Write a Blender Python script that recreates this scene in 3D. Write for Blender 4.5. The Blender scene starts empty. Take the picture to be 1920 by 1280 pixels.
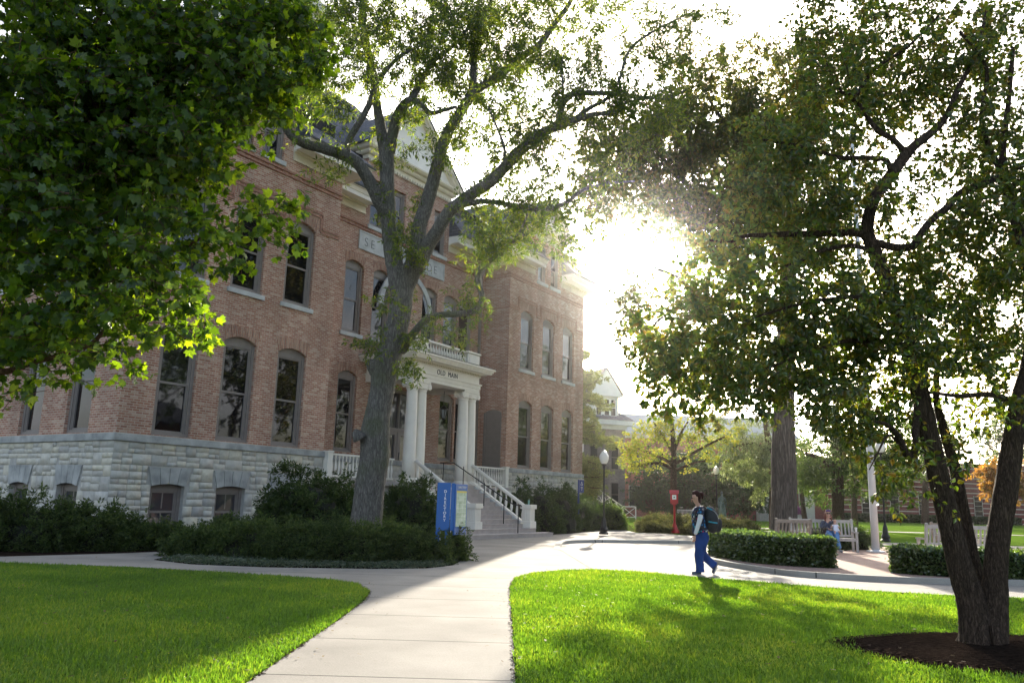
import bpy, bmesh, math, random
import numpy as np
from mathutils import Vector, Matrix
random.seed(7); rng = np.random.default_rng(7)
R_ = math.radians
# ---------------------------------------------------------------- camera, sky, sun, exposure
FPX, PITCH, ROLL, YAW = 1516.5, R_(11.152), R_(1.5714), R_(32.907)
CAMH = 1.42
SC = bpy.context.scene
COL = SC.collection
cF = Vector((0, math.cos(PITCH), math.sin(PITCH)))
_r0 = Vector((1, 0, 0)); _u0 = Vector((0, -math.sin(PITCH), math.cos(PITCH)))
cR = _r0*math.cos(ROLL) + _u0*math.sin(ROLL)
cU = -_r0*math.sin(ROLL) + _u0*math.cos(ROLL)
cam_d = bpy.data.cameras.new('camera'); cam = bpy.data.objects.new('camera', cam_d); COL.objects.link(cam)
cam.matrix_world = Matrix(((cR.x, cU.x, -cF.x, 0), (cR.y, cU.y, -cF.y, 0), (cR.z, cU.z, -cF.z, CAMH), (0, 0, 0, 1)))
cam_d.sensor_width = 36; cam_d.lens = FPX/1920*36; cam_d.clip_start = .1; cam_d.clip_end = 3000
SC.camera = cam
SUN_EL, SUN_AZ = R_(17.75), R_(9.58)          # azimuth measured from +Y towards +X
sund = Vector((math.sin(SUN_AZ)*math.cos(SUN_EL), math.cos(SUN_AZ)*math.cos(SUN_EL), math.sin(SUN_EL)))
W = bpy.data.worlds.new('World'); SC.world = W; W.use_nodes = True
nt = W.node_tree; nt.nodes.clear()
wo = nt.nodes.new('ShaderNodeOutputWorld'); bg = nt.nodes.new('ShaderNodeBackground'); sky = nt.nodes.new('ShaderNodeTexSky')
sky.sky_type = 'NISHITA'; sky.sun_disc = False; sky.sun_elevation = SUN_EL; sky.sun_rotation = SUN_AZ
sky.air_density = 1.0; sky.dust_density = 4.0; sky.ozone_density = 1.0; sky.altitude = 200
bg.inputs[1].default_value = .125
# thin bright cloud over the blue, and the sun's own bright aureole, both part of the sky
tc = nt.nodes.new('ShaderNodeTexCoord')
cn = nt.nodes.new('ShaderNodeTexNoise'); cn.inputs['Scale'].default_value = 2.3; cn.inputs['Detail'].default_value = 7; cn.inputs['Roughness'].default_value = .6
mp = nt.nodes.new('ShaderNodeMapping'); mp.inputs['Scale'].default_value = (1, 1, 2.6)
nt.links.new(tc.outputs['Generated'], mp.inputs[0]); nt.links.new(mp.outputs[0], cn.inputs[0])
cr_ = nt.nodes.new('ShaderNodeValToRGB'); cr_.color_ramp.elements[0].position = .46; cr_.color_ramp.elements[1].position = .64
nt.links.new(cn.outputs[0], cr_.inputs[0])
bw = nt.nodes.new('ShaderNodeRGBToBW'); nt.links.new(sky.outputs[0], bw.inputs[0])
cl = nt.nodes.new('ShaderNodeVectorMath'); cl.operation = 'SCALE'; cl.inputs[0].default_value = (1.0, 1.0, 1.04)
mad = nt.nodes.new('ShaderNodeMath'); mad.operation = 'MULTIPLY_ADD'; mad.inputs[1].default_value = 1.15; mad.inputs[2].default_value = .35
nt.links.new(bw.outputs[0], mad.inputs[0]); nt.links.new(mad.outputs[0], cl.inputs['Scale'])
mx = nt.nodes.new('ShaderNodeMix'); mx.data_type = 'RGBA'
nt.links.new(cr_.outputs[0], mx.inputs[0]); nt.links.new(sky.outputs[0], mx.inputs[6]); nt.links.new(cl.outputs[0], mx.inputs[7])
dt = nt.nodes.new('ShaderNodeVectorMath'); dt.operation = 'DOT_PRODUCT'; dt.inputs[1].default_value = sund
nrm = nt.nodes.new('ShaderNodeVectorMath'); nrm.operation = 'NORMALIZE'
nt.links.new(tc.outputs['Generated'], nrm.inputs[0]); nt.links.new(nrm.outputs[0], dt.inputs[0])
clm = nt.nodes.new('ShaderNodeMath'); clm.operation = 'MAXIMUM'; clm.inputs[1].default_value = 0; nt.links.new(dt.outputs['Value'], clm.inputs[0])
acc = None
for pw, amp in ((9, 1.5), (90, 8.0), (1500, 120.0), (12000, 600.0)):
    p = nt.nodes.new('ShaderNodeMath'); p.operation = 'POWER'; p.inputs[1].default_value = pw; nt.links.new(clm.outputs[0], p.inputs[0])
    m = nt.nodes.new('ShaderNodeMath'); m.operation = 'MULTIPLY'; m.inputs[1].default_value = amp; nt.links.new(p.outputs[0], m.inputs[0])
    if acc is None: acc = m
    else:
        a = nt.nodes.new('ShaderNodeMath'); a.operation = 'ADD'; nt.links.new(acc.outputs[0], a.inputs[0]); nt.links.new(m.outputs[0], a.inputs[1]); acc = a
au = nt.nodes.new('ShaderNodeVectorMath'); au.operation = 'SCALE'; au.inputs[0].default_value = (1, .93, .82); nt.links.new(acc.outputs[0], au.inputs['Scale'])
ad = nt.nodes.new('ShaderNodeVectorMath'); ad.operation = 'ADD'
nt.links.new(mx.outputs[2], ad.inputs[0]); nt.links.new(au.outputs[0], ad.inputs[1])
nt.links.new(ad.outputs[0], bg.inputs[0]); nt.links.new(bg.outputs[0], wo.inputs[0])
sl = bpy.data.lights.new('sun', 'SUN'); sl.energy = 4.3; sl.angle = R_(.6); sl.color = (1, .90, .74)
so = bpy.data.objects.new('sun', sl); COL.objects.link(so); so.rotation_euler = (-sund).to_track_quat('-Z', 'Y').to_euler(); so.location = (40, 60, 60)
SC.view_settings.view_transform = 'Standard'; SC.view_settings.look = 'None'; SC.view_settings.exposure = 1.9; SC.view_settings.gamma = 1
SC.render.engine = 'CYCLES'; SC.cycles.use_denoising = True
SC.cycles.max_bounces = 6; SC.cycles.transmission_bounces = 5; SC.cycles.transparent_max_bounces = 6; SC.cycles.volume_bounces = 0
SC.cycles.sample_clamp_indirect = 6

# ---------------------------------------------------------------- placing helpers (all on measured ground positions)
def at(px, py, Y):
    d = cF + cR*((px-960)/FPX) - cU*((py-640)/FPX)
    return Vector((0, 0, CAMH)) + d*(Y/d.y)
def gp(px, py, z=0.0):
    d = cF + cR*((px-960)/FPX) - cU*((py-640)/FPX)
    p = Vector((0, 0, CAMH)) + d*((z-CAMH)/d.z); p.z = z
    return p
FU = Vector((math.sin(YAW), math.cos(YAW), 0)); FN = Vector((math.cos(YAW), -math.sin(YAW), 0))
SMID = 27.55
def BW(x, y, z): return FU*(x+SMID) + FN*(-y-22.0) + Vector((0, 0, z))   # building frame -> world
BROT = math.pi/2 - YAW

# ---------------------------------------------------------------- mesh + object helpers
class MB:
    def __init__(s): s.v = []; s.f = []; s.m = []; s.cur = 0
    def add(s, vs, fs):
        o = len(s.v); s.v += [tuple(p) for p in vs]
        for f in fs: s.f.append(tuple(i+o for i in f)); s.m.append(s.cur)
    def box(s, a, b):
        x0, y0, z0 = [min(a[i], b[i]) for i in range(3)]; x1, y1, z1 = [max(a[i], b[i]) for i in range(3)]
        s.add([(x0,y0,z0),(x1,y0,z0),(x1,y1,z0),(x0,y1,z0),(x0,y0,z1),(x1,y0,z1),(x1,y1,z1),(x0,y1,z1)],
              [(0,3,2,1),(4,5,6,7),(0,1,5,4),(1,2,6,5),(2,3,7,6),(3,0,4,7)])
        return s
    def cbox(s, c, h, rot=None):
        M = rot or Matrix.Identity(3); c = Vector(c)
        P = [c + M @ Vector((sx*h[0], sy*h[1], sz*h[2])) for sz in (-1,1) for sx, sy in ((-1,-1),(1,-1),(1,1),(-1,1))]
        s.add(P, [(0,3,2,1),(4,5,6,7),(0,1,5,4),(1,2,6,5),(2,3,7,6),(3,0,4,7)]); return s
    def bar(s, p, q, w, h=None):
        p = Vector(p); q = Vector(q); h = h or w; d = (q-p); L = d.length; d.normalize()
        up = Vector((0,0,1)) if abs(d.z) < .95 else Vector((0,1,0))
        a = d.cross(up).normalized(); b = a.cross(d)
        M = Matrix((a, d, b)).transposed()
        return s.cbox((p+q)/2, (w/2, L/2, h/2), M)
    def prism(s, poly, z0, z1):
        n = len(poly); s.add([(x,y,z0) for x,y in poly]+[(x,y,z1) for x,y in poly],
            [tuple(range(n-1,-1,-1)), tuple(range(n,2*n))]+[(i,(i+1)%n,(i+1)%n+n,i+n) for i in range(n)]); return s
    def prismy(s, poly, y0, y1):       # polygon in xz, extruded along y
        n = len(poly); s.add([(x,y0,z) for x,z in poly]+[(x,y1,z) for x,z in poly],
            [tuple(range(n)), tuple(range(2*n-1,n-1,-1))]+[((i+1)%n,i,i+n,(i+1)%n+n) for i in range(n)]); return s
    def quad(s, a, b, c, d): s.add([a,b,c,d],[(0,1,2,3)]); return s
    def poly(s, P): s.add(P, [tuple(range(len(P)))]); return s
    def tube(s, pts, rad, n=8, cap=True, sq=1.0, wob=0.0):
        pts = [Vector(p) for p in pts]; k = len(pts)
        if not hasattr(rad, '__len__'): rad = [rad]*k
        t0 = (pts[1]-pts[0]).normalized(); ref = Vector((1,0,0)) if abs(t0.x) < .8 else Vector((0,1,0))
        V = []
        for i, p in enumerate(pts):
            t = (pts[min(i+1,k-1)]-pts[max(i-1,0)]).normalized()
            a = (ref - t*ref.dot(t)).normalized(); ref = a; b = t.cross(a)
            for j in range(n):
                th = 2*math.pi*j/n; rr = rad[i]*(1+wob*(random.random()-.5))
                V.append(p + a*(math.cos(th)*rr) + b*(math.sin(th)*rr*sq))
        F = [(i*n+j, i*n+(j+1)%n, (i+1)*n+(j+1)%n, (i+1)*n+j) for i in range(k-1) for j in range(n)]
        if cap: F += [tuple(range(n-1,-1,-1)), tuple(range((k-1)*n, k*n))]
        s.add(V, F); return s
    def lathe(s, prof, c=(0,0,0), n=16):
        c = Vector(c); V = []; k = len(prof)
        for r, z in prof:
            for j in range(n): V.append(c+Vector((math.cos(2*math.pi*j/n)*r, math.sin(2*math.pi*j/n)*r, z)))
        F = [(i*n+j, i*n+(j+1)%n, (i+1)*n+(j+1)%n, (i+1)*n+j) for i in range(k-1) for j in range(n)]
        F += [tuple(range(n-1,-1,-1)), tuple(range((k-1)*n, k*n))]
        s.add(V, F); return s
    def build(s, name, mat, parent=None, smooth=False, loc=None, bevel=0, link=True):
        me = bpy.data.meshes.new(name); me.from_pydata(s.v, [], s.f)
        mats = mat if isinstance(mat, (list, tuple)) else [mat]
        for m in mats: me.materials.append(m)
        if len(mats) > 1: me.polygons.foreach_set('material_index', s.m)
        if smooth: me.polygons.foreach_set('use_smooth', [True]*len(me.polygons))
        me.update()
        o = bpy.data.objects.new(name, me)
        if link: COL.objects.link(o)
        if parent: o.parent = parent
        if loc is not None: o.location = loc
        if bevel:
            b = o.modifiers.new('bevel', 'BEVEL'); b.width = bevel; b.segments = 2; b.limit_method = 'ANGLE'
        return o
def tag(o, label=None, cat=None, group=None, kind=None):
    if label: o['label'] = label
    if cat: o['category'] = cat
    if group: o['group'] = group
    if kind: o['kind'] = kind
    return o
def empty(name, loc, rz=0, label=None, cat=None, group=None):
    o = bpy.data.objects.new(name, None); COL.objects.link(o); o.location = loc; o.rotation_euler = (0, 0, rz); o.empty_display_size = .2
    return tag(o, label, cat, group)
def copy_tree(o, parent=None, **kw):
    c = o.copy(); COL.objects.link(c); c.parent = parent
    for k, v in kw.items():
        if k == 'loc': c.location = v
        elif k == 'rz': c.rotation_euler = (0, 0, v)
        elif k == 'label': c['label'] = v
    for ch in o.children: copy_tree(ch, c)
    return c
def bulk(name, V, F, mat, attr=None, parent=None, smooth=False):
    """V (n,3), F (m,k) fixed-size polygons"""
    me = bpy.data.meshes.new(name); n, m, k = len(V), len(F), F.shape[1]
    me.vertices.add(n); me.vertices.foreach_set('co', V.astype(np.float32).ravel())
    me.loops.add(m*k); me.loops.foreach_set('vertex_index', F.astype(np.int32).ravel())
    me.polygons.add(m); me.polygons.foreach_set('loop_start', np.arange(0, m*k, k, dtype=np.int32))
    try: me.polygons.foreach_set('loop_total', np.full(m, k, dtype=np.int32))
    except Exception: pass
    if smooth: me.polygons.foreach_set('use_smooth', np.ones(m, dtype=bool))
    me.update(calc_edges=True)
    if attr is not None:
        a = me.attributes.new('rnd', 'FLOAT', 'POINT'); a.data.foreach_set('value', attr.astype(np.float32))
    me.materials.append(mat)
    o = bpy.data.objects.new(name, me); COL.objects.link(o)
    if parent: o.parent = parent
    return o

# ---------------------------------------------------------------- materials
def newmat(name):
    m = bpy.data.materials.new(name); m.use_nodes = True; t = m.node_tree
    return m, t, t.nodes['Principled BSDF']
def N(t, typ, **kw):
    n = t.nodes.new(typ)
    for k, v in kw.items():
        if k.startswith('i_'): n.inputs[int(k[2:])].default_value = v
        else: setattr(n, k, v)
    return n
def ramp(t, fac, cols, interp='LINEAR'):
    r = N(t, 'ShaderNodeValToRGB'); e = r.color_ramp.elements; r.color_ramp.interpolation = interp
    while len(e) < len(cols): e.new(.5)
    for i, (p, c) in enumerate(cols): e[i].position = p; e[i].color = (*c, 1)
    t.links.new(fac, r.inputs[0]); return r
def pm(name, col, rough=.6, var=.12, scale=6, bump=0, bscale=None, metal=0, spec=.5, col2=None, detail=6, stretch=None):
    m, t, b = newmat(name)
    tc = N(t, 'ShaderNodeTexCoord'); src = tc.outputs['Object']
    if stretch:
        mp = N(t, 'ShaderNodeMapping'); mp.inputs['Scale'].default_value = stretch; t.links.new(src, mp.inputs[0]); src = mp.outputs[0]
    n = N(t, 'ShaderNodeTexNoise'); n.inputs['Scale'].default_value = scale; n.inputs['Detail'].default_value = detail
    t.links.new(src, n.inputs[0])
    lo = tuple(c*(1-var) for c in col) if col2 is None else col; hi = tuple(min(1, c*(1+var)) for c in col) if col2 is None else col2
    r = ramp(t, n.outputs[0], [(.3, lo), (.7, hi)]); t.links.new(r.outputs[0], b.inputs['Base Color'])
    b.inputs['Roughness'].default_value = rough; b.inputs['Metallic'].default_value = metal; b.inputs['Specular IOR Level'].default_value = spec
    if bump:
        n2 = N(t, 'ShaderNodeTexNoise'); n2.inputs['Scale'].default_value = bscale or scale*4; n2.inputs['Detail'].default_value = 8; t.links.new(src, n2.inputs[0])
        bp = N(t, 'ShaderNodeBump'); bp.inputs['Strength'].default_value = bump; bp.inputs['Distance'].default_value = .03
        t.links.new(n2.outputs[0], bp.inputs['Height']); t.links.new(bp.outputs[0], b.inputs['Normal'])
    return m
def leafmat(name, cols, trans=.5, tmul=(1.6, 1.7, .9), gloss=.06, grough=.35):
    m = bpy.data.materials.new(name); m.use_nodes = True; t = m.node_tree; t.nodes.clear()
    o = N(t, 'ShaderNodeOutputMaterial'); at_ = N(t, 'ShaderNodeAttribute', attribute_name='rnd')
    k = len(cols); r = ramp(t, at_.outputs['Fac'], [((i+.5)/k, c) for i, c in enumerate(cols)])
    d = N(t, 'ShaderNodeBsdfDiffuse'); t.links.new(r.outputs[0], d.inputs[0])
    tm = N(t, 'ShaderNodeVectorMath', operation='MULTIPLY'); tm.inputs[1].default_value = tmul; t.links.new(r.outputs[0], tm.inputs[0])
    tr = N(t, 'ShaderNodeBsdfTranslucent'); t.links.new(tm.outputs[0], tr.inputs[0])
    mx = N(t, 'ShaderNodeMixShader'); mx.inputs[0].default_value = trans; t.links.new(d.outputs[0], mx.inputs[1]); t.links.new(tr.outputs[0], mx.inputs[2])
    g = N(t, 'ShaderNodeBsdfGlossy'); g.inputs['Roughness'].default_value = grough; g.inputs[0].default_value = (.8, .85, .8, 1)
    m2 = N(t, 'ShaderNodeMixShader'); m2.inputs[0].default_value = gloss; t.links.new(mx.outputs[0], m2.inputs[1]); t.links.new(g.outputs[0], m2.inputs[2])
    t.links.new(m2.outputs[0], o.inputs[0]); return m
def wallcoord(t):
    """(along wall, height) from object coordinates whichever way the wall faces"""
    tc = N(t, 'ShaderNodeTexCoord'); sp = N(t, 'ShaderNodeSeparateXYZ'); t.links.new(tc.outputs['Object'], sp.inputs[0])
    sn = N(t, 'ShaderNodeSeparateXYZ'); t.links.new(tc.outputs['Normal'], sn.inputs[0])
    ab = N(t, 'ShaderNodeMath', operation='ABSOLUTE'); t.links.new(sn.outputs[0], ab.inputs[0])
    gt = N(t, 'ShaderNodeMath', operation='GREATER_THAN'); gt.inputs[1].default_value = .6; t.links.new(ab.outputs[0], gt.inputs[0])
    mx = N(t, 'ShaderNodeMix'); mx.data_type = 'FLOAT'
    t.links.new(gt.outputs[0], mx.inputs[0]); t.links.new(sp.outputs[0], mx.inputs[2]); t.links.new(sp.outputs[1], mx.inputs[3])
    return tc, mx.outputs[0], sp.outputs[2]
def mth(t, op, a, b=None, c=None):
    n = N(t, 'ShaderNodeMath', operation=op)
    for i, x in enumerate((a, b, c)):
        if x is None: continue
        if isinstance(x, (int, float)): n.inputs[i].default_value = x
        else: t.links.new(x, n.inputs[i])
    return n.outputs[0]
def brick(name, cols, mortar, bw=.215, bh=.0725, mort=.012, soldier=False):
    m, t, b = newmat(name); tc, U, V = wallcoord(t)
    if soldier: U, V = V, U; bw, bh = .3, .0725
    rown = mth(t, 'FLOOR', mth(t, 'DIVIDE', V, bh)); par = mth(t, 'PINGPONG', rown, 1)
    sh = mth(t, 'MULTIPLY', mth(t, 'SUBTRACT', 1, par), bw*.5)
    coln = mth(t, 'FLOOR', mth(t, 'DIVIDE', mth(t, 'ADD', U, sh), bw))
    cv = N(t, 'ShaderNodeCombineXYZ'); t.links.new(coln, cv.inputs[0]); t.links.new(rown, cv.inputs[1])
    wn = N(t, 'ShaderNodeTexWhiteNoise', noise_dimensions='2D'); t.links.new(cv.outputs[0], wn.inputs['Vector'])
    r = ramp(t, wn.outputs['Value'], [(i/len(cols), c) for i, c in enumerate(cols)], 'CONSTANT')
    co = N(t, 'ShaderNodeCombineXYZ'); t.links.new(U, co.inputs[0]); t.links.new(V, co.inputs[1])
    bt = N(t, 'ShaderNodeTexBrick'); bt.offset = .5; bt.offset_frequency = 2; t.links.new(co.outputs[0], bt.inputs['Vector'])
    bt.inputs['Scale'].default_value = 1; bt.inputs['Brick Width'].default_value = bw; bt.inputs['Row Height'].default_value = bh
    bt.inputs['Mortar Size'].default_value = mort; bt.inputs['Mortar Smooth'].default_value = .3
    n = N(t, 'ShaderNodeTexNoise'); n.inputs['Scale'].default_value = .55; n.inputs['Detail'].default_value = 6; t.links.new(tc.outputs['Object'], n.inputs[0])
    n2 = N(t, 'ShaderNodeTexNoise'); n2.inputs['Scale'].default_value = 26; n2.inputs['Detail'].default_value = 4; t.links.new(tc.outputs['Object'], n2.inputs[0])
    mx = N(t, 'ShaderNodeMix', data_type='RGBA'); mx.inputs[7].default_value = (*mortar, 1)
    t.links.new(bt.outputs['Fac'], mx.inputs[0]); t.links.new(r.outputs[0], mx.inputs[6])
    ms = N(t, 'ShaderNodeMapping'); ms.inputs['Scale'].default_value = (1.3, 1.3, .12); t.links.new(tc.outputs['Object'], ms.inputs[0]); n4 = N(t, 'ShaderNodeTexNoise'); n4.inputs['Scale'].default_value = 1.1; n4.inputs['Detail'].default_value = 7; t.links.new(ms.outputs[0], n4.inputs[0])
    v1 = mth(t, 'MULTIPLY', mth(t, 'MULTIPLY_ADD', n.outputs[0], .8, .6), mth(t, 'MULTIPLY_ADD', n4.outputs[0], .7, .65)); v2 = mth(t, 'MULTIPLY_ADD', n2.outputs[0], .7, .65)
    sc = N(t, 'ShaderNodeVectorMath', operation='SCALE'); t.links.new(mx.outputs[2], sc.inputs[0]); t.links.new(mth(t, 'MULTIPLY', v1, v2), sc.inputs['Scale'])
    t.links.new(sc.outputs[0], b.inputs['Base Color']); b.inputs['Roughness'].default_value = .85; b.inputs['Specular IOR Level'].default_value = .25
    bp = N(t, 'ShaderNodeBump'); bp.inputs['Strength'].default_value = .6; bp.inputs['Distance'].default_value = .01
    hh = mth(t, 'SUBTRACT', mth(t, 'MULTIPLY', wn.outputs['Value'], .5), bt.outputs['Fac'])
    t.links.new(hh, bp.inputs['Height']); t.links.new(bp.outputs[0], b.inputs['Normal'])
    return m
def attrmat(name, cols, rough=.8, bump=.5, bscale=14, spec=.3, stain=.35):
    m, t, b = newmat(name); at_ = N(t, 'ShaderNodeAttribute', attribute_name='rnd'); tc = N(t, 'ShaderNodeTexCoord')
    r = ramp(t, at_.outputs['Fac'], [(i/max(1, len(cols)-1), c) for i, c in enumerate(cols)])
    n = N(t, 'ShaderNodeTexNoise'); n.inputs['Scale'].default_value = bscale; n.inputs['Detail'].default_value = 8; t.links.new(tc.outputs['Object'], n.inputs[0])
    sc = N(t, 'ShaderNodeVectorMath', operation='SCALE'); t.links.new(r.outputs[0], sc.inputs[0])
    t.links.new(mth(t, 'MULTIPLY_ADD', n.outputs[0], stain*2, 1-stain), sc.inputs['Scale'])
    t.links.new(sc.outputs[0], b.inputs['Base Color']); b.inputs['Roughness'].default_value = rough; b.inputs['Specular IOR Level'].default_value = spec
    bp = N(t, 'ShaderNodeBump'); bp.inputs['Strength'].default_value = bump; bp.inputs['Distance'].default_value = .04
    t.links.new(n.outputs[0], bp.inputs['Height']); t.links.new(bp.outputs[0], b.inputs['Normal']); return m
def glassmat(name, base=(.006, .006, .008), ior=1.62, wav=.006):
    m, t, b = newmat(name); b.inputs['Base Color'].default_value = (*base, 1); b.inputs['Roughness'].default_value = .03; b.inputs['IOR'].default_value = ior
    tc = N(t, 'ShaderNodeTexCoord'); n = N(t, 'ShaderNodeTexNoise'); n.inputs['Scale'].default_value = 1.6; n.inputs['Detail'].default_value = 2; t.links.new(tc.outputs['Object'], n.inputs[0])
    bp = N(t, 'ShaderNodeBump'); bp.inputs['Strength'].default_value = wav*10; bp.inputs['Distance'].default_value = .02
    t.links.new(n.outputs[0], bp.inputs['Height']); t.links.new(bp.outputs[0], b.inputs['Normal']); return m
M = {}
M['brick'] = brick('aged_brick', [(.35,.16,.105),(.39,.20,.14),(.45,.28,.205),(.36,.175,.12),(.31,.14,.095),(.42,.24,.175),(.37,.19,.135),(.48,.33,.25),(.33,.155,.11)], (.48,.40,.33))
M['soldier'] = brick('soldier_brick', [(.34,.175,.12),(.41,.23,.16),(.46,.28,.20),(.31,.15,.105)], (.36,.29,.24), soldier=True)
M['trimbrick'] = pm('trim_brick', (.31,.165,.12), .85, .3, 9)
M['stone'] = attrmat('rock_faced_limestone', [(.40,.39,.37),(.58,.55,.47),(.50,.49,.46),(.62,.58,.47),(.54,.52,.46),(.42,.41,.38),(.58,.56,.50)], bump=.8, bscale=6, stain=.3)
M['mortar'] = pm('lime_mortar', (.40,.39,.37), .9, .15, 8)
M['limestone'] = pm('smooth_limestone', (.46,.47,.47), .8, .22, 2.2, bump=.25, bscale=18)
M['weathered'] = pm('stained_limestone', (.24,.25,.25), .85, 0, 2.6, bump=.3, bscale=20, col2=(.48,.49,.48), detail=10)
M['taupe'] = pm('taupe_window_paint', (.23,.20,.185), .55, .08, 5)
M['cream'] = pm('cream_painted_wood', (.66,.60,.47), .6, .08, 3, bump=.05)
M['white'] = pm('white_painted_wood', (.78,.745,.68), .55, .05, 3, bump=.05)
M['offwhite'] = pm('shaded_pale_paint', (.60,.60,.57), .6, .06, 2.5)
M['glass'] = glassmat('window_glass')
M['glassold'] = glassmat('old_window_glass', base=(.055,.055,.065), wav=.012); M['glassfar'] = glassmat('far_window_glass', base=(.012,.012,.014), ior=1.25)
M['dark'] = pm('unlit_room_dark', (.02,.02,.022), .9, .2)
M['slate'] = brick('roof_slates', [(.075,.085,.11),(.095,.10,.125),(.06,.07,.09),(.11,.115,.135)], (.035,.04,.05), bw=.3, bh=.14, mort=.012)
M['darkmetal'] = pm('dark_gutter_metal', (.06,.065,.075), .5, .1)
M['blackmetal'] = pm('black_iron', (.018,.018,.02), .4, .1, metal=.3)
M['step'] = pm('step_concrete', (.44,.39,.37), .85, .12, 4, bump=.2)
# ---------------------------------------------------------------- ground
def catmull(P, sub=8, closed=False):
    P = [Vector(p) for p in P]; n = len(P); out = []
    rngi = range(n if closed else n-1)
    for i in rngi:
        g = lambda k: P[k % n] if closed else P[max(0, min(n-1, k))]
        p0, p1, p2, p3 = g(i-1), g(i), g(i+1), g(i+2)
        for j in range(sub):
            u = j/sub
            out.append(.5*((2*p1)+(p2-p0)*u+(2*p0-5*p1+4*p2-p3)*u*u+(3*p1-p0-3*p2+p3)*u**3))
    if not closed: out.append(P[-1])
    return out
def sheet(name, pts, z, mat, thick=0):
    """flat polygon sheet (possibly concave) at height z, filled with triangles"""
    bm = bmesh.new(); vs = [bm.verts.new((p[0], p[1], z)) for p in pts]
    es = [bm.edges.new((vs[i], vs[(i+1) % len(vs)])) for i in range(len(vs))]
    bmesh.ops.triangle_fill(bm, edges=es, use_beauty=True)
    bmesh.ops.recalc_face_normals(bm, faces=bm.faces)
    if bm.faces and bm.faces[0].normal.z < 0: bmesh.ops.reverse_faces(bm, faces=bm.faces)
    if thick:
        r = bmesh.ops.extrude_face_region(bm, geom=list(bm.faces))
        bmesh.ops.translate(bm, verts=[g for g in r['geom'] if isinstance(g, bmesh.types.BMVert)], vec=(0, 0, thick))
        bmesh.ops.recalc_face_normals(bm, faces=bm.faces)
    me = bpy.data.meshes.new(name); bm.to_mesh(me); bm.free(); me.materials.append(mat)
    o = bpy.data.objects.new(name, me); COL.objects.link(o); return o
def lawnmat(name, c1, c2, bump=.6):
    m, t, b = newmat(name); tc = N(t, 'ShaderNodeTexCoord')
    n = N(t, 'ShaderNodeTexNoise'); n.inputs['Scale'].default_value = .7; n.inputs['Detail'].default_value = 10; t.links.new(tc.outputs['Object'], n.inputs[0])
    n2 = N(t, 'ShaderNodeTexNoise'); n2.inputs['Scale'].default_value = 30; n2.inputs['Detail'].default_value = 6; t.links.new(tc.outputs['Object'], n2.inputs[0])
    r = ramp(t, mth(t, 'MULTIPLY_ADD', n2.outputs[0], .5, mth(t, 'MULTIPLY', n.outputs[0], .5)), [(.35, c1), (.65, c2)])
    t.links.new(r.outputs[0], b.inputs['Base Color']); b.inputs['Roughness'].default_value = .9; b.inputs['Specular IOR Level'].default_value = 0
    bp = N(t, 'ShaderNodeBump'); bp.inputs['Strength'].default_value = bump; bp.inputs['Distance'].default_value = .05
    t.links.new(n2.outputs[0], bp.inputs['Height']); t.links.new(bp.outputs[0], b.inputs['Normal']); return m
M['lawn'] = lawnmat('mown_lawn', (.055,.11,.014), (.12,.19,.028))
M['soil'] = pm('lawn_soil', (.045,.06,.018), .95, .3, 12, spec=0)
M['mulch'] = pm('bark_mulch', (.020,.0145,.0115), .95, .5, 22, bump=1, bscale=40, spec=0)
def concretemat(name, base, joint=1.75, jx=False, rot=0.0, jw=.014, var=.1):
    m, t, b = newmat(name); tc = N(t, 'ShaderNodeTexCoord')
    n = N(t, 'ShaderNodeTexNoise'); n.inputs['Scale'].default_value = .9; n.inputs['Detail'].default_value = 10; t.links.new(tc.outputs['Object'], n.inputs[0])
    n2 = N(t, 'ShaderNodeTexNoise'); n2.inputs['Scale'].default_value = 60; n2.inputs['Detail'].default_value = 4; t.links.new(tc.outputs['Object'], n2.inputs[0])
    v = mth(t, 'MULTIPLY', mth(t, 'MULTIPLY_ADD', n.outputs[0], .8, .6), mth(t, 'MULTIPLY_ADD', n2.outputs[0], .4, .8))
    mp = N(t, 'ShaderNodeMapping'); mp.inputs['Rotation'].default_value = (0, 0, rot); t.links.new(tc.outputs['Object'], mp.inputs[0])
    sp = N(t, 'ShaderNodeSeparateXYZ'); t.links.new(mp.outputs[0], sp.inputs[0])
    f = mth(t, 'LESS_THAN', mth(t, 'ABSOLUTE', mth(t, 'SUBTRACT', mth(t, 'MODULO', mth(t, 'ADD', sp.outputs[1], 1000.25), joint), joint/2)), jw)
    if jx:
        f2 = mth(t, 'LESS_THAN', mth(t, 'ABSOLUTE', mth(t, 'SUBTRACT', mth(t, 'MODULO', mth(t, 'ADD', sp.outputs[0], 1000.0), joint), joint/2)), jw)
        f = mth(t, 'MAXIMUM', f, f2)
    sc = N(t, 'ShaderNodeVectorMath', operation='SCALE'); sc.inputs[0].default_value = base
    t.links.new(mth(t, 'MULTIPLY', v, mth(t, 'MULTIPLY_ADD', f, -.75, 1)), sc.inputs['Scale'])
    t.links.new(sc.outputs[0], b.inputs['Base Color']); b.inputs['Roughness'].default_value = .9; b.inputs['Specular IOR Level'].default_value = .05
    bp = N(t, 'ShaderNodeBump'); bp.inputs['Strength'].default_value = .25; bp.inputs['Distance'].default_value = .01
    t.links.new(mth(t, 'SUBTRACT', n2.outputs[0], f), bp.inputs['Height']); t.links.new(bp.outputs[0], b.inputs['Normal']); return m
M['concrete'] = concretemat('path_concrete', (.275,.258,.232))
M['kerb'] = concretemat('kerb_concrete', (.34,.33,.31), 3.0, True)
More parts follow.
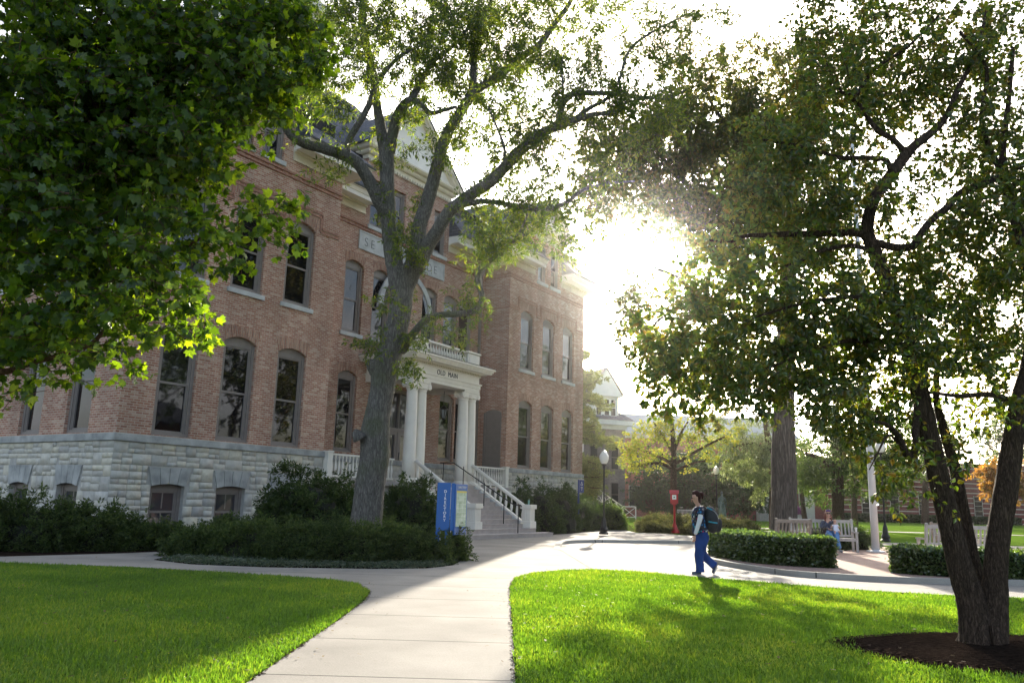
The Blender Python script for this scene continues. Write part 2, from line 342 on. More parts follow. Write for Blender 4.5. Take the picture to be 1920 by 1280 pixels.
def paver(name, cols, mortar, bw, bh):
    m, t, b = newmat(name); tc = N(t, 'ShaderNodeTexCoord')
    bt = N(t, 'ShaderNodeTexBrick'); bt.offset = .5; t.links.new(tc.outputs['Object'], bt.inputs['Vector']); bt.inputs['Scale'].default_value = 1
    bt.inputs['Brick Width'].default_value = bw; bt.inputs['Row Height'].default_value = bh; bt.inputs['Mortar Size'].default_value = .008
    bt.inputs['Color1'].default_value = (*cols[0], 1); bt.inputs['Color2'].default_value = (*cols[1], 1); bt.inputs['Mortar'].default_value = (*mortar, 1)
    n = N(t, 'ShaderNodeTexNoise'); n.inputs['Scale'].default_value = 1.2; n.inputs['Detail'].default_value = 8; t.links.new(tc.outputs['Object'], n.inputs[0])
    sc = N(t, 'ShaderNodeVectorMath', operation='SCALE'); t.links.new(bt.outputs[0], sc.inputs[0]); t.links.new(mth(t, 'MULTIPLY_ADD', n.outputs[0], .5, .75), sc.inputs['Scale'])
    t.links.new(sc.outputs[0], b.inputs['Base Color']); b.inputs['Roughness'].default_value = .9; b.inputs['Specular IOR Level'].default_value = .05
    bp = N(t, 'ShaderNodeBump'); bp.inputs['Strength'].default_value = .5; bp.inputs['Distance'].default_value = .008; bp.invert = True
    t.links.new(bt.outputs['Fac'], bp.inputs['Height']); t.links.new(bp.outputs[0], b.inputs['Normal']); return m
M['drive'] = paver('drive_pavers', [(.32,.30,.27),(.27,.255,.235)], (.24,.235,.23), .24, .12)
M['patio'] = paver('patio_bricks', [(.40,.27,.22),(.33,.23,.2)], (.24,.2,.18), .2, .1)

S = 700
g = MB(); g.quad((-S,-S/3,-.02),(S,-S/3,-.02),(S,S*2,-.02),(-S,S*2,-.02)); tag(g.build('ground', M['soil']), kind='structure')
# concrete: the walk towards the camera, the forecourt in front of the steps, the two side paths
walkL = [(-1.95,6.59),(-1.94,8.08),(-1.93,10.02),(-1.96,11.85),(-2.05,12.83),(-2.42,13.86),(-3.02,14.51),(-4.05,14.91),(-5.31,15.27),(-7.05,15.80),(-9.6,15.85),(-13,15.0),(-20,12.5)]
pave = [(.10,-3),(.10,6.85),(.10,8.86),(.08,12.0),(.07,14.0),(.17,15.63),(.56,17.0),(1.27,17.88),(1.88,18.21),(2.4,18.1),(3.4,22),(4.2,26),(9.5,30),(12.5,31.5),(12.5,34),(7.3,39.4),(6.6,42),(6.6,46),(8.5,58),(8.5,75),(5.2,75),(4.9,47.5)]
bpts = [BW(14.2-1.0, -1.1, 0), BW(8, -1.2, 0), BW(8, -3.2, 0), BW(2.3, -4.6, 0), BW(-3.5, -4.6, 0)]
pave += [(p.x, p.y) for p in bpts] + [(-2.0,30.5),(-1.45,27.08),(-1.0,20.75),(-1.15,18.34),(-1.63,17.32),(-2.66,16.85),(-4.72,16.55),(-6.29,16.75),(-7.40,17.58),(-7.43,18.55),(-7.64,19.96),(-8.2,20.1),(-8.9,19.0),(-10.46,17.33),(-14,16.6),(-20,14.5)]
pave += walkL[::-1][1:] if False else [(-20,12.5),(-13,15.0),(-9.6,15.85),(-7.05,15.80),(-5.31,15.27),(-4.05,14.91),(-3.02,14.51),(-2.42,13.86),(-2.05,12.83),(-1.96,11.85),(-1.93,10.02),(-1.94,8.08),(-1.95,6.59),(-1.95,-3)]
tag(sheet('path', pave, .012, M['concrete']), kind='structure')
# drive of pale pavers curving past the forecourt and out to the right
drv = [(1.88,18.21),(2.86,17.85),(3.90,16.94),(4.71,16.40),(5.51,15.70),(6.69,15.0),(7.81,14.61),(8.99,14.5),(14,14.2),(24,14.5),(24,17.6),(10.6,17.11),(9.19,16.93),(7.69,17.20),(6.85,17.56),(6.15,18.14),(5.66,19.64),(5.40,21.35),(5.59,23.13),(6.4,24.6),(8.2,26.0),(11,27.4),(15,30.5),(15,33.0),(11,32.2),(7.08,31.45),(4.94,30.75),(3.51,30.35),(2.40,29.40),(1.88,28.11),(1.63,25.56),(1.75,22)]
tag(sheet('drive', drv, .020, M['drive']), kind='structure')
def kerbstrip(name, pts, w, z0, z1, mat, ramp_=0):
    P = catmull([(p[0], p[1], 0) for p in pts], 6); mb = MB(); n = len(P); V = []
    for i, p in enumerate(P):
        t = (P[min(i+1, n-1)]-P[max(i-1, 0)]).normalized(); s = Vector((t.y, -t.x, 0))
        a = p; b = p - s*w; e = .02; z1_ = z1
        if i < ramp_: z1_ = .02+(z1-.02)*i/ramp_
        V += [(a.x, a.y, z0), (a.x-s.x*e, a.y-s.y*e, z1_-.012), (a.x-s.x*(e+.015), a.y-s.y*(e+.015), z1_), (b.x, b.y, z1_), (b.x, b.y, z0)]
    F = [(i*5+j, i*5+j+1, (i+1)*5+j+1, (i+1)*5+j) for i in range(n-1) for j in range(4)]
    F += [(4,3,2,1,0), tuple((n-1)*5+j for j in range(5))]
    mb.add(V, F); o = mb.build(name, mat); return tag(o, kind='structure')
kerbstrip('kerb', [(1.66,25.3),(1.90,28.1),(2.40,29.43),(3.51,30.41),(4.94,30.82),(7.08,31.53),(11,32.2),(15,33.0)], .22, -.01, .13, M['kerb'], 9)
kerbstrip('kerb', [(24,17.6),(10.6,17.11),(9.19,16.93),(7.69,17.20),(6.85,17.56),(6.15,18.14),(5.66,19.64),(5.40,21.35),(5.59,23.13),(6.4,24.6),(8.2,26.0),(11,27.4)], .2, -.01, .13, M['kerb'])
# island inside the kerb: brick patio, beds
isl = [(24,17.75),(10.6,17.26),(9.19,17.08),(7.75,17.35),(6.95,17.7),(6.3,18.24),(5.82,19.66),(5.56,21.35),(5.75,23.0),(6.5,24.4),(8.3,25.8),(11,27.2),(13,30.5),(16.5,33),(26,33),(26,17.75)]
tag(sheet('patio', isl, .10, M['patio']), kind='structure')
sw_ = sheet('sidewalk', [(2.1,29.6),(2.6,30.0),(3.51,30.65),(4.2,30.85),(4.94,31.05),(7.08,31.75),(11,32.5),(15,33.3),(15,36.5),(9,36.2),(7.3,39.0),(6.9,39.1),(4.6,40),(1.9,36.3)], .11, M['concrete']); tag(sw_, kind='structure')
for v_ in sw_.data.vertices: v_.co.z = .016+.095*min(1, max(0, (v_.co.x-2.1)/1.9))
# right lawn, left lawn, far lawns
rl = [(.10,-3),(.10,6.85),(.10,8.86),(.08,12.0),(.07,14.0),(.17,15.63),(.56,17.0),(1.27,17.88),(1.88,18.21),(2.86,17.85),(3.90,16.94),(4.71,16.40),(5.51,15.70),(6.69,15.0),(7.81,14.61),(8.99,14.5),(14,14.2),(24,14.5),(24,-3)]
ll = [(-1.95,-3),(-1.95,6.59),(-1.94,8.08),(-1.93,10.02),(-1.96,11.85),(-2.05,12.83),(-2.42,13.86),(-3.02,14.51),(-4.05,14.91),(-5.31,15.27),(-7.05,15.80),(-9.6,15.85),(-13,15.0),(-20,12.5),(-20,-3)]
tag(sheet('lawn', rl, .004, M['lawn']), kind='structure'); tag(sheet('lawn', ll, .004, M['lawn']), kind='structure')
tag(sheet('lawn', [(15,33.5),(26,33.2),(80,30),(120,120),(8.6,120),(8.6,58),(7.6,50),(7.0,43),(7.5,40),(10,37)], .006, M['lawn']), kind='structure')
tag(sheet('path', [(10,57),(30,57.5),(90,60),(90,62.2),(30,59.6),(10,59)], .020, M['concrete']), kind='structure')
tag(sheet('path', [(12.5,33.2),(17,35.8),(30,36),(30,38),(17,38.3),(11,36.5)], .016, M['concrete']), kind='structure')
# beds of earth and mulch along the building
tag(sheet('planting_bed', [(-7.40,17.6),(-6.29,16.78),(-4.72,16.58),(-2.66,16.88),(-1.65,17.36),(-1.18,18.36),(-1.03,20.75),(-1.48,27.08),(-2.1,30.4),(-3.2,29.8),(-6.5,25),(-8,21.5),(-7.66,20)], .016, M['mulch']), kind='structure')
a = BW(-20, 0, 0); b_ = BW(-14.2, 0, 0)
tag(sheet('planting_bed', [(-20,14.5),(-14,16.6),(-10.46,17.35),(-8.9,19.0),(-8.2,20.2),(-7.6,21.5),(-6.5,25),(-3.2,29.8),(BW(-6,1,0).x,BW(-6,1,0).y),(b_.x,b_.y),(BW(-14.2,12,0).x,BW(-14.2,12,0).y),(-30,20)], .008, M['mulch']), kind='structure')
p1, p2, p3, p4 = BW(2.4,-4.4,0), BW(7.9,-3.1,0), BW(12.6,-1.3,0), BW(14.0,0,0); q = BW(2.4,1,0)
tag(sheet('planting_bed', [(p1.x,p1.y),(p2.x,p2.y),(p3.x+.5,p3.y-.3),(p4.x+.8,p4.y),(q.x,q.y)], .016, M['mulch']), kind='structure')
# round mulch bed under the forked tree, slightly mounded
mb = MB(); c0 = Vector((5.75, 8.75, 0)); Vv = [(c0.x, c0.y, .10)]; nr = 40
for k, (rr, zz) in enumerate(((.5,.10),(1.1,.07),(1.7,.045),(2.02,.0))):
    for j in range(nr):
        th = 2*math.pi*j/nr; q_ = 1+.05*math.sin(3*th)+.03*math.sin(7*th+1)
        Vv.append((c0.x+math.cos(th)*rr*q_*1.12, c0.y+math.sin(th)*rr*q_*.72, zz+(random.random()-.5)*.015*(k < 3)))
Ff = [(0, 1+j, 1+(j+1) % nr) for j in range(nr)]
for k in range(3): Ff += [(1+k*nr+j, 1+(k+1)*nr+j, 1+(k+1)*nr+(j+1) % nr, 1+k*nr+(j+1) % nr) for j in range(nr)]
mb.add(Vv, Ff); tag(mb.build('mulch_bed', M['mulch'], smooth=True), kind='structure')
# loose bark chips on it
def chips(name, n, fn, mat, size=(.02,.05)):
    V = []; F = []; A = []
    for i in range(n):
        x, y, z = fn(); a = random.random()*6.28; l = random.uniform(*size); w = l*random.uniform(.25,.5); tz = random.uniform(-.4,.4)
        ca, sa = math.cos(a), math.sin(a)
        for (u, v) in ((-l,-w),(l,-w),(l,w),(-l,w)): V.append((x+u*ca-v*sa, y+u*sa+v*ca, z+.012+u*tz*.6+abs(v)*.3)); A.append(i*.37 % 1)
        F.append((i*4, i*4+1, i*4+2, i*4+3))
    return bulk(name, np.array(V), np.array(F), mat, np.array(A))
M['chip'] = attrmat('bark_chips', [(.018,.013,.011),(.034,.024,.019),(.024,.017,.014),(.085,.06,.045),(.02,.015,.012)], bump=.3, stain=.2, spec=0)
def fn():
    th = random.random()*6.28; r = math.sqrt(random.random())*1.98; q_ = 1+.05*math.sin(3*th)+.03*math.sin(7*th+1)
    return c0.x+math.cos(th)*r*q_*1.12, c0.y+math.sin(th)*r*q_*.72, (.10-.05*r if r < 1.7 else .12*(2.02-r))
tag(chips('bark_chips', 9000, fn, M['chip'], (.012,.032)), 'dark loose bark chips around the forked tree', 'mulch', kind='stuff')
# ---------------------------------------------------------------- the brick hall
hall = empty('brick_hall', BW(0, 0, 0), BROT, 'long red brick hall on a pale stone base with white columned porch and gabled roof', 'building')
ZB0, ZB1, ZEV = 2.82, 3.03, 13.75
XL0, XL1, XR0, XR1, YC, YB = -14.2, -6.09, 6.15, 14.25, 1.64, 20.0
def arc(xa, xb, zs, rise, n=10):
    """arch from left spring to right spring"""
    if rise <= 0: return [(xa, zs), (xb, zs)]
    h = (xb-xa)/2; R = (h*h+rise*rise)/(2*rise); cx = (xa+xb)/2; cz = zs+rise-R
    a = math.asin(min(1, h/R)) if rise <= h else math.pi - math.asin(h/R)
    return [(cx+R*math.sin(-a+2*a*i/n), cz+R*math.cos(-a+2*a*i/n)) for i in range(n+1)]
def wall_open(mb, x0, x1, z0, z1, ops, tr, depth=.24, stone=None):
    """front skin with real arched openings and reveals; tr maps (u, out, z)->local. ops = (xa,xb,za,zs,rise)"""
    xs = sorted({x0, x1, *[o[0] for o in ops], *[o[1] for o in ops]}); zs = sorted({z0, z1, *[o[2] for o in ops], *[o[3]+o[4] for o in ops]})
    for i in range(len(xs)-1):
        for k in range(len(zs)-1):
            cx, cz = (xs[i]+xs[i+1])/2, (zs[k]+zs[k+1])/2
            if any(o[0] < cx < o[1] and o[2] < cz < o[3]+o[4] for o in ops): continue
            if stone is not None: stone.append((xs[i], xs[i+1], zs[k], zs[k+1]))
            mb.quad(tr(xs[i],0,zs[k]), tr(xs[i+1],0,zs[k]), tr(xs[i+1],0,zs[k+1]), tr(xs[i],0,zs[k+1]))
    for xa, xb, za, zsp, rise in ops:
        A = arc(xa, xb, zsp, rise); zt = zsp+rise; n = len(A)
        if rise > 0:
            h = n//2
            for i in range(h): mb.poly([tr(A[i][0],0,A[i][1]), tr(A[i+1][0],0,A[i+1][1]), tr(xa,0,zt)])
            for i in range(h, n-1): mb.poly([tr(A[i][0],0,A[i][1]), tr(A[i+1][0],0,A[i+1][1]), tr(xb,0,zt)])
        loop = [(xa, za)]+A+[(xb, za)]
        for i in range(len(loop)-1):
            p, q = loop[i], loop[i+1]; mb.quad(tr(p[0],0,p[1]), tr(p[0],-depth,p[1]), tr(q[0],-depth,q[1]), tr(q[0],0,q[1]))
        p, q = loop[-1], loop[0]; mb.quad(tr(p[0],0,p[1]), tr(p[0],-depth,p[1]), tr(q[0],-depth,q[1]), tr(q[0],0,q[1]))
def win_proto(w, h, rise, z, mull=False, sill=True, rail=.5, glass='glass', board=True, sticker=False, blinds=False):
    """window facing -y, x centred, sill line at z=0; set-back .2. window > pane, sill"""
    f = MB(); hw = w/2; fr = .11; D0, D1 = .10, .24
    f.box((-hw, D0, 0), (-hw+fr, D1, h)); f.box((hw-fr, D0, 0), (hw, D1, h)); f.box((-hw+fr, D0, 0), (hw-fr, D1, .10))
    f.box((-hw+fr-.002, D0+.04, .10), (-hw+fr+.05, D1, h)); f.box((hw-fr-.05, D0+.04, .10), (hw-fr+.002, D1, h))
    top = arc(-hw, hw, h, rise) if rise > 0 else [(-hw, h), (hw, h)]
    f.prismy([(-hw, h-.14), (hw, h-.14)]+top[::-1] if rise > 0 else [(-hw, h-.14), (hw, h-.14), (hw, h), (-hw, h)], D0+.025, D1)
    f.box((-hw+fr+.05, D0+.05, h-.19), (hw-fr-.05, D1-.01, h-.138))
    zm = .10+(h-.24)*rail
    f.box((-hw+fr+.05, D0+.06, zm-.035), (hw-fr-.05, D1-.02, zm+.035))
    f.box((-hw+fr+.05, D0+.07, .098), (hw-fr-.05, D1-.02, .17))
    f.box((-hw+fr+.05, D0+.055, .17), (-hw+fr+.09, D1-.02, h-.19)); f.box((hw-fr-.09, D0+.055, .17), (hw-fr-.05, D1-.02, h-.19))
    if mull: f.box((-.02, D0+.075, .17), (.02, D1-.02, h-.19))
    o = f.build('window', M['taupe'], hall, bevel=0)
    p = MB(); ex = .004
    p.quad((-hw+fr+.08, .205, .15), (hw-fr-.08, .205+ex, .15), (hw-fr-.08, .205-ex, zm), (-hw+fr+.08, .205, zm))
    p.quad((-hw+fr+.08, .175, zm), (hw-fr-.08, .175-ex, zm), (hw-fr-.08, .175+ex*2, h-.16), (-hw+fr+.08, .175, h-.16))
    p.build('pane', M[glass], o)
    if blinds:
        b = MB()
        for k in range(8): b.box((-.20, .12, .85+k*.055), (.12, .125, .875+k*.055))
    if sill: MB().box((-hw-.10, -.07, -.17), (hw+.10, .235, -.003)).build('sill', M['limestone'], o, bevel=.012)
    return o
protos = {}
def win(key, x, z, y=0, side=None, rotz=0):
    fn, used = protos[key]
    if not used: o = fn; protos[key] = (fn, True)
    else: o = copy_tree(fn, hall)
    if side is None: o.location = (x, y, z)
    else: o.location = side; o.rotation_euler = (0, 0, rotz)
    return o
wW = 1.32
protos['main'] = (win_proto(wW, 3.27, .2, 0, sill=False), False)
protos['upper'] = (win_proto(wW, 2.92, .24, 0), False)
protos['narrow'] = (win_proto(1.12, 3.15, .2, 0, sill=False), False)
protos['narrowup'] = (win_proto(1.12, 2.92, .22, 0), False)
protos['attic'] = (win_proto(.95, 2.1, 0, 0), False)
protos['base'] = (win_proto(1.14, 1.45, .07, 0, mull=True, sill=False, glass='glassold'), False)
front = lambda yy: (lambda u, o, z: (u, yy-o, z))
left = lambda xx: (lambda u, o, z: (xx-o, u, z))        # outward is -x, u runs along +y
# openings
LW = [-12.43, -10.18, -7.92]; RW = [7.91, 10.16, 12.40]
CW = [-3.43, 3.37, 4.62]
F1 = lambda xs, w=wW: [(x-w/2, x+w/2, 3.07, 6.34, .2) for x in xs]
F2 = lambda xs, w=wW: [(x-w/2, x+w/2, 8.13, 11.05, .24) for x in xs]
attL = [(-11.40, -10.45, 13.22, 15.32, 0), (-10.03, -9.08, 13.22, 15.32, 0)]
attR = [(8.86, 9.81, 13.22, 15.32, 0), (10.25, 11.20, 13.22, 15.32, 0)]
wl = MB()
DL, DR = (-11.75, -8.65), (8.55, 11.5)      # wall dormers of the two wings
# lower brick skins
wall_open(wl, XL0, XL1, ZB1, 13.22, F1(LW)+F2(LW), front(0)); wall_open(wl, XR0, XR1, ZB1, 13.22, F1(RW)+F2(RW), front(0))
for (a, b), att, x0, x1 in ((DL, attL, XL0, XL1), (DR, attR, XR0, XR1)):
    wall_open(wl, x0, a, 13.22, ZEV+.3, [], front(0)); wall_open(wl, b, x1, 13.22, ZEV+.3, [], front(0))
    wall_open(wl, a, b, 13.22, 15.95, att, front(0))
    wl.quad((a,3,13.2),(a,0,13.2),(a,0,15.95),(a,3,15.95)); wl.quad((b,0,13.2),(b,3,13.2),(b,3,15.95),(b,0,15.95))
# centre
wall_open(wl, XL1, XR0, ZB1, 13.05, [(-3.99,-2.87,3.2,6.33,.2),(2.81,3.93,3.2,6.2,.2),(4.06,5.18,3.2,6.2,.2),(-1.1,1.1,2.0+1.05,6.15,0)]+F2([-3.43,3.37,4.62,-1.7,1.7],1.12), front(YC))
CD = (-3.05, 2.95)
attC = [(-2.75,-1.8,13.07,15.25,0), (-1.35,-.4,13.07,15.25,0), (.35,1.30,13.07,15.25,0), (1.75,2.7,13.07,15.25,0)]
wall_open(wl, XL1, CD[0], 13.05, ZEV+.2, [], front(YC)); wall_open(wl, CD[1], XR0, 13.05, ZEV+.2, [], front(YC))
wall_open(wl, CD[0], CD[1], 13.05, 16.3, attC, front(YC))
for x, sg in ((CD[0], 1), (CD[1], -1)): P = [(x,YC+4,13),(x,YC,13),(x,YC,16.3),(x,YC+4,16.3)]; wl.quad(*(P if sg > 0 else P[::-1]))
# left end wall with its own windows, returns at the recess, right end
sideF1 = [(4.14,5.46,3.07,6.34,.2),(1.43,2.75,3.07,6.34,.2),(7.2,8.52,3.07,6.34,.2)]; sideF2 = [(o[0],o[1],8.13,11.05,.24) for o in sideF1]
rev = left(XL0)
tmp = MB(); wall_open(tmp, 0, YB, ZB1, ZEV+.3, sideF1+sideF2, rev); tmp.f = [f[::-1] for f in tmp.f]; wl.add(tmp.v, tmp.f)
wl.quad((XR0,0,ZB1),(XR0,YC,ZB1),(XR0,YC,ZEV+.3),(XR0,0,ZEV+.3)); wl.f[-1] = wl.f[-1][::-1]
wl.quad((XL1,0,ZB1),(XL1,YC,ZB1),(XL1,YC,ZEV+.3),(XL1,0,ZEV+.3))
wl.quad((XR1,0,ZB1),(XR1,YB,ZB1),(XR1,YB,ZEV+.3),(XR1,0,ZEV+.3)); wl.quad((XR1,YB,0),(XL0,YB,0),(XL0,YB,ZEV+.3),(XR1,YB,ZEV+.3))
wl.build('wall', M['brick'], hall)
# dark sheets for unlit rooms behind the openings, so nothing shows through the shell
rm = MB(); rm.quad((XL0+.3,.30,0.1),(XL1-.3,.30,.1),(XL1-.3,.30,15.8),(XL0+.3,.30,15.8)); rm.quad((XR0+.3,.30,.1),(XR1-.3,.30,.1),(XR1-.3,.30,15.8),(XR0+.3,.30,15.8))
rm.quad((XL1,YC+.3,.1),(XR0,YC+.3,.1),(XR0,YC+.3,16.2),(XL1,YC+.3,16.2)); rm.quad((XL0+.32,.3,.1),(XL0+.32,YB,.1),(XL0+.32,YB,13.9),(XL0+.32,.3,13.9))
rm.build('dark_sheet', M['dark'], hall)
for x in LW+RW: win('main', x, 3.07); win('upper', x, 8.13)
for x in (-3.43,): win('narrow', x, 3.2, YC)
for x in (3.37, 4.62): win('narrow', x, 3.2, YC).scale = (1, 1, .955)
for x in (-3.43, 3.37, 4.62, -1.7, 1.7): win('narrowup', x, 8.13, YC)
for a in attL+attR: win('attic', (a[0]+a[1])/2, 13.22)
for a in attC: win('attic', (a[0]+a[1])/2, 13.07, YC).scale = (1, 1, 1.035)
for o in sideF1: win('main', 0, 0, side=(XL0, (o[0]+o[1])/2, 3.07), rotz=-math.pi/2); win('upper', 0, 0, side=(XL0, (o[0]+o[1])/2, 8.13), rotz=-math.pi/2)
# ---- stone base: real ashlar blocks over a mortar skin
base_ops_L = [(x-.57, x+.57, .12, 1.58, .07) for x in (-12.34, -10.05, -7.8)]; base_ops_R = [(x-.57, x+.57, .12, 1.58, .07) for x in (7.91, 10.16, 12.4)]
side_ops = [(4.32,5.46,.12,1.52,.08),(1.57,2.71,.12,1.52,.08),(7.3,8.44,.12,1.52,.08)]
bs = MB(); SR = []
def stone_region(ops, x0, x1, z1, tr, lint):
    regs = []; wall_open(bs, x0, x1, -.3, z1, ops, tr, depth=.42, stone=regs)
    SR.append((x0, x1, ops, tr))
stone_region(base_ops_L, XL0, XL1, ZB0, front(0), 1); stone_region(base_ops_R, XR0, XR1, ZB0, front(0), 1)
stone_region([], XL1, XR0, ZB0, front(YC), 0)
t2 = MB(); keep = bs; bs = t2; stone_region(side_ops, 0, YB, ZB0, rev, 1); bs = keep; bs.add(t2.v, [f[::-1] for f in t2.f])
bs.quad((XR0,YC,-.3),(XR0,0,-.3),(XR0,0,ZB0),(XR0,YC,ZB0)); bs.quad((XR1,0,-.3),(XR1,YB,-.3),(XR1,YB,ZB0),(XR1,0,ZB0))
bs.build('foundation', M['mortar'], hall)
V = []; F = []; A = []
def add_stone(tr, a, b, c, d, flip):
    g_ = .008; a += g_; b -= g_; c += g_; d -= g_
    if b-a < .04 or d-c < .04: return
    p0 = random.uniform(.012, .034); base = len(V); rn = random.random(); ii = .011
    outer = [(a,0,c),(b,0,c),(b,0,d),(a,0,d)]; inner = [(a+ii,p0+random.uniform(-.009,.010),c+ii),(b-ii,p0+random.uniform(-.009,.010),c+ii),(b-ii,p0+random.uniform(-.009,.010),d-ii),(a+ii,p0+random.uniform(-.009,.010),d-ii)]
    for q in outer+inner: V.append(tr(*q)); A.append(rn)
    fs = [(4,5,6,7),(0,1,5,4),(1,2,6,5),(2,3,7,6),(3,0,4,7)]
    for f in fs: F.append([base+i for i in (f[::-1] if flip else f)])
def fill_stones(x0, x1, z0, z1, ops, tr, flip):
    z = z0
    while z < z1-.08:
        H = min(random.choice((.26, .32, .36, .42)), z1-z)
        if z1-z-H < .2: H = z1-z
        x = x0
        while x < x1-.02:
            Wd = min(random.uniform(.28, .68), x1-x)
            if x1-x-Wd < .22: Wd = x1-x
            mode = random.random(); cells = []
            if mode < .3: cells = [(x, x+Wd, z, z+H)]
            elif mode < .65: k = z+H*random.choice((.4,.5,.6)); cells = [(x, x+Wd, z, k), (x, x+Wd, k, z+H)]
            elif mode < .85:
                k = z+H*random.choice((.4,.6)); m_ = x+Wd*random.uniform(.35,.65); cells = [(x, m_, z, k), (m_, x+Wd, z, k), (x, x+Wd, k, z+H)]
            else: k = z+H*.55; m_ = x+Wd*.5; cells = [(x, x+Wd, z, k), (x, m_, k, z+H), (m_, x+Wd, k, z+H)]
            for a, b, c, d in cells:
                hit = False
                for o in ops:
                    # clip against opening and its lintel
                    oa, ob, oc, od = o[0], o[1], o[2], o[3]+o[4]; la, lb, lc, ld = o[0]-.16, o[1]+.16, od, 2.13
                    for (ka, kb, kc, kd) in ((oa, ob, oc-.02, od), (la, lb, lc-.02, ld)):
                        if a < kb and b > ka and c < kd and d > kc:
                            if a < ka-.1 and b > ka: b = ka
                            elif b > kb+.1 and a < kb: a = kb
                            elif c < kc-.1: d = kc
                            elif d > kd+.08: c = kd
                            else: hit = True
                if not hit: add_stone(tr, a, b, c, d, flip)
            x += Wd
        z += H
for x0, x1, ops, tr in SR: fill_stones(x0, x1, -.1, ZB0, ops, tr, tr is rev)
fill_stones(0, YC, -.1, ZB0, [], (lambda u, o, z: (XR0-o, u, z)), True)
bulk('ashlar_base', np.array(V), np.array(F), M['stone'], np.array(A), parent=hall)
# fan lintels over the basement windows
for ops, tr, fl in ((base_ops_L, front(0), 0), (base_ops_R, front(0), 0), (side_ops, rev, 1)):
    for o in ops:
        li = MB(); n = 4; A_ = arc(o[0], o[1], o[3], o[4], 4)
        for i in range(n):
            ta = o[0]-.15+(o[1]-o[0]+.3)*i/n; tb = o[0]-.15+(o[1]-o[0]+.3)*(i+1)/n; e = .008
            P = [(A_[i][0]+e, A_[i][1]), (A_[i+1][0]-e, A_[i+1][1]), (tb-e, 2.12), (ta+e, 2.12)]
            V0 = [tr(p[0], .045, p[1]) for p in P]+[tr(p[0], -.3, p[1]) for p in P]
            fs = [(0,1,2,3),(1,0,4,5),(2,1,5,6),(3,2,6,7),(0,3,7,4)]
            li.add(V0, [f[::-1] for f in fs] if fl else fs)
        li.build('lintel', M['weathered'], hall)
for x in (-12.34, -10.05, -7.8): win('base', x, .12, .05)
for x in (7.91, 10.16, 12.4): win('base', x, .12, .05)
for o in side_ops: win('base', 0, 0, side=(XL0+.05, (o[0]+o[1])/2, .1), rotz=-math.pi/2)
# water table band
bd = MB(); e = .09
def band(mb, z0, z1, e):
    mb.box((XL0-e, -e, z0), (XL1+e, .05, z1)); mb.box((XR0-e, -e, z0), (XR1+e, .05, z1)); mb.box((XL1+.002, YC-e, z0), (XR0-.002, YC+.05, z1))
    mb.box((XL0-e, .052, z0), (XL0+.05, YB, z1)); mb.box((XR0-e, .052, z0), (XR0+.05, YC+.02, z1)); mb.box((XL1-.05, .052, z0), (XL1+e, YC-e-.002, z1)); mb.box((XR1-.05, .052, z0), (XR1+e, YB, z1))
band(bd, ZB0, ZB1, .08)
bd.build('stone_band', M['weathered'], hall, bevel=.01)
# ---- brick trim: soldier arches, stepped label courses, string courses
def soldier(x, y, zs, rise, w, h, tr):
    sa = MB(); n = 14; A_ = arc(x-w/2, x+w/2, zs, rise, n); cx = x
    for i in range(n):
        (ax, az), (bx, bz) = A_[i], A_[i+1]
        kx = 1.22
        T = [(cx+(ax-cx)*kx, zs+rise+h-(abs(ax-cx)/(w/2))**2*.05), (cx+(bx-cx)*kx, zs+rise+h-(abs(bx-cx)/(w/2))**2*.05)]
        P = [(ax, az), (bx, bz), T[1], T[0]]
        g_ = .006 if i % 1 == 0 else 0
        P = [(P[0][0]+g_, P[0][1]), (P[1][0]-g_, P[1][1]), (P[2][0]-g_, P[2][1]), (P[3][0]+g_, P[3][1])]
        V0 = [tr(p[0], .008+(i % 2)*.004, p[1]) for p in P]+[tr(p[0], -.01, p[1]) for p in P]
        sa.add(V0, [(0,1,2,3),(1,0,4,5),(2,1,5,6),(3,2,6,7),(0,3,7,4)])
    sa.build('arch', M['soldier'], hall)
for x in LW+RW: soldier(x, 0, 6.34, .2, wW, .36, front(0)); soldier(x, 0, 11.05, .24, wW, .40, front(0))
for x in (-3.43,): soldier(x, 0, 6.33, .2, 1.12, .34, front(YC))
for x in (3.37, 4.62, -3.43, -1.7, 1.7): soldier(x, 0, 11.05, .22, 1.12, .34, front(YC))
lb = MB()
def course(pts, tr, t=.065, pr=.035):
    for (a, b) in zip(pts[:-1], pts[1:]):
        x0, x1 = sorted((a[0], b[0])); z0, z1 = sorted((a[1], b[1]))
        if z0 == z1: x0 -= 0; P0, P1 = (x0, z0-t/2), (x1, z1+t/2)
        else: P0, P1 = (x0-t/2, z0+t/2+.001), (x1+t/2, z1-t/2-.001)
        q0 = tr(P0[0], pr, P0[1]); q1 = tr(P1[0], -.02, P1[1]); lb.box(q0, q1)
def label(xs, x0, x1, w, zl, zh, tr):
    for dz in (0, .14):
        pts = [(x0, zl+dz)]
        for x in xs:
            h = w/2+.20+ (.0 if dz == 0 else .07)
            pts += [(x-h-.0, zl+dz), (x-h, zh+dz), (x+h, zh+dz), (x+h, zl+dz)]
        pts += [(x1, zl+dz)]
        # widen corners so the strips join
        course([(p[0], p[1]) for p in pts], tr)
label(LW, XL0, XL1, wW, 11.14, 11.72, front(0)); label(RW, XR0, XR1, wW, 11.14, 11.72, front(0))
for tr_, x0, x1 in ((front(0), XL0-.03, XL1+.03), (front(0), XR0-.03, XR1+.03), (front(YC), XL1, XR0)):
    for zz in (12.78, 12.93): course([(x0, zz), (x1, zz)], tr_, .07, .05)
course([(0,12.78),(YB,12.78)], rev, .07, .05); course([(0,12.93),(YB,12.93)], rev, .07, .05); course([(0,11.2),(YB,11.2)], rev, .07, .04)
lb2 = left(XR0)
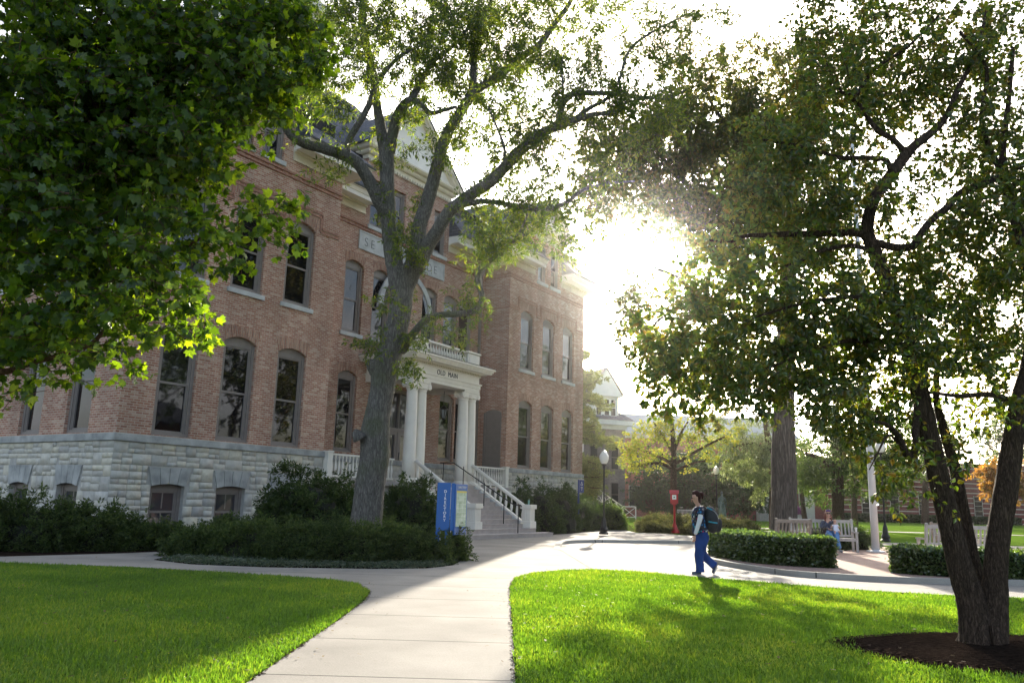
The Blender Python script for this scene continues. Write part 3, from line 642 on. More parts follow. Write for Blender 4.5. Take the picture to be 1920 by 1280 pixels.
for zz in (11.14, 12.78, 12.93): course([(0,zz),(YC,zz)], lb2, .07, .045)
lb.build('brick_moulding', M['trimbrick'], hall)
# ---- eaves cornices
def cornice(name, path, z, prof, mat):
    """path: list of (x,y) corners with outward to the left of travel handled by explicit normals"""
    mb = MB(); n = len(path); V = []; k = len(prof)
    for i, p in enumerate(path):
        p = Vector((p[0], p[1], 0))
        ds = []
        if i > 0: ds.append((p-Vector((*path[i-1], 0))).normalized())
        if i < n-1: ds.append((Vector((*path[i+1], 0))-p).normalized())
        ns = [Vector((d.y, -d.x, 0)) for d in ds]
        nn = sum(ns, Vector((0,0,0)))
        nn = nn/ (1+ns[0].dot(ns[1])) if len(ns) == 2 else ns[0]
        for o, h in prof: V.append((p.x+nn.x*o, p.y+nn.y*o, z+h))
    F = [(i*k+j, (i+1)*k+j, (i+1)*k+(j+1) % k, i*k+(j+1) % k) for i in range(n-1) for j in range(k)]
    F += [tuple(range(k)), tuple((n-1)*k+j for j in range(k-1, -1, -1))]
    mb.add(V, F); return mb.build(name, mat, hall)
frz = [(0,-.42),(.06,-.42),(.06,-.36),(.04,-.36),(.04,-.12),(.14,-.10),(.14,-.03),(.0,-.03)]       # frieze board on the wall
eav = [(0,-.03),(.62,-.03),(.66,-.10),(.70,-.10),(.70,.07),(.74,.09),(.80,.22),(.86,.25),(.86,.30),(0,.34)]
ZC = 13.86
CN = []
for path in ([(XL0,YB),(XL0,0),(DL[0],0)], [(DL[1],0),(XL1,0),(XL1,YC),(CD[0],YC)], [(CD[1],YC),(XR0,YC),(XR0,0),(DR[0],0)], [(DR[1],0),(XR1,0),(XR1,YB)]):
    cornice('frieze', path, ZC, frz, M['cream']); cornice('cornice', path, ZC, eav, M['white'])
    cornice('gutter', path, ZC, [(.84,.27),(.90,.27),(.92,.34),(.84,.34)], M['darkmetal'])
# wall dormers with pedimented gables
def gable(x0, x1, yf, z, h, over, depth):
    hw = (x1-x0)/2+over; cx = (x0+x1)/2; o = MB()
    pd = [(0,-.30),(.05,-.30),(.05,-.12),(.16,-.10),(.22,-.02),(.22,.06),(.34,.10),(.42,.2),(.42,.27),(0,.30)]
    cornice('pediment_cornice', [(x0, yf+depth*.5),(x0, yf),(x1, yf),(x1, yf+depth*.5)], z, pd, M['cream'])
    dn = MB(); k = int((x1-x0)/.18)
    for i in range(k): xx = x0+(i+.25)*(x1-x0)/k; dn.box((xx, yf-.11, z-.42), (xx+.09, yf-.002, z-.30))
    dn.build('dentil', M['cream'], hall)
    zt = z+.31
    t = MB(); t.prismy([(cx-hw+.32, zt), (cx+hw-.32, zt), (cx, zt+h-.32*h/hw)], yf-.08, yf+.1); t.build('pediment', M['white'], hall)
    # raking boards and roof planes
    for sg in (-1, 1):
        A0 = Vector((cx+sg*hw, 0, zt)); B0 = Vector((cx, 0, zt+h)); d = (B0-A0).normalized(); nn = Vector((-d.z*sg, 0, d.x*sg))
        if nn.z < 0: nn = -nn
        rk = MB()
        for (y0, y1, t0, t1) in ((yf-.34, yf-.081, -.26, -.02), (yf-.42, yf-.341, -.12, 0.0)):
            P = [A0+nn*t0, B0+Vector((0,0,t0/nn.z)), B0+Vector((0,0,t1/nn.z)), A0+nn*t1]
            if sg > 0: P = P[::-1]
            rk.prismy([(p.x, p.z) for p in P], y0, y1)
        rk.build('raking_board', M['cream'], hall)
        rp = MB(); t0, t1 = .003, .08
        P = [A0+nn*t0-d*.1, B0+Vector((0,0,t0/nn.z)), B0+Vector((0,0,t1/nn.z)), A0+nn*t1-d*.1]
        if sg > 0: P = P[::-1]
        rp.prismy([(p.x, p.z) for p in P], yf-.46, yf+depth); rp.build('dormer_roof', M['slate'], hall)
gable(DL[0], DL[1], 0, 15.98, 1.85, .42, 4.5); gable(DR[0], DR[1], 0, 15.98, 1.85, .42, 4.5)
gable(CD[0], CD[1], YC, 16.35, 3.1, .42, 6)
# main roofs: hipped wings and the steep hipped centre
def hip(x0, x1, y0, y1, z, pitch, gap):
    """hipped roof whose front slope is cut away in front of the wall dormer (gap)"""
    tp = math.tan(pitch); h = (x1-x0)/2*tp; cx = (x0+x1)/2; r = (x1-x0)/2; e = -y0
    mb = MB(); P = [(x0,y0,z),(x1,y0,z),(x1,y1,z),(x0,y1,z),(cx,y0+r,z+h),(cx,y1-r,z+h)]
    mb.add(P, [(1,2,5,4),(2,3,5),(3,0,4,5)])
    ze = z+e*tp
    mb.add([(x0,y0,z),(gap[0],y0,z),(gap[0],0,ze),(x0+e,0,ze)], [(0,1,2,3)]); mb.add([(gap[1],y0,z),(x1,y0,z),(x1-e,0,ze),(gap[1],0,ze)], [(0,1,2,3)])
    for gx_, fl in ((gap[0], 0), (gap[1], 1)): mb.add([(gx_,y0,z),(gx_,0,z),(gx_,0,ze)], [(0,1,2) if fl else (2,1,0)])
    mb.add([(x0+e,0.01,ze),(x1-e,0.01,ze),(cx,y0+r,z+h)], [(0,1,2)])
    return mb.build('roof', M['slate'], hall)
hip(XL0-.9, XL1+.9, -.9, YB+.9, ZC+.33, R_(43), DL); hip(XR0-.9, XR1+.9, -.9, YB+.9, ZC+.33, R_(43), DR)
mb = MB(); z = ZC+.33; hx = 6.9; rid = 1.2; hh = 7.6; yr = YC-.9+6.2
sl_ = hh/6.2; ze = z+.9*sl_; tx_ = (hx-rid)/6.2
mb.add([(-hx,YC-.9,z),(hx,YC-.9,z),(hx,YB,z),(-hx,YB,z),(-rid,yr,z+hh),(rid,yr,z+hh),(rid,YB-5,z+hh),(-rid,YB-5,z+hh)], [(1,2,6,5),(2,3,7,6),(3,0,4,7),(4,5,6,7)])
for a_, b_2, c_ in ((-hx, CD[0], -hx+.9*tx_), (hx, CD[1], hx-.9*tx_)): mb.add([(a_,YC-.9,z),(b_2,YC-.9,z),(b_2,YC,ze),(c_,YC,ze)], [(0,1,2,3)])
for gx_ in CD: mb.add([(gx_,YC-.9,z),(gx_,YC,z),(gx_,YC,ze)], [(0,1,2)])
mb.add([(-hx+.9*tx_,YC+.01,ze),(hx-.9*tx_,YC+.01,ze),(rid,yr,z+hh),(-rid,yr,z+hh)], [(0,1,2,3)])
mb.build('roof', M['slate'], hall)
# white clapboard bell tower behind the ridge
tw = MB(); tx0, tx1, ty0, ty1 = -4.6, -.4, 8.0, 12.2
for k in range(34):
    z0 = 17.5+k*.26; e = .0
    tw.add([(tx0-.03,ty0-.03,z0),(tx1+.03,ty0-.03,z0),(tx1+.03,ty1,z0),(tx0-.03,ty1,z0),(tx0,ty0,z0+.26),(tx1,ty0,z0+.26),(tx1,ty1,z0+.26),(tx0,ty1,z0+.26)],[(0,1,5,4),(3,0,4,7),(1,2,6,5),(0,3,2,1)])
tw.box((tx1-.12, ty0-.05, 17.5), (tx1+.05, ty0+.12, 26.3)); tw.box((tx0-.05, ty0-.05, 17.5), (tx0+.12, ty0+.12, 26.3)); tw.box((tx0-.4, ty0-.4, 26.3), (tx1+.4, ty1+.4, 26.8))
tw.build('bell_tower', M['white'], hall)
MB().add([(tx0-.4,ty0-.4,26.8),(tx1+.4,ty0-.4,26.8),(tx1+.4,ty1+.4,26.8),(tx0-.4,ty1+.4,26.8),((tx0+tx1)/2,(ty0+ty1)/2,31)],[(0,1,4),(1,2,4),(2,3,4),(3,0,4)])
# downpipe
MB().tube([(5.72,YC-.12,3.05),(5.72,YC-.12,12.9),(5.72,YC-.5,13.6),(5.72,YC-.75,13.9)], .085, 10).build('downpipe', M['taupe'], hall, smooth=True)
MB().tube([(1.55,YC-.10,2.2),(1.55,YC-.10,6.2)], .05, 8).build('downpipe', M['taupe'], hall, smooth=True)
# carved name plaque and the round arch below it
pq = MB(); pq.box((-3.33, YC-.03, 11.84), (2.66, YC+.02, 12.66)); pq.box((-3.33, YC-.06, 12.60), (2.66, YC-.031, 12.66)); pq.box((-3.33, YC-.06, 11.84), (2.66, YC-.031, 11.89)); pq.box((-3.33, YC-.06, 11.891), (-3.27, YC-.031, 12.599)); pq.box((2.60, YC-.06, 11.891), (2.66, YC-.031, 12.599))
plaque = pq.build('plaque', M['limestone'], hall)
def textmesh(s, size, mat, parent, loc, rot=(math.pi/2, 0, 0), ext=.006, align='LEFT', spacing=1.0, squash=1.0, offset=0.0, name='lettering'):
    c = bpy.data.curves.new('t', 'FONT'); c.body = s; c.size = size; c.extrude = ext; c.align_x = align; c.space_character = spacing; c.offset = offset
    o = bpy.data.objects.new('t', c); COL.objects.link(o); dg = bpy.context.evaluated_depsgraph_get()
    me = bpy.data.meshes.new_from_object(o.evaluated_get(dg)); bpy.data.objects.remove(o); me.materials.clear(); me.materials.append(mat)
    r = bpy.data.objects.new(name, me); COL.objects.link(r); r.parent = parent; r.location = loc; r.rotation_euler = rot; r.scale = (squash, 1, 1); return r
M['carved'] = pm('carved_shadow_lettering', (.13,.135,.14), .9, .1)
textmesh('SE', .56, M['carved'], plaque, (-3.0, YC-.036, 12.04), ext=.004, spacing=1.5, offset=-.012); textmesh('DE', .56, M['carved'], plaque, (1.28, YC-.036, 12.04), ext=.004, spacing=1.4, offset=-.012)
ra = MB(); A0 = arc(-1.85, 1.85, 9.85, 1.8, 20); A1 = arc(-1.6, 1.6, 9.85, 1.56, 20)
for i in range(20):
    P = [A1[i], A1[i+1], A0[i+1], A0[i]]; V0 = [(p[0], YC-.06, p[1]) for p in P]+[(p[0], YC+.02, p[1]) for p in P]; ra.add(V0, [(0,1,2,3),(1,0,4,5),(2,1,5,6),(3,2,6,7),(0,3,7,4)])
ra.box((-1.86, YC-.07, 9.5), (-1.59, YC+.02, 9.849)); ra.box((1.59, YC-.07, 9.5), (1.86, YC+.02, 9.849))
ra.build('stone_arch', M['limestone'], hall)
# ---- the porch
ZF = 2.05
pf = MB(); pf.box((XL1+.02, -.25, ZF-.16), (XR0-.02, YC, ZF)); pf.box((-2.5, -1.25, ZF-.16), (2.4, -.252, ZF)); pf.build('porch_floor', M['step'], hall)
MB().box((XL1+.1, .0, -.1), (-2.3, YC-.1, ZF-.161)).build('porch_base', M['mortar'], hall); MB().box((2.2, .0, -.1), (XR0-.1, YC-.1, ZF-.161)).build('porch_base', M['mortar'], hall)
PX0, PX1, PY = -2.35, 2.30, -1.0
en = MB(); yb = YC
def ring(mb, z0, z1, out, th=.62):
    mb.box((PX0-out, PY-out, z0), (PX1+out, PY+th, z1)); mb.box((PX0-out, PY+th+.001, z0), (PX0+th, yb, z1)); mb.box((PX1-th, PY+th+.001, z0), (PX1+out, yb, z1))
ring(en, 6.20, 6.34, 0); ring(en, 6.341, 6.50, .03); ring(en, 6.501, 6.56, .08); ring(en, 6.561, 6.86, -.02); ring(en, 6.861, 6.90, .03); ring(en, 6.99, 7.03, .10)
ring(en, 7.031, 7.10, .40); ring(en, 7.101, 7.19, .45); ring(en, 7.191, 7.27, .52)
en.box((PX0+.3, PY+.3, 6.40), (PX1-.3, yb, 6.5)); en.box((PX0, PY, 7.0), (PX1, yb, 7.25))
ent = en.build('entablature', M['white'], hall)
dn = MB()
for i in range(38): xx = PX0-.05+i*(PX1-PX0+.1)/38; dn.box((xx, PY-.075, 6.902), (xx+.065, PY+.02, 6.988))
for i in range(20): yy = PY+i*.13; dn.box((PX0-.075, yy, 6.902), (PX0+.02, yy+.065, 6.988))
dn.build('dentil', M['cream'], ent)
M['letters'] = pm('black_letters', (.02,.02,.022), .4, .1)
textmesh('OLD  MAIN', .30, M['letters'], ent, (-.84, PY+.018, 6.60), ext=.012, squash=.88, spacing=1.12)
MB().box((PX0-.53, PY-.53, 7.272), (PX1+.53, yb, 7.30)).build('porch_flashing', M['darkmetal'], hall)
# balcony balustrade
bl = MB(); ZT = 7.30
for px_ in (PX0+.45, PX1-.45):
    for py_ in (PY+.05,):
        bl.box((px_-.45, py_, ZT), (px_+.45, py_+.3, ZT+.58)); bl.box((px_-.50, py_-.05, ZT+.60), (px_+.50, py_+.36, ZT+.68)); bl.box((px_-.47, py_-.02, ZT+.001), (px_+.47, py_+.32, ZT+.10)); bl.box((px_-.34, py_-.015, ZT+.16), (px_+.34, py_+.01, ZT+.5))
bl.box((PX0+.9, PY+.06, ZT+.58), (PX1-.9, PY+.28, ZT+.67)); bl.box((PX0+.9, PY+.08, ZT+.01), (PX1-.9, PY+.26, ZT+.10))
for sx in (PX0+.15, PX1-.35): bl.box((sx, PY+.36, ZT+.58), (sx+.2, yb, ZT+.67)); bl.box((sx+.02, PY+.36, ZT+.01), (sx+.18, yb, ZT+.10))
bal = bl.build('balcony_balustrade', M['white'], hall, bevel=.008)
def baluster_mb(h, r):
    return MB().lathe([(r*.75,0),(r*.75,h*.06),(r*.45,h*.12),(r*.8,h*.24),(r,h*.36),(r*.85,h*.5),(r*.5,h*.68),(r*.38,h*.82),(r*.42,h*.86),(r*.7,h*.9),(r*.7,h)], n=10)
b0 = baluster_mb(.48, .075).build('baluster', M['white'], bal, smooth=True); b0.location = (PX0+1.0, PY+.17, ZT+.10)
for i in range(1, 15): c = b0.copy(); COL.objects.link(c); c.parent = bal; c.location = (PX0+1.0+i*.19, PY+.17, ZT+.10)
for sx in (PX0+.25, PX1-.25):
    for i in range(8): c = b0.copy(); COL.objects.link(c); c.parent = bal; c.location = (sx, PY+.5+i*.24, ZT+.10)
# columns with ionic capitals
def column(x, y):
    s = MB(); H0, H1 = ZF, 6.20
    s.lathe([(.27,.14),(.262,.9),(.255,1.8),(.238,2.8),(.222,3.62),(.215,3.70),(.235,3.73),(.235,3.77)], n=28)
    o = s.build('column', M['white'], hall, smooth=True, loc=(x, y, H0))
    b = MB(); b.box((-.34,-.34,.0), (.34,.34,.06)); b.lathe([(.33,.061),(.345,.085),(.33,.11),(.29,.12),(.285,.135),(.30,.15),(.27,.17)], n=28); b.build('column_base', M['white'], o)
    c = MB(); c.box((-.29,-.27,4.06), (.29,.27,4.15)); c.lathe([(.235,3.77),(.29,3.84),(.29,3.86),(.235,3.9)], n=24); c.box((-.22,-.235,3.9), (.22,.235,4.059))
    for sx in (-1, 1):
        for yf_ in (-.25, .17):     # volutes as short spiral drums
            for r0, dy in ((.125,0),(.085,.012),(.045,.024)):
                P = [(sx*.26+math.cos(a_/14*2*math.pi)*r0, 3.94+math.sin(a_/14*2*math.pi)*r0) for a_ in range(14)]
                c.prismy(P, yf_-(dy if yf_ < 0 else 0), yf_+.08+(dy if yf_ > 0 else 0))
        c.tube([(sx*.26,-.17,3.94),(sx*.26,0,3.94),(sx*.26,.17,3.94)], [.11,.075,.11], 12)
    c.build('capital', M['white'], o)
    return o
for x in (-2.08, -1.5, 1.47, 2.05): column(x, -.72)
# front steps
st = MB(); NR = 12; rise = ZF/NR; tread = .285; y0 = -1.25
for i in range(NR):
    zt = ZF-rise*(i+1) if i else ZF-rise
    zt = ZF-rise*(i+1)
    if zt < .02: break
    yy = y0-tread*i; hw = 1.92 if i < 9 else (2.35 if i == 9 else 3.0)
    ex = 0 if i < 10 else .18
    st.box((-hw, yy-tread-ex, 0 if i > 8 else zt-.5), (hw, yy-(.001 if i else 0), zt-.035)); st.box((-hw, yy-tread-.025-ex, zt-.035), (hw, yy, zt))
st.box((-3.0, y0-tread*10-.18, 0), (3.0, y0-.5, .001))
steps = st.build('steps', M['step'], hall)
for sx in (-1, 1):      # cheek walls under the raking balustrades
    ck = MB(); xa = sx*1.95
    P = [(-1.05,0),(-1.05,ZF-.05),(-1.25,ZF-.05),(-4.0,.42),(-4.0,0)]
    V0 = [(xa-.16, p[0], p[1]) for p in P]+[(xa+.16, p[0], p[1]) for p in P]; n = len(P)
    ck.add(V0, [tuple(range(n)), tuple(range(2*n-1, n-1, -1))]+[((i+1) % n, i, i+n, (i+1) % n+n) for i in range(n)]); ck.build('stair_cheek', M['limestone'], hall)
NY = -3.95
for sx in (-1, 1):
    x = sx*1.98
    nw = MB(); nw.box((x-.24, NY-.24, .34), (x+.24, NY+.24, .62)); nw.box((x-.19, NY-.19, .621), (x+.19, NY+.19, 1.12)); nw.box((x-.25, NY-.25, 1.121), (x+.25, NY+.25, 1.30))
    for u in (-.12, -.04, .04, .12): nw.box((x+u-.02, NY-.205, .66), (x+u+.02, NY-.189, 1.09)); nw.box((x-.205, NY+u-.02, .66), (x-.189, NY+u+.02, 1.09))
    nw.build('newel_post', M['white'], hall, bevel=.012)
    ra_ = MB(); ra_.tube([(x, NY+.1, 1.16), (x, -1.0, ZF+.86)], .085, 12, sq=.9); 
    rl_ = ra_.build('stair_rail', M['white'], hall, smooth=True)
    lo = MB(); lo.bar((x, NY+.1, .46), (x, -1.0, ZF+.14), .17, .10); lo.build('lower_rail', M['white'], rl_)
    k = 10
    for i in range(k):
        tt = (i+.7)/(k+.2); yy = (NY+.1)+(-1.0-NY-.1)*tt; z0 = .46+(ZF+.14-.46)*tt; z1 = 1.16+(ZF+.86-1.16)*tt
        b = baluster_mb(z1-z0, .06); o = b.build('baluster', M['white'], rl_, smooth=True); o.location = (x, yy, z0)
# terrace balustrades each side of the porch
def balustrade(xa, xb, y, z, h, n, post=()):
    m = MB(); m.box((xa, y-.06, z+h-.07), (xb, y+.06, z+h)); m.box((xa, y-.04, z+.08), (xb, y+.04, z+.14)); 
    for p in post: m.box((p-.12, y-.12, z-.1), (p+.12, y+.12, z+h+.02)); m.box((p-.15, y-.15, z+h+.021), (p+.15, y+.15, z+h+.08))
    o = m.build('terrace_balustrade', M['white'], hall, bevel=.006)
    for i in range(n):
        b = baluster_mb(h-.21, .055).build('baluster', M['white'], o, smooth=True) if i == 0 else first.copy()
        if i == 0: first = b
        else: COL.objects.link(b); b.parent = o
        b.location = (xa+(i+.5)*(xb-xa)/n, y, z+.14)
    return o
balustrade(XL1+.25, -2.32, -.12, ZF, .93, 19, (XL1+.13,)); balustrade(2.35, XR0-.28, -.12, ZF, .93, 18, (XR0-.16,))
# black handrail down the middle of the steps
hr = MB(); hx_ = .62
zt = lambda y: ZF+ (y-y0)*(rise/tread) if y < y0 else ZF
top = [(hx_, -.25, ZF+.92), (hx_, -.95, ZF+.92), (hx_, -4.05, zt(-4.05)+.92), (hx_, -4.42, zt(-4.05)+.92-.02), (hx_, -4.45, zt(-4.05)+.83)]
hr.tube(top, .024, 8)
for yy in (-.42, -1.5, -2.6, -3.6, -4.3): hr.tube([(hx_, yy, max(0, zt(yy)-.18)), (hx_, yy, (zt(max(yy,-4.05)) if yy < -.95 else ZF)+.91)], .02, 8)
hr.build('handrail', M['blackmetal'], hall, smooth=True)
# entrance doors, grey panelled side door in the wing return, hanging lanterns
dr = MB(); dr.box((-1.1, YC+.04, 2.05), (-.98, YC+.2, 6.15)); dr.box((.98, YC+.04, 2.05), (1.1, YC+.2, 6.15)); dr.box((-.98, YC+.05, 6.0), (.98, YC+.2, 6.15)); dr.box((-.98, YC+.05, 4.30), (.98, YC+.2, 4.45)); dr.box((-.05, YC+.05, 2.05), (.05, YC+.2, 4.30)); dr.box((-.03, YC+.06, 4.45), (.03, YC+.2, 6.0))
for sx in (-1, 1):
    a_, b_2 = sorted((sx*.05, sx*.98)); dr.box((a_, YC+.07, 2.06), (a_+.14, YC+.19, 4.3)); dr.box((b_2-.14, YC+.07, 2.06), (b_2, YC+.19, 4.3)); dr.box((a_+.14, YC+.07, 2.06), (b_2-.14, YC+.19, 2.5)); dr.box((a_+.14, YC+.07, 4.15), (b_2-.14, YC+.19, 4.299))
door = dr.build('entrance_door', M['taupe'], hall)
MB().quad((-1,YC+.16,2.4),(1,YC+.16,2.4),(1,YC+.16,6.05),(-1,YC+.16,6.05)).build('pane', M['glassold'], door)
MB().tube([(.07,YC+.03,3.0),(.07,YC+.03,3.4)], .015, 6).build('handle', M['blackmetal'], door)
sd = MB(); X = XR0-.012
sd.box((X-.02, .32, 3.04), (X+.02, 1.34, 5.75)); sd.prismy([(0,0),(1,0),(1,1)], 0, 0)
sd = MB(); P = [(.30,3.035),(1.36,3.035)]+[(a_, z_) for a_, z_ in arc(.30, 1.36, 5.75, .16)][::-1]
V0 = [(X, p[0], p[1]) for p in P]; sd.add(V0+[(X+.02, p[0], p[1]) for p in P], [tuple(range(len(P)))[::-1], tuple(range(len(P), 2*len(P)))]+[(i, (i+1) % len(P), (i+1) % len(P)+len(P), i+len(P)) for i in range(len(P))])
for (u0, u1, z0_, z1_) in ((.30,.40,3.04,5.75),(1.26,1.36,3.04,5.75),(.401,1.259,4.62,4.72),(.401,1.259,3.04,3.16)): sd.box((X-.04, u0, z0_), (X-.001, u1, z1_))
sd.build('side_panel_door', M['taupe'], hall)
def lantern(x, y, z):
    l = MB(); l.tube([(0,0,.45),(0,0,1.1)], .012, 6); l.lathe([(.02,.47),(.10,.42),(.17,.33),(.20,.31),(.20,.28),(.14,.28)], n=8)
    for j in range(6): a_ = j/6*2*math.pi; l.bar((math.cos(a_)*.155, math.sin(a_)*.155, .28), (math.cos(a_)*.09, math.sin(a_)*.09, -.10), .018)
    l.lathe([(.09,-.10),(.10,-.12),(.03,-.16),(.015,-.22)], n=8)
    o = l.build('lantern', M['blackmetal'], hall, loc=(x, y, z)); g_ = MB().lathe([(.075,-.09),(.135,.27)], n=6); g_.build('lantern_glass', M['lampglass'], o); return o
M['lampglass'] = pm('clear_lamp_glass', (.25,.27,.28), .15, .05)
lantern(-1.25, -.1, 5.05); lantern(1.0, -.0, 5.05)
# paper cup left standing on the right newel
cupc = BW(1.98, NY, 1.302)
M['greencup'] = pm('green_cup', (.25,.50,.42), .4, .2, 30)
cup = MB().lathe([(.03,0),(.042,.16),(.045,.165),(.045,.18),(.03,.18)], n=14); cu = cup.build('drink_cup', M['greencup'], smooth=False, loc=cupc); cu['label'] = 'pale green drink cup left on the right newel post of the steps'; cu['category'] = 'cup'
MB().tube([(0,0,.18),(.012,0,.25)], .005, 6).build('straw', M['white'], cu)
# ---------------------------------------------------------------- trees
def bark(name, c1, c2, sz=9, st=(1, 1, .16), bump=1.0, c3=None, dist=.05):
    m, t, b = newmat(name); tc = N(t, 'ShaderNodeTexCoord'); mp = N(t, 'ShaderNodeMapping'); mp.inputs['Scale'].default_value = st; t.links.new(tc.outputs['Object'], mp.inputs[0])
    v = N(t, 'ShaderNodeTexVoronoi', feature='DISTANCE_TO_EDGE'); v.inputs['Scale'].default_value = sz
    n = N(t, 'ShaderNodeTexNoise'); n.inputs['Scale'].default_value = sz*1.4; n.inputs['Detail'].default_value = 9; t.links.new(mp.outputs[0], n.inputs[0])
    mixv = N(t, 'ShaderNodeMix', data_type='VECTOR'); mixv.inputs[0].default_value = .12; t.links.new(mp.outputs[0], mixv.inputs[4]); t.links.new(n.outputs['Color'], mixv.inputs[5]); t.links.new(mixv.outputs[1], v.inputs['Vector'])
    h = mth(t, 'ADD', mth(t, 'MULTIPLY', v.outputs['Distance'], 1.6), mth(t, 'MULTIPLY', n.outputs[0], .5))
    r = ramp(t, h, [(.15, c1), (.75, c2)])
    if c3:
        n3 = N(t, 'ShaderNodeTexNoise'); n3.inputs['Scale'].default_value = 1.1; n3.inputs['Detail'].default_value = 5; t.links.new(tc.outputs['Object'], n3.inputs[0])
        mm = N(t, 'ShaderNodeMix', data_type='RGBA'); mm.inputs[7].default_value = (*c3, 1); t.links.new(ramp(t, n3.outputs[0], [(.5, (0,0,0)), (.68, (.6,.6,.6))]).outputs[0], mm.inputs[0]); t.links.new(r.outputs[0], mm.inputs[6]); t.links.new(mm.outputs[2], b.inputs['Base Color'])
    else: t.links.new(r.outputs[0], b.inputs['Base Color'])
    b.inputs['Roughness'].default_value = .92; b.inputs['Specular IOR Level'].default_value = .15
    bp = N(t, 'ShaderNodeBump'); bp.inputs['Strength'].default_value = bump; bp.inputs['Distance'].default_value = dist
    t.links.new(h, bp.inputs['Height']); t.links.new(bp.outputs[0], b.inputs['Normal']); return m
M['bark_ash'] = bark('furrowed_grey_bark', (.075,.07,.066), (.31,.295,.275), 24, (1,1,.13), c3=(.11,.14,.055))
M['bark_dark'] = bark('dark_brown_bark', (.022,.015,.011), (.15,.105,.078), 30, (1,1,.14))
M['bark_maple'] = bark('reddish_maple_bark', (.08,.042,.028), (.20,.115,.08), 16)
M['bark_oak'] = bark('deep_ridged_bark', (.04,.034,.032), (.19,.165,.15), 16, (1, 1, .08), dist=.08)
LEAF = {}
def tmpl(pts, fold=.25, droop=.1):
    """half outline from stem to tip [(x,y)], mirrored about the midrib; folded and drooped"""
    mid = [(0, y) for x, y in pts]; n = len(pts); V = []
    for x, y in pts: V.append((0, y, -droop*y*y))
    for s in (1, -1):
        for x, y in pts: V.append((s*x, y, -droop*y*y+fold*abs(x)))
    F = []
    for s in (0, 1):
        o = n*(1+s)
        for i in range(n-1):
            if pts[i][0] == 0 : f = (i, o+i+1, i+1)
            elif pts[i+1][0] == 0: f = (i, o+i, i+1)
            else: F.append((i, o+i, o+i+1)); f = (i, o+i+1, i+1)
            F.append(f)
    F = [f if k < len(F)//2 else f for k, f in enumerate(F)]
    return np.array(V, float), np.array(F)
def maple_t():
    # five-lobed blade, centre at stem
    ang = [-100,-78,-62,-44,-30,-14,0,14,30,44,62,78,100]; r = [.46,.64,.50,.84,.60,.66,1.0,.66,.60,.84,.50,.64,.46]
    V = [(0,0,0)]+[(math.sin(R_(a))*q*.62, .12+math.cos(R_(a))*q*.62, -.12*q*q+ (.05 if i % 2 else 0)) for i, (a, q) in enumerate(zip(ang, r))]
    return np.array(V, float), np.array([(0, i, i+1) for i in range(1, 13)])
LEAF['maple'] = maple_t()
LEAF['oval'] = tmpl([(0,0),(.28,.28),(.30,.55),(0,1)], .3, .15)
LEAF['leaflet'] = tmpl([(0,0),(.17,.35),(0,1)], .3, .25)
LEAF['lobed'] = tmpl([(0,0),(.20,.18),(.12,.32),(.34,.52),(.14,.62),(.18,.8),(0,1)], .25, .2)
LEAF['needle'] = (np.array([(-.05,0,0),(.05,0,0),(.04,.6,.03),(0,1,-.05)]), np.array([(0,1,2),(0,2,3)]))
LEAF['box'] = (np.array([(-.3,0,0),(0,-.5,.08),(.3,0,0),(0,.5,.08)]), np.array([(0,1,2),(0,2,3)]))
def place_leaves(name, kind, P, D, size, mat, parent=None, flat=.5, svar=.3, rnd=None):
    """P (n,3) stems, D (n,3) growing directions; blades face mostly upwards by `flat`"""
    T, F = LEAF[kind]; n = len(P); k = len(T)
    D = D/np.maximum(np.linalg.norm(D, axis=1, keepdims=True), 1e-6)
    up = rng.normal(size=(n, 3)); up /= np.linalg.norm(up, axis=1, keepdims=True); up = up*(1-flat)+np.array([0, 0, 1.0])*flat
    X = np.cross(D, up); X /= np.maximum(np.linalg.norm(X, axis=1, keepdims=True), 1e-6); Z = np.cross(X, D)
    s = size*(1+svar*rng.uniform(-1, 1, n))
    V = P[:, None, :]+s[:, None, None]*(T[None, :, 0:1]*X[:, None, :]+T[None, :, 1:2]*D[:, None, :]+T[None, :, 2:3]*Z[:, None, :])
    Fa = (F[None]+(np.arange(n)*k)[:, None, None]).reshape(-1, F.shape[1])
    if rnd is None: rnd = rng.random(n)
    return bulk(name, V.reshape(-1, 3), Fa, mat, np.repeat(rnd, k), parent)
def sprays(C, R, ntw, nl, lt=.5, squash=.7, grav=.25, out=None, origin=None):
    """twigs growing out of a clump centre C, leaves along them. returns P, D, twig segments"""
    P = []; D = []; S = []
    for _ in range(ntw):
        d = rng.normal(size=3); d[2] *= squash; d /= np.linalg.norm(d)
        if out is not None: d = d+np.array(out)*.6; d /= np.linalg.norm(d)
        st = C+rng.normal(size=3)*R*.28; L = R*rng.uniform(.45, 1.0)
        pts = [st]; cur = d.copy()
        for j in range(3): cur = cur+np.array([0, 0, -grav*.35])+rng.normal(size=3)*.12; cur /= np.linalg.norm(cur); pts.append(pts[-1]+cur*L/3)
        S.append(pts)
        t = rng.random(nl)**.7*2.999; i = t.astype(int); f = (t-i)[:, None]; A = np.array(pts); Q = A[i]*(1-f)+A[i+1]*f
        dd = np.array([A[k+1]-A[k] for k in range(3)])[i]; dd /= np.linalg.norm(dd, axis=1, keepdims=True)
        side = rng.normal(size=(nl, 3)); side -= dd*np.sum(side*dd, 1, keepdims=True); side /= np.linalg.norm(side, axis=1, keepdims=True)
        P.append(Q+side*.02); D.append(dd*.5+side*lt*1.6+np.array([0, 0, -grav]))
    return np.concatenate(P), np.concatenate(D), S
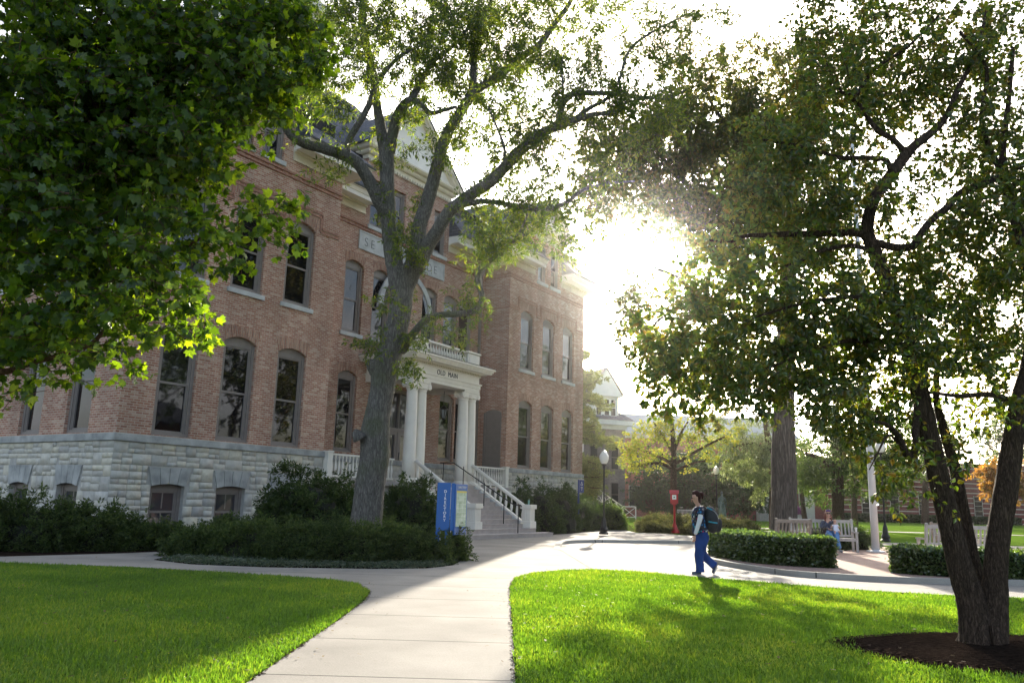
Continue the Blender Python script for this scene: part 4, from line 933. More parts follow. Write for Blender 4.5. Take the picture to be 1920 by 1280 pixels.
def seg_tubes(S, r0, r1=.002, n=3):
    """many thin twigs as one vertex soup, appended as arrays"""
    V = []; F = []; o = 0
    for pts in S:
        k = len(pts)
        for i, p in enumerate(pts):
            t = np.array(pts[min(i+1, k-1)])-np.array(pts[max(i-1, 0)]); t = t/np.linalg.norm(t); a = np.cross(t, (0.3, .2, .9)); a /= np.linalg.norm(a); b = np.cross(t, a); r = r0+(r1-r0)*i/(k-1)
            for j in range(n): th = 2*math.pi*j/n; V.append(p+(a*math.cos(th)+b*math.sin(th))*r)
        for i in range(k-1):
            for j in range(n): F.append((o+i*n+j, o+i*n+(j+1) % n, o+(i+1)*n+(j+1) % n, o+(i+1)*n+j))
        o += k*n
    return np.array(V), np.array(F)
def limb(mb, pts, n=10, sub=5, wob=.10, sq=1.0):
    """pts: [(px,py,Y,halfwidth px)] -> smooth tapering limb; returns centre line"""
    W_ = [at(*p[:3]) for p in pts]; R = [p[3]*(q.y/FPX) for p, q in zip(pts, W_)]
    L4 = [Vector((*q, r)) for q, r in zip(W_, R)]
    C4 = catmull4(L4, sub); mb.tube([c[:3] for c in C4], [c[3] for c in C4], n, wob=wob, sq=sq); return [Vector(c[:3]) for c in C4]
def catmull4(P, sub):
    out = []; n = len(P)
    for i in range(n-1):
        p0, p1, p2, p3 = P[max(0, i-1)], P[i], P[i+1], P[min(n-1, i+2)]
        for j in range(sub):
            u = j/sub; out.append(.5*((2*p1)+(p2-p0)*u+(2*p0-5*p1+4*p2-p3)*u*u+(3*p1-p0-3*p2+p3)*u**3))
    out.append(P[-1]); return out
class Crown:
    def __init__(s): s.P = []; s.D = []; s.S = []
    def clump(s, C, R, ntw, nl, **k):
        p, d, t = sprays(np.array(C, float), R, ntw, nl, **k); s.P.append(p); s.D.append(d); s.S += t
    def along(s, line, step, R, ntw, nl, skip=0.0, spread=.5, **k):
        acc = 0; L = sum((line[i+1]-line[i]).length for i in range(len(line)-1)); pos = 0; nxt = L*skip
        for i in range(len(line)-1):
            seg = (line[i+1]-line[i]).length
            while nxt <= pos+seg:
                c = line[i].lerp(line[i+1], (nxt-pos)/max(seg, 1e-6)); s.clump(np.array(c)+rng.normal(size=3)*R*spread, R*random.uniform(.7, 1.2), ntw, nl, **k); nxt += step*random.uniform(.7, 1.3)
            pos += seg
    def build(s, name, kind, size, mat, twigmat, parent, tw=.006, flat=.5, twigs=True, **k):
        P = np.concatenate(s.P); D = np.concatenate(s.D)
        o = place_leaves(name, kind, P, D, size, mat, parent, flat=flat, **k)
        if twigs and s.S:
            V, F = seg_tubes(s.S, tw); t = bulk('twigs', V, F, twigmat, parent=parent)
        return o
def blobs(cr, L, ntw, nl, dY=1.0, **k):
    """L: [(px,py,Y,radius px, clumps)]"""
    for px, py, Y, rp, n in L:
        for _ in range(n):
            a = random.random()*6.283; q = math.sqrt(random.random())*rp
            c = at(px+math.cos(a)*q, py+math.sin(a)*q, Y+random.uniform(-dY, dY)); cr.clump(c, k.get('R', .5)*random.uniform(.7, 1.25), ntw, nl, **{x: v for x, v in k.items() if x != 'R'})
def rootflare(mb, c, r, h, n=9):
    for i in range(n):
        a = 2*math.pi*i/n+random.random()*.4; d = Vector((math.cos(a), math.sin(a), 0))
        mb.tube([c+d*r*.62+Vector((0,0,h)), c+d*r*.85+Vector((0,0,h*.35)), c+d*r*(1.25+.2*random.random())+Vector((0,0,-.03))], [r*.28, r*.30, r*.16], 7)

# ---- the big grey-barked tree in front of the hall
tr = empty('shade_tree', Vector((at(688,1040,20).x, 20, 0)), 0, 'tall grey barked tree forking above the dark shrubs before the brick hall', 'tree')
o0 = tr.location.copy()
class OMB(MB):
    def __init__(s, o): super().__init__(); s.o = Vector(o)
    def add(s, vs, fs): super().add([Vector(p)-s.o for p in vs], fs)
mb = OMB(o0); Y = 20
trunk = limb(mb, [(684,1052,Y,40.0),(685,1020,Y,33.6),(686,985,Y,29.6),(694,911,Y,27.2),(703,853,Y,27.2),(703,813,Y,27.2),(708,779,Y,24.0),(716,736,Y,23.2),(722,690,Y,25.8),(727,673,Y,24.9),(740,630,Y,22.4),(749,590,Y,21.5),(754,545,Y,22.4),(754,505,Y,26.7)], 22, 6, .05)
limb(mb, [(675,822,Y-.3,14),(669,812,Y-.35,10),(667,806,Y-.4,4)], 10, 3, .1); limb(mb, [(715,700,Y,22),(698,684,Y-.1,13),(690,676,Y-.2,5)], 10, 3, .1)
ls = limb(mb, [(750,540,Y,20),(742,505,Y,18),(735,470,Y,16),(730,430,Y,15),(728,395,Y,15),(726,342,Y,14),(725,300,Y,15),(724,272,Y,15)], 14, 5, .08)
A = limb(mb, [(722,285,Y,12),(716,250,Y,11),(708,205,Y+.2,9),(701,150,Y+.5,8.5),(690,100,Y+.8,8),(684,60,Y+1,7),(680,0,Y+1.2,6),(676,-70,Y+1.4,4)], 10)
A2 = limb(mb, [(650,290,Y-.4,7.5),(655,262,Y-.5,7),(680,220,Y-.7,6.5),(697,185,Y-.8,6.5),(704,160,Y-.8,6),(718,140,Y-.7,5),(745,110,Y-.4,4),(775,92,Y,3),(802,82,Y+.4,2)], 8)
Bb = limb(mb, [(730,285,Y,12),(739,240,Y,11),(748,212,Y,10.5),(762,194,Y-.1,10.5),(775,182,Y-.1,8),(790,150,Y+.3,6),(812,116,Y+.6,5),(850,86,Y+1,4),(880,50,Y+1.4,3)], 10)
B2 = limb(mb, [(775,185,Y-.1,6),(792,198,Y-.3,5),(808,212,Y-.5,5),(832,207,Y-.8,4),(856,200,Y-1,3)], 8)
LL = limb(mb, [(728,405,Y,13),(712,381,Y-.2,13),(694,343,Y-.4,12.5),(673,309,Y-.6,12),(655,296,Y-.7,11),(631,287,Y-1,10.5),(598,277,Y-1.4,10),(572,270,Y-1.7,9.5),(552,259,Y-2,9),(537,241,Y-2.2,8),(528,222,Y-2.4,6),(532,195,Y-2.6,4),(540,170,Y-2.8,3)], 12)
rs = limb(mb, [(755,540,Y,22),(768,515,Y,20),(778,490,Y,18),(784,455,Y,15),(786,425,Y,14.5),(796,395,Y,14),(806,362,Y,13.5),(817,322,Y,12.5),(829,277,Y,12),(842,243,Y+.2,11),(860,216,Y+.3,10.5),(876,190,Y+.5,9.5),(886,165,Y+.6,8),(888,122,Y+.9,7),(890,81,Y+1.1,6),(894,40,Y+1.3,5),(900,-30,Y+1.6,3)], 12)
R1b = limb(mb, [(872,195,Y+.4,9),(895,168,Y+.5,9),(927,149,Y+.8,8.5),(955,127,Y+1,8),(976,108,Y+1.2,7.5),(1011,85,Y+1.5,6.5),(1034,53,Y+1.8,6),(1066,10,Y+2.2,4.5),(1090,-40,Y+2.5,3)], 10)
R2 = limb(mb, [(775,508,Y,17),(789,487,Y-.1,16),(801,463,Y-.2,14),(819,434,Y-.4,13),(843,396,Y-.6,12.5),(876,370,Y-.7,12),(918,342,Y-.8,11.5),(948,312,Y-.9,11),(984,276,Y-1,10.5),(1020,248,Y-1.1,10),(1055,234,Y-1.2,8),(1082,224,Y-1.2,6.5),(1115,214,Y-1.3,5),(1152,211,Y-1.4,4.5),(1174,192,Y-1.5,3)], 12)
R2b = limb(mb, [(1044,240,Y-1.2,6),(1052,205,Y-1.1,6),(1066,184,Y-1,5.5),(1085,175,Y-1,5.5),(1149,176,Y-.8,5),(1192,182,Y-.6,4),(1255,184,Y-.4,2.5),(1290,165,Y-.2,1.5)], 8)
R2c = limb(mb, [(1070,229,Y-1.2,5),(1104,204,Y-1.3,4.5),(1139,184,Y-1.4,4),(1161,150,Y-1.2,3.5),(1180,95,Y-1,3),(1224,60,Y-.8,2.5),(1304,20,Y-.5,1.5)], 8)
R3 = limb(mb, [(850,392,Y-.6,7),(885,380,Y-.9,6),(917,378,Y-1,5.5),(955,384,Y-1.2,5.5),(999,391,Y-1.4,5.5),(1036,390,Y-1.6,5),(1067,376,Y-1.8,4.5),(1092,357,Y-2,4),(1139,344,Y-2.2,3),(1190,340,Y-2.4,2)], 8)
R4 = limb(mb, [(752,655,Y,12),(775,625,Y-.5,8),(800,598,Y-.8,7),(830,590,Y-1,6),(862,588,Y-1.1,6),(890,582,Y-1.1,6),(904,560,Y-1.1,6),(897,530,Y-1.1,6),(898,508,Y-1.1,6.5),(920,488,Y-1.2,5),(950,468,Y-1.3,4),(972,440,Y-1.4,3),(990,400,Y-1.5,2)], 8)
t_ = [limb(mb, [(1052,215,Y-1,3),(1056,170,Y-.9,2.5),(1053,125,Y-.8,2),(1060,95,Y-.7,1)], 6), limb(mb, [(946,310,Y-.9,3.5),(945,275,Y-1,3),(930,235,Y-1.2,2.5),(915,200,Y-1.4,1.5)], 6), limb(mb, [(1000,262,Y-1,2.5),(960,240,Y-1,2),(1010,222,Y-.7,1.5)], 6)]
rootflare(mb, Vector((o0.x-.03, o0.y, 0)), .48, .7)
mb.build('trunk', M['bark_ash'], tr, smooth=True)
M['leaf_ash'] = leafmat('ash_leaves', [(.028,.050,.015),(.042,.078,.018),(.06,.11,.022),(.075,.12,.025),(.12,.15,.03)], .6, (3.6, 3.1, .8), .07)
cr = Crown(); kw = dict(squash=.8, grav=.35)
for L, st, sk in ((A,.42,.15),(A2,.42,.3),(Bb,.42,.05),(B2,.5,.3),(LL,.7,.3),(rs,.5,.45),(R1b,.38,.1),(R2,.36,.35),(R2b,.36,.1),(R2c,.36,.2),(R3,.40,.25),(R4,.34,.25),(t_[0],.35,0),(t_[1],.35,0),(t_[2],.4,0)):
    cr.along(L, st, .62, 10, 14, skip=sk, spread=.55, **kw)
cr.along(ls, .32, .36, 7, 10, skip=.35, spread=.75, **kw); cr.along(rs, .4, .34, 6, 9, skip=0, spread=.6, **kw)
for (px, py, n) in ((770,470,7),(760,440,6),(720,560,3),(705,640,4),(690,655,3),(775,640,4),(800,615,3),(750,680,4),(765,700,3)): blobs(cr, [(px,py,Y-.9,22,n)], 6, 10, .5, R=.32, **kw)
blobs(cr, [(620,60,Y-1,80,26),(640,20,Y+1,90,24),(600,130,Y-1.5,55,14),(605,200,Y-2.4,35,6),(730,40,Y,110,60),(820,60,Y+1,100,48),(790,130,Y,80,22),(900,90,Y+1,90,34),(980,60,Y+1,100,32),(1080,60,Y+1,110,24),(980,180,Y,90,22),(930,250,Y,70,16),(1000,330,Y-1,80,20),(1080,290,Y-1,70,16),(1150,60,Y,80,12),(1130,150,Y,70,12),(1000,400,Y-1.4,50,7),(900,420,Y-1.2,60,13),(960,430,Y-1.3,50,9),(1060,430,Y-2,50,7),(1090,480,Y-2.4,40,4),(860,270,Y-.3,45,8),(940,40,Y+1,60,12),(1240,110,Y-.8,70,12),(1330,60,Y-.5,60,8),(1230,200,Y-1,60,12),(1160,250,Y-1,70,14)], 10, 14, 1.6, R=.55, **kw)
blobs(cr, [(830,-90,Y+2,330,90),(1100,-80,Y+1,230,40)], 8, 14, 2.5, R=.8, **kw)
cr.P = [p-np.array(o0) for p in cr.P]; cr.S = [[q-np.array(o0) for q in s] for s in cr.S]
cr.build('crown', 'leaflet', .112, M['leaf_ash'], M['bark_ash'], tr, tw=.008, flat=.15)

# ---- maple overhead on the left (its trunk stands outside the picture)
MK = .78        # the boughs hang about six metres away
mt = empty('maple_tree', Vector((-6.4, 6.4, 0)), 0, 'dense green maple tree hanging in from the left edge before the hall', 'tree'); o0 = mt.location.copy()
mb = OMB(o0)
mb.tube([(-6.4,6.4,-.1),(-6.4,6.4,.6),(-6.35,6.4,2),(-6.3,6.5,3.0),(-6.2,6.5,4.4),(-6.0,6.6,6),(-5.9,6.7,8)], [.36,.27,.24,.22,.17,.12,.05], 14, wob=.06)
def wl_(pts, n=8): return limb(mb, [(p[0], p[1], p[2]*MK, p[3]) for p in pts], n, 5, .1)
B = [wl_([(-420,560,8.2,34),(-260,480,8.2,26),(-120,430,8.2,22),(-20,400,8.2,17),(40,375,8.2,13),(65,330,8.2,10),(115,215,8.3,8.5),(160,170,8.3,7),(172,110,8.4,6),(185,40,8.4,5),(200,-40,8.5,4)]),
     wl_([(-420,600,8,24),(-200,620,7.9,14),(-60,670,7.9,8.5),(0,697,7.9,6.5),(60,680,7.9,5.5),(120,664,7.9,5),(170,645,7.9,4.5),(205,610,7.9,4),(235,600,7.9,3),(270,585,8,2)]),
     wl_([(40,380,8.2,8),(55,360,8.2,6),(110,352,8.3,5),(180,335,8.3,4.5),(240,315,8.3,4),(290,300,8.4,3.5),(330,275,8.4,3),(350,260,8.5,2.5),(400,240,8.6,2)]),
     wl_([(110,220,8.3,6),(150,215,8.3,5),(230,200,8.4,5),(290,180,8.5,4),(345,130,8.6,3.5),(420,110,8.7,3),(500,90,8.8,2)]),
     wl_([(170,120,8.4,5),(230,45,8.4,5),(240,0,8.4,4),(250,-40,8.4,3)]),
     wl_([(-60,560,8,8),(30,585,8,4),(100,560,8,3.5),(160,540,8,3),(240,500,8.1,3),(330,470,8.2,3),(400,435,8.3,2.5),(440,420,8.4,2),(480,405,8.5,1.5),(520,400,8.6,1.2)]),
     wl_([(160,180,8.4,5),(240,240,8.5,4),(320,200,8.6,3),(430,180,8.8,3),(540,170,8.9,2)])]
mb.build('trunk', M['bark_maple'], mt, smooth=True)
M['leaf_maple'] = leafmat('maple_leaves', [(.019,.046,.010),(.030,.070,.012),(.044,.096,.014),(.060,.122,.016),(.09,.15,.02)], .58, (3.9, 3.1, .5), .035, .4)
cr = Crown(); kw = dict(squash=.4, grav=.32)
for L, st, sk in ((B[0],.20,.45),(B[1],.20,.45),(B[2],.16,.0),(B[3],.16,0),(B[4],.2,0),(B[5],.20,.2),(B[6],.16,0)): cr.along(L, st*.8, .27, 5, 7, skip=sk, spread=.6, **kw)
blobs(cr, [(p[0], p[1], p[2]*MK, *p[3:]) for p in [(60,80,8.4,110,37),(200,60,8.5,120,46),(340,60,8.7,110,39),(470,50,8.8,100,32),(530,100,8.9,70,20),(560,60,9,50,11),(80,220,8.3,100,36),(220,200,8.5,110,43),(350,170,8.7,100,36),(460,160,8.8,80,25),(520,190,8.9,50,12),(60,330,8.2,90,29),(180,320,8.3,100,34),(290,290,8.5,90,30),(380,250,8.7,60,18),(60,440,8.1,90,20),(180,420,8.2,90,21),(290,370,8.3,75,17),(380,270,8.4,36,7),(80,530,8,80,15),(200,500,8.1,80,13),(290,460,8.2,55,8),(380,430,8.2,36,4),(40,600,7.9,60,8),(140,590,7.9,55,6),(230,560,7.9,45,5),(300,540,8,36,4),(365,560,8.05,25,2),(370,625,8.0,22,2),(330,615,8,22,2),(430,420,8.4,24,3),(480,400,8.5,18,2),(395,335,8.4,24,2),(20,660,7.9,26,2),(110,650,7.9,26,2),(180,655,7.9,18,2),(535,395,8.6,12,2)]], 6, 8, .65, R=.28, **kw)
blobs(cr, [(p[0], p[1], p[2]*MK, *p[3:]) for p in [(-150,200,8,200,60),(250,-120,8.6,330,90),(-150,500,8,150,25)]], 6, 8, 1.1, R=.38, **kw)
for _ in range(230):          # unseen crown added to darken the left lawn, beyond the picture's edge
    yy = random.uniform(2, 17); xx = -.70*yy-1.6-random.random()**1.2*8; cr.clump(np.array([xx, yy, random.uniform(4.2, 9.5)]), .75, 7, 12, **kw)
cr.P = [p-np.array(o0) for p in cr.P]; cr.S = [[q-np.array(o0) for q in s] for s in cr.S]
cr.build('crown', 'maple', .092, M['leaf_maple'], M['bark_maple'], mt, tw=.0035, flat=.3, svar=.45)

# ---- forked dark tree on the right lawn
Y = 9.0
pr = empty('forked_tree', Vector((at(1843,1200,Y).x, Y, .05)), 0, 'dark trunked tree forking near the ground from a round mulch bed on the right lawn', 'tree'); o0 = pr.location.copy()
mb = OMB(o0)
s1 = limb(mb, [(1834,1225,Y,34),(1830,1190,Y,28),(1826,1150,Y,26),(1818,1115,Y,24),(1809,1090,Y,23),(1797,1050,Y,21),(1785,1000,Y,20),(1773,950,Y,19.5),(1761,900,Y,18.5),(1750,850,Y,18),(1739,800,Y,17),(1728,750,Y,16.5),(1716,700,Y,16),(1700,640,Y+.1,15),(1678,570,Y+.2,14),(1655,510,Y+.3,13.5),(1636,462,Y+.3,13),(1626,430,Y+.3,12),(1636,380,Y+.3,11.5),(1664,338,Y+.3,11.5),(1690,302,Y+.4,11),(1714,274,Y+.4,9),(1745,250,Y+.5,8),(1774,218,Y+.6,6),(1800,160,Y+.8,5),(1830,100,Y+1,4),(1850,20,Y+1.2,3)], 18, 5, .06)
s2 = limb(mb, [(1855,1225,Y,32),(1858,1190,Y,28),(1862,1150,Y,25),(1865,1110,Y,22),(1867,1060,Y,20),(1873,1000,Y,19.5),(1881,950,Y,20),(1889,900,Y,20),(1896,850,Y,19),(1904,800,Y,18),(1915,745,Y,17),(1930,690,Y,16),(1945,600,Y,14),(1930,500,Y+.2,12),(1900,400,Y+.4,9),(1880,300,Y+.7,7),(1890,200,Y+.9,5),(1900,90,Y+1.1,4)], 18, 5, .06)
s3 = limb(mb, [(1840,1120,Y+.3,13),(1826,1060,Y+.35,12),(1815,1000,Y+.4,11),(1805,950,Y+.4,10.5),(1795,900,Y+.4,10),(1783,850,Y+.5,9.5),(1768,800,Y+.5,8),(1755,740,Y+.6,6),(1760,660,Y+.7,5)], 12, 5, .08)
def lr(p): return limb(mb, p, 8, 4, .1)
BR = [lr([(1640,470,Y+.3,11),(1619,440,Y+.3,8.5),(1590,436,Y+.2,7.5),(1559,438,Y+.2,7),(1500,438,Y+.1,6.5),(1440,441,Y+.1,5),(1395,443,Y,4),(1365,455,Y,3),(1330,450,Y,2)]),
      lr([(1640,478,Y+.3,6),(1604,461,Y+.2,4.5),(1544,469,Y+.1,4),(1500,490,Y,3),(1460,500,Y,2)]),
      lr([(1628,450,Y+.3,8),(1669,462,Y+.2,8),(1708,463,Y+.2,7.5),(1728,436,Y+.2,7.5),(1752,407,Y+.3,7),(1776,389,Y+.4,7),(1804,359,Y+.4,6.5),(1858,339,Y+.5,6),(1901,319,Y+.6,5),(1940,300,Y+.7,4)]),
      lr([(1672,330,Y+.3,7),(1663,302,Y+.2,5.5),(1640,297,Y+.2,5),(1616,296,Y+.1,5),(1575,296,Y,4.5),(1529,282,Y,4),(1480,270,Y-.1,3),(1430,262,Y-.2,2)]),
      lr([(1700,290,Y+.4,6.5),(1676,263,Y+.4,6),(1643,242,Y+.4,5.5),(1616,202,Y+.5,4.5),(1602,181,Y+.6,4),(1572,168,Y+.7,3),(1550,120,Y+.8,2)]),
      lr([(1725,745,Y,10),(1717,800,Y-.4,7),(1716,842,Y-.6,6),(1702,855,Y-.7,6.5),(1690,830,Y-.8,6.5),(1680,812,Y-.9,5.5),(1662,795,Y-1,4),(1640,790,Y-1.1,2.5)]),
      lr([(1685,832,Y-.8,2.5),(1665,815,Y-.9,2),(1645,850,Y-1,1.8),(1630,880,Y-1.1,1)]),
      lr([(1700,640,Y,9),(1640,640,Y-.3,6),(1580,640,Y-.4,4),(1520,660,Y-.5,3),(1440,690,Y-.6,2)]),
      lr([(1690,600,Y,8),(1640,560,Y-.3,5),(1560,560,Y-.5,4),(1480,575,Y-.6,3),(1400,600,Y-.7,2)]),
      lr([(1910,760,Y,9),(1860,740,Y-.2,6),(1800,742,Y-.3,4),(1740,735,Y-.3,3)]),
      lr([(1600,190,Y+.5,4),(1640,130,Y+.6,3.5),(1700,90,Y+.8,3),(1760,30,Y+1,2)]),
      lr([(1880,330,Y+.6,6),(1840,230,Y+.7,4.5),(1850,130,Y+.8,4),(1800,60,Y+.9,3)])]
rootflare(mb, Vector((o0.x, o0.y, -.02)), .21, .35, 8)
mb.build('trunk', M['bark_dark'], pr, smooth=True)
M['leaf_pear'] = leafmat('dark_autumn_leaves', [(.028,.058,.026),(.036,.070,.026),(.044,.084,.028),(.054,.10,.026),(.066,.116,.026),(.08,.11,.024),(.10,.12,.024),(.12,.12,.026),(.05,.08,.02),(.04,.066,.02),(.085,.07,.025)], .6, (3.9, 3.3, .6), .08)
cr = Crown(); kw = dict(squash=.6, grav=.3)
for i, L in enumerate(BR): cr.along(L, .19 if i != 6 else .15, .31, 7, 10, skip=.15, spread=.75, **kw)
cr.along(s1, .22, .36, 6, 9, skip=.62, spread=.9, **kw); cr.along(s2, .25, .4, 7, 9, skip=.6, spread=.8, **kw); cr.along(s3, .3, .3, 5, 8, skip=.75, **kw)
blobs(cr, [(1560,60,Y+1.4,70,21),(1650,60,Y+1.6,90,31),(1770,60,Y+1.6,100,26),(1880,90,Y+1.6,80,19),(1540,150,Y+1.1,60,19),(1640,170,Y+1.2,80,24),(1750,190,Y+1.4,80,19),(1860,220,Y+1.4,80,16),(1500,230,Y+0.6,70,24),(1430,300,Y+0.6,70,26),(1520,350,Y+0.6,80,26),(1420,380,Y+0.5,70,26),(1600,380,Y+0.6,70,16),(1780,320,Y+1.1,70,14),(1860,400,Y+1.0,80,24),(1820,480,Y+0.8,90,33),(1720,520,Y+0.4,80,24),(1620,540,Y+0.3,80,19),(1520,520,Y+0.2,80,17),(1430,520,Y+0.1,70,14),(1370,480,Y+0.4,50,14),(1340,570,Y-0.0,70,16),(1450,610,Y-0.0,80,21),(1560,620,Y-0.0,80,22),(1660,630,Y-0.0,80,22),(1770,610,Y+0.3,80,26),(1870,590,Y+0.6,80,24),(1300,630,Y-0.1,60,9),(1380,680,Y-0.1,70,16),(1480,700,Y-0.2,70,17),(1580,710,Y-0.2,70,16),(1670,710,Y-0.2,60,11),(1830,690,Y+0.3,80,19),(1250,700,Y-0.2,35,6),(1230,600,Y-0.2,30,2),(1290,590,Y-0.2,50,6),(1350,640,Y-0.2,60,8),(1330,520,Y-0.0,50,5),(1260,660,Y-0.2,40,6),(1210,680,Y-0.2,25,2),(1300,735,Y-0.3,55,6),(1400,735,Y-0.3,60,7),(1500,750,Y-0.4,60,6),(1590,760,Y-0.4,50,4),(1640,820,Y-0.6,30,2),(1560,800,Y-0.4,30,2),(1650,760,Y-0.3,30,2),(1900,520,Y+0.9,60,11),(1900,300,Y+1.2,60,11)], 6, 12, .9, R=.31, **kw)
blobs(cr, [(2050,400,Y,180,60),(1750,-80,Y+1.2,280,55),(2050,150,Y+.8,160,35)], 7, 12, 1.3, R=.42, **kw)
cr.P = [p-np.array(o0) for p in cr.P]; cr.S = [[q-np.array(o0) for q in s] for s in cr.S]
cr.build('crown', 'oval', .066, M['leaf_pear'], M['bark_dark'], pr, tw=.004, flat=.12, svar=.35)

# ---- broad oak farther back
Y = 34
oak = empty('oak_tree', Vector((at(1471,1010,Y).x, Y, 0)), 0, 'thick straight grey trunk of a great oak behind the benches, its crown against the sun', 'tree'); o0 = oak.location.copy()
mb = OMB(o0)
ok1 = limb(mb, [(1471,1030,Y,30),(1471,1000,Y,25),(1470,960,Y,23.5),(1470,900,Y,22.5),(1469,850,Y,22),(1470,780,Y,20),(1472,700,Y,18),(1474,620,Y,17),(1477,540,Y,15.5),(1480,460,Y,14),(1482,400,Y,13),(1488,340,Y,11),(1496,260,Y,9),(1500,180,Y,7),(1505,60,Y,4)], 20, 5, .05)
OB = [limb(mb, p, 8, 4, .1) for p in (
 [(1474,640,Y,9),(1440,560,Y-.5,7),(1405,500,Y-1,6.5),(1370,450,Y-1.5,6),(1330,400,Y-2,5),(1290,350,Y-2.5,4),(1240,300,Y-3,3)],
 [(1474,600,Y,8),(1430,590,Y-1,6),(1380,570,Y-2,6),(1330,560,Y-2.5,5.5),(1300,548,Y-3,5),(1270,520,Y-3.4,4),(1235,505,Y-3.8,3),(1190,480,Y-4,2)],
 [(1300,550,Y-3,4),(1265,580,Y-3.3,3.5),(1235,600,Y-3.6,3),(1205,640,Y-4,2)],
 [(1470,720,Y,7),(1430,690,Y-1,5),(1380,690,Y-2,4),(1320,720,Y-3,3),(1270,740,Y-3.5,2)],
 [(1478,520,Y,8),(1520,450,Y,6),(1560,380,Y,5),(1600,300,Y,3)],
 [(1484,400,Y,7),(1440,340,Y-1,6),(1400,280,Y-2,5),(1350,220,Y-3,3.5),(1320,170,Y-3,2)],
 [(1405,500,Y-1,4),(1390,440,Y-1.5,3.5),(1350,400,Y-2,3)])]
rootflare(mb, Vector((o0.x, o0.y, 0)), .52, .6)
mb.build('trunk', M['bark_oak'], oak, smooth=True)
M['leaf_oak'] = leafmat('oak_leaves', [(.034,.048,.02),(.046,.064,.022),(.06,.082,.026),(.08,.092,.03),(.09,.075,.03)], .55, (2.9, 2.6, .9), .05)
cr = Crown(); kw = dict(squash=.7, grav=.3)
for L in OB: cr.along(L, .7, 1.1, 9, 15, skip=.25, spread=.6, **kw)
blobs(cr, [(1330,210,Y-2,95,50),(1430,160,Y-1,80,34),(1400,300,Y-2,110,64),(1300,320,Y-3,100,62),(1240,260,Y-3.5,80,40),(1190,320,Y-4,70,32),(1140,260,Y-4,60,18),(1150,390,Y-4,45,12),(1270,400,Y-3,60,20),(1480,240,Y,80,36),(1460,380,Y,90,36),(1370,410,Y-2,70,24),(1110,330,Y-4,40,8),(1290,150,Y-2,60,12),(1330,430,Y-3,70,16),(1420,420,Y-1,70,14),(1300,500,Y-4,34,3),(1200,560,Y-4.4,30,3),(1235,610,Y-4,40,5),(1190,640,Y-4,24,3),(1270,690,Y-4,34,4),(1310,620,Y-4,40,4),(1250,650,Y-4,30,3),(1215,580,Y-4,36,4),(1290,650,Y-4,40,4),(1350,600,Y-3,40,3),(1235,700,Y-4,30,3),(1340,690,Y-3,36,3),(1540,300,Y,90,26),(1560,400,Y,80,12),(1600,200,Y,90,20),(1640,430,Y,80,8)], 8, 13, 2.6, R=1.05, **kw)
cr.P = [p-np.array(o0) for p in cr.P]; cr.S = [[q-np.array(o0) for q in s] for s in cr.S]
cr.build('crown', 'lobed', .19, M['leaf_oak'], M['bark_oak'], oak, tw=.012, flat=.12)
# ---------------------------------------------------------------- background buildings
M['greybrick'] = brick('grey_brown_brick', [(.13,.11,.10),(.17,.145,.13),(.10,.085,.08),(.15,.125,.11)], (.2,.18,.17))
M['redbrick'] = brick('far_red_brick', [(.28,.085,.06),(.34,.12,.085),(.24,.07,.05)], (.28,.2,.17))
M['palewood'] = pm('pale_green_white_trim', (.62,.68,.64), .6, .05, 2)
M['beige'] = pm('beige_precast_stone', (.42,.40,.35), .8, .1, 1.5)
M['maroon'] = brick('maroon_brick', [(.16,.035,.035),(.20,.05,.045),(.13,.03,.03)], (.18,.09,.08))
def simple_window(parent, x, y, z, w, h, fr, gl='glass', name='window'):
    f = MB(); f.box((-w/2-.08, -.05, -.08), (-w/2, .10, h+.08)); f.box((w/2, -.05, -.08), (w/2+.08, .10, h+.08)); f.box((-w/2, -.05, h), (w/2, .1, h+.08)); f.box((-w/2-.12, -.09, -.16), (w/2+.12, .1, 0)); f.box((-w/2, -.03, h/2-.03), (w/2, .08, h/2+.03))
    o = f.build(name, fr, parent, loc=(x, y, z)); MB().quad((-w/2, -.01, 0), (w/2, -.01, 0), (w/2, -.01, h), (-w/2, -.01, h)).build('pane', M[gl], o); return o
gh = empty('grey_hall', Vector((at(1172,960,88).x, 88, 0)), R_(24), 'dark grey brick hall with pale green cornice and gabled dormer beyond the porch corner', 'building')
mb = MB(); mb.box((-14, 0, -.2), (0, 12, 9.6)); mb.build('wall', M['greybrick'], gh)
mb = MB(); mb.box((-14.3, -.15, 9.3), (.15, 12.2, 9.75)); mb.box((-14.7, -.7, 9.751), (.7, 12.7, 10.25)); mb.build('cornice', M['palewood'], gh)
mb = MB(); mb.add([(-15,-.8,10.26),(.8,-.8,10.26),(.8,12.8,10.26),(-15,12.8,10.26),(-8,6,15.6),(-6,6,15.6)], [(0,1,5,4),(1,2,5),(2,3,4,5),(3,0,4)]); mb.build('roof', M['slate'], gh)
mb = MB(); mb.box((-4.2,-.1,10.2), (-.9,6,13.0)); mb.prismy([(-4.5,13.0),(-.6,13.0),(-2.55,15.8)], -.35, .1); mb.box((-4.6,-.5,12.8), (-.5,.5,13.05)); dm = mb.build('dormer', M['palewood'], gh)
mb = MB(); 
for sg in (-1,1): mb.add([(-2.55,-.5,15.95),(-2.55+sg*2.2,-.5,13.0),(-2.55+sg*2.2,6,13.0),(-2.55,6,15.95)], [(0,1,2,3)])
mb.build('dormer_roof', M['slate'], gh)
for x in (-4.1, -3.1, -2.3): simple_window(gh, x+.7, -.13, 10.75, .55, 1.7, M['palewood'], 'glassfar')
for z in (1.2, 5.1):
    for x in (-1.3, -3.9, -7): simple_window(gh, x, -.02, z, .85, 2.4, M['greybrick'], 'glassfar')
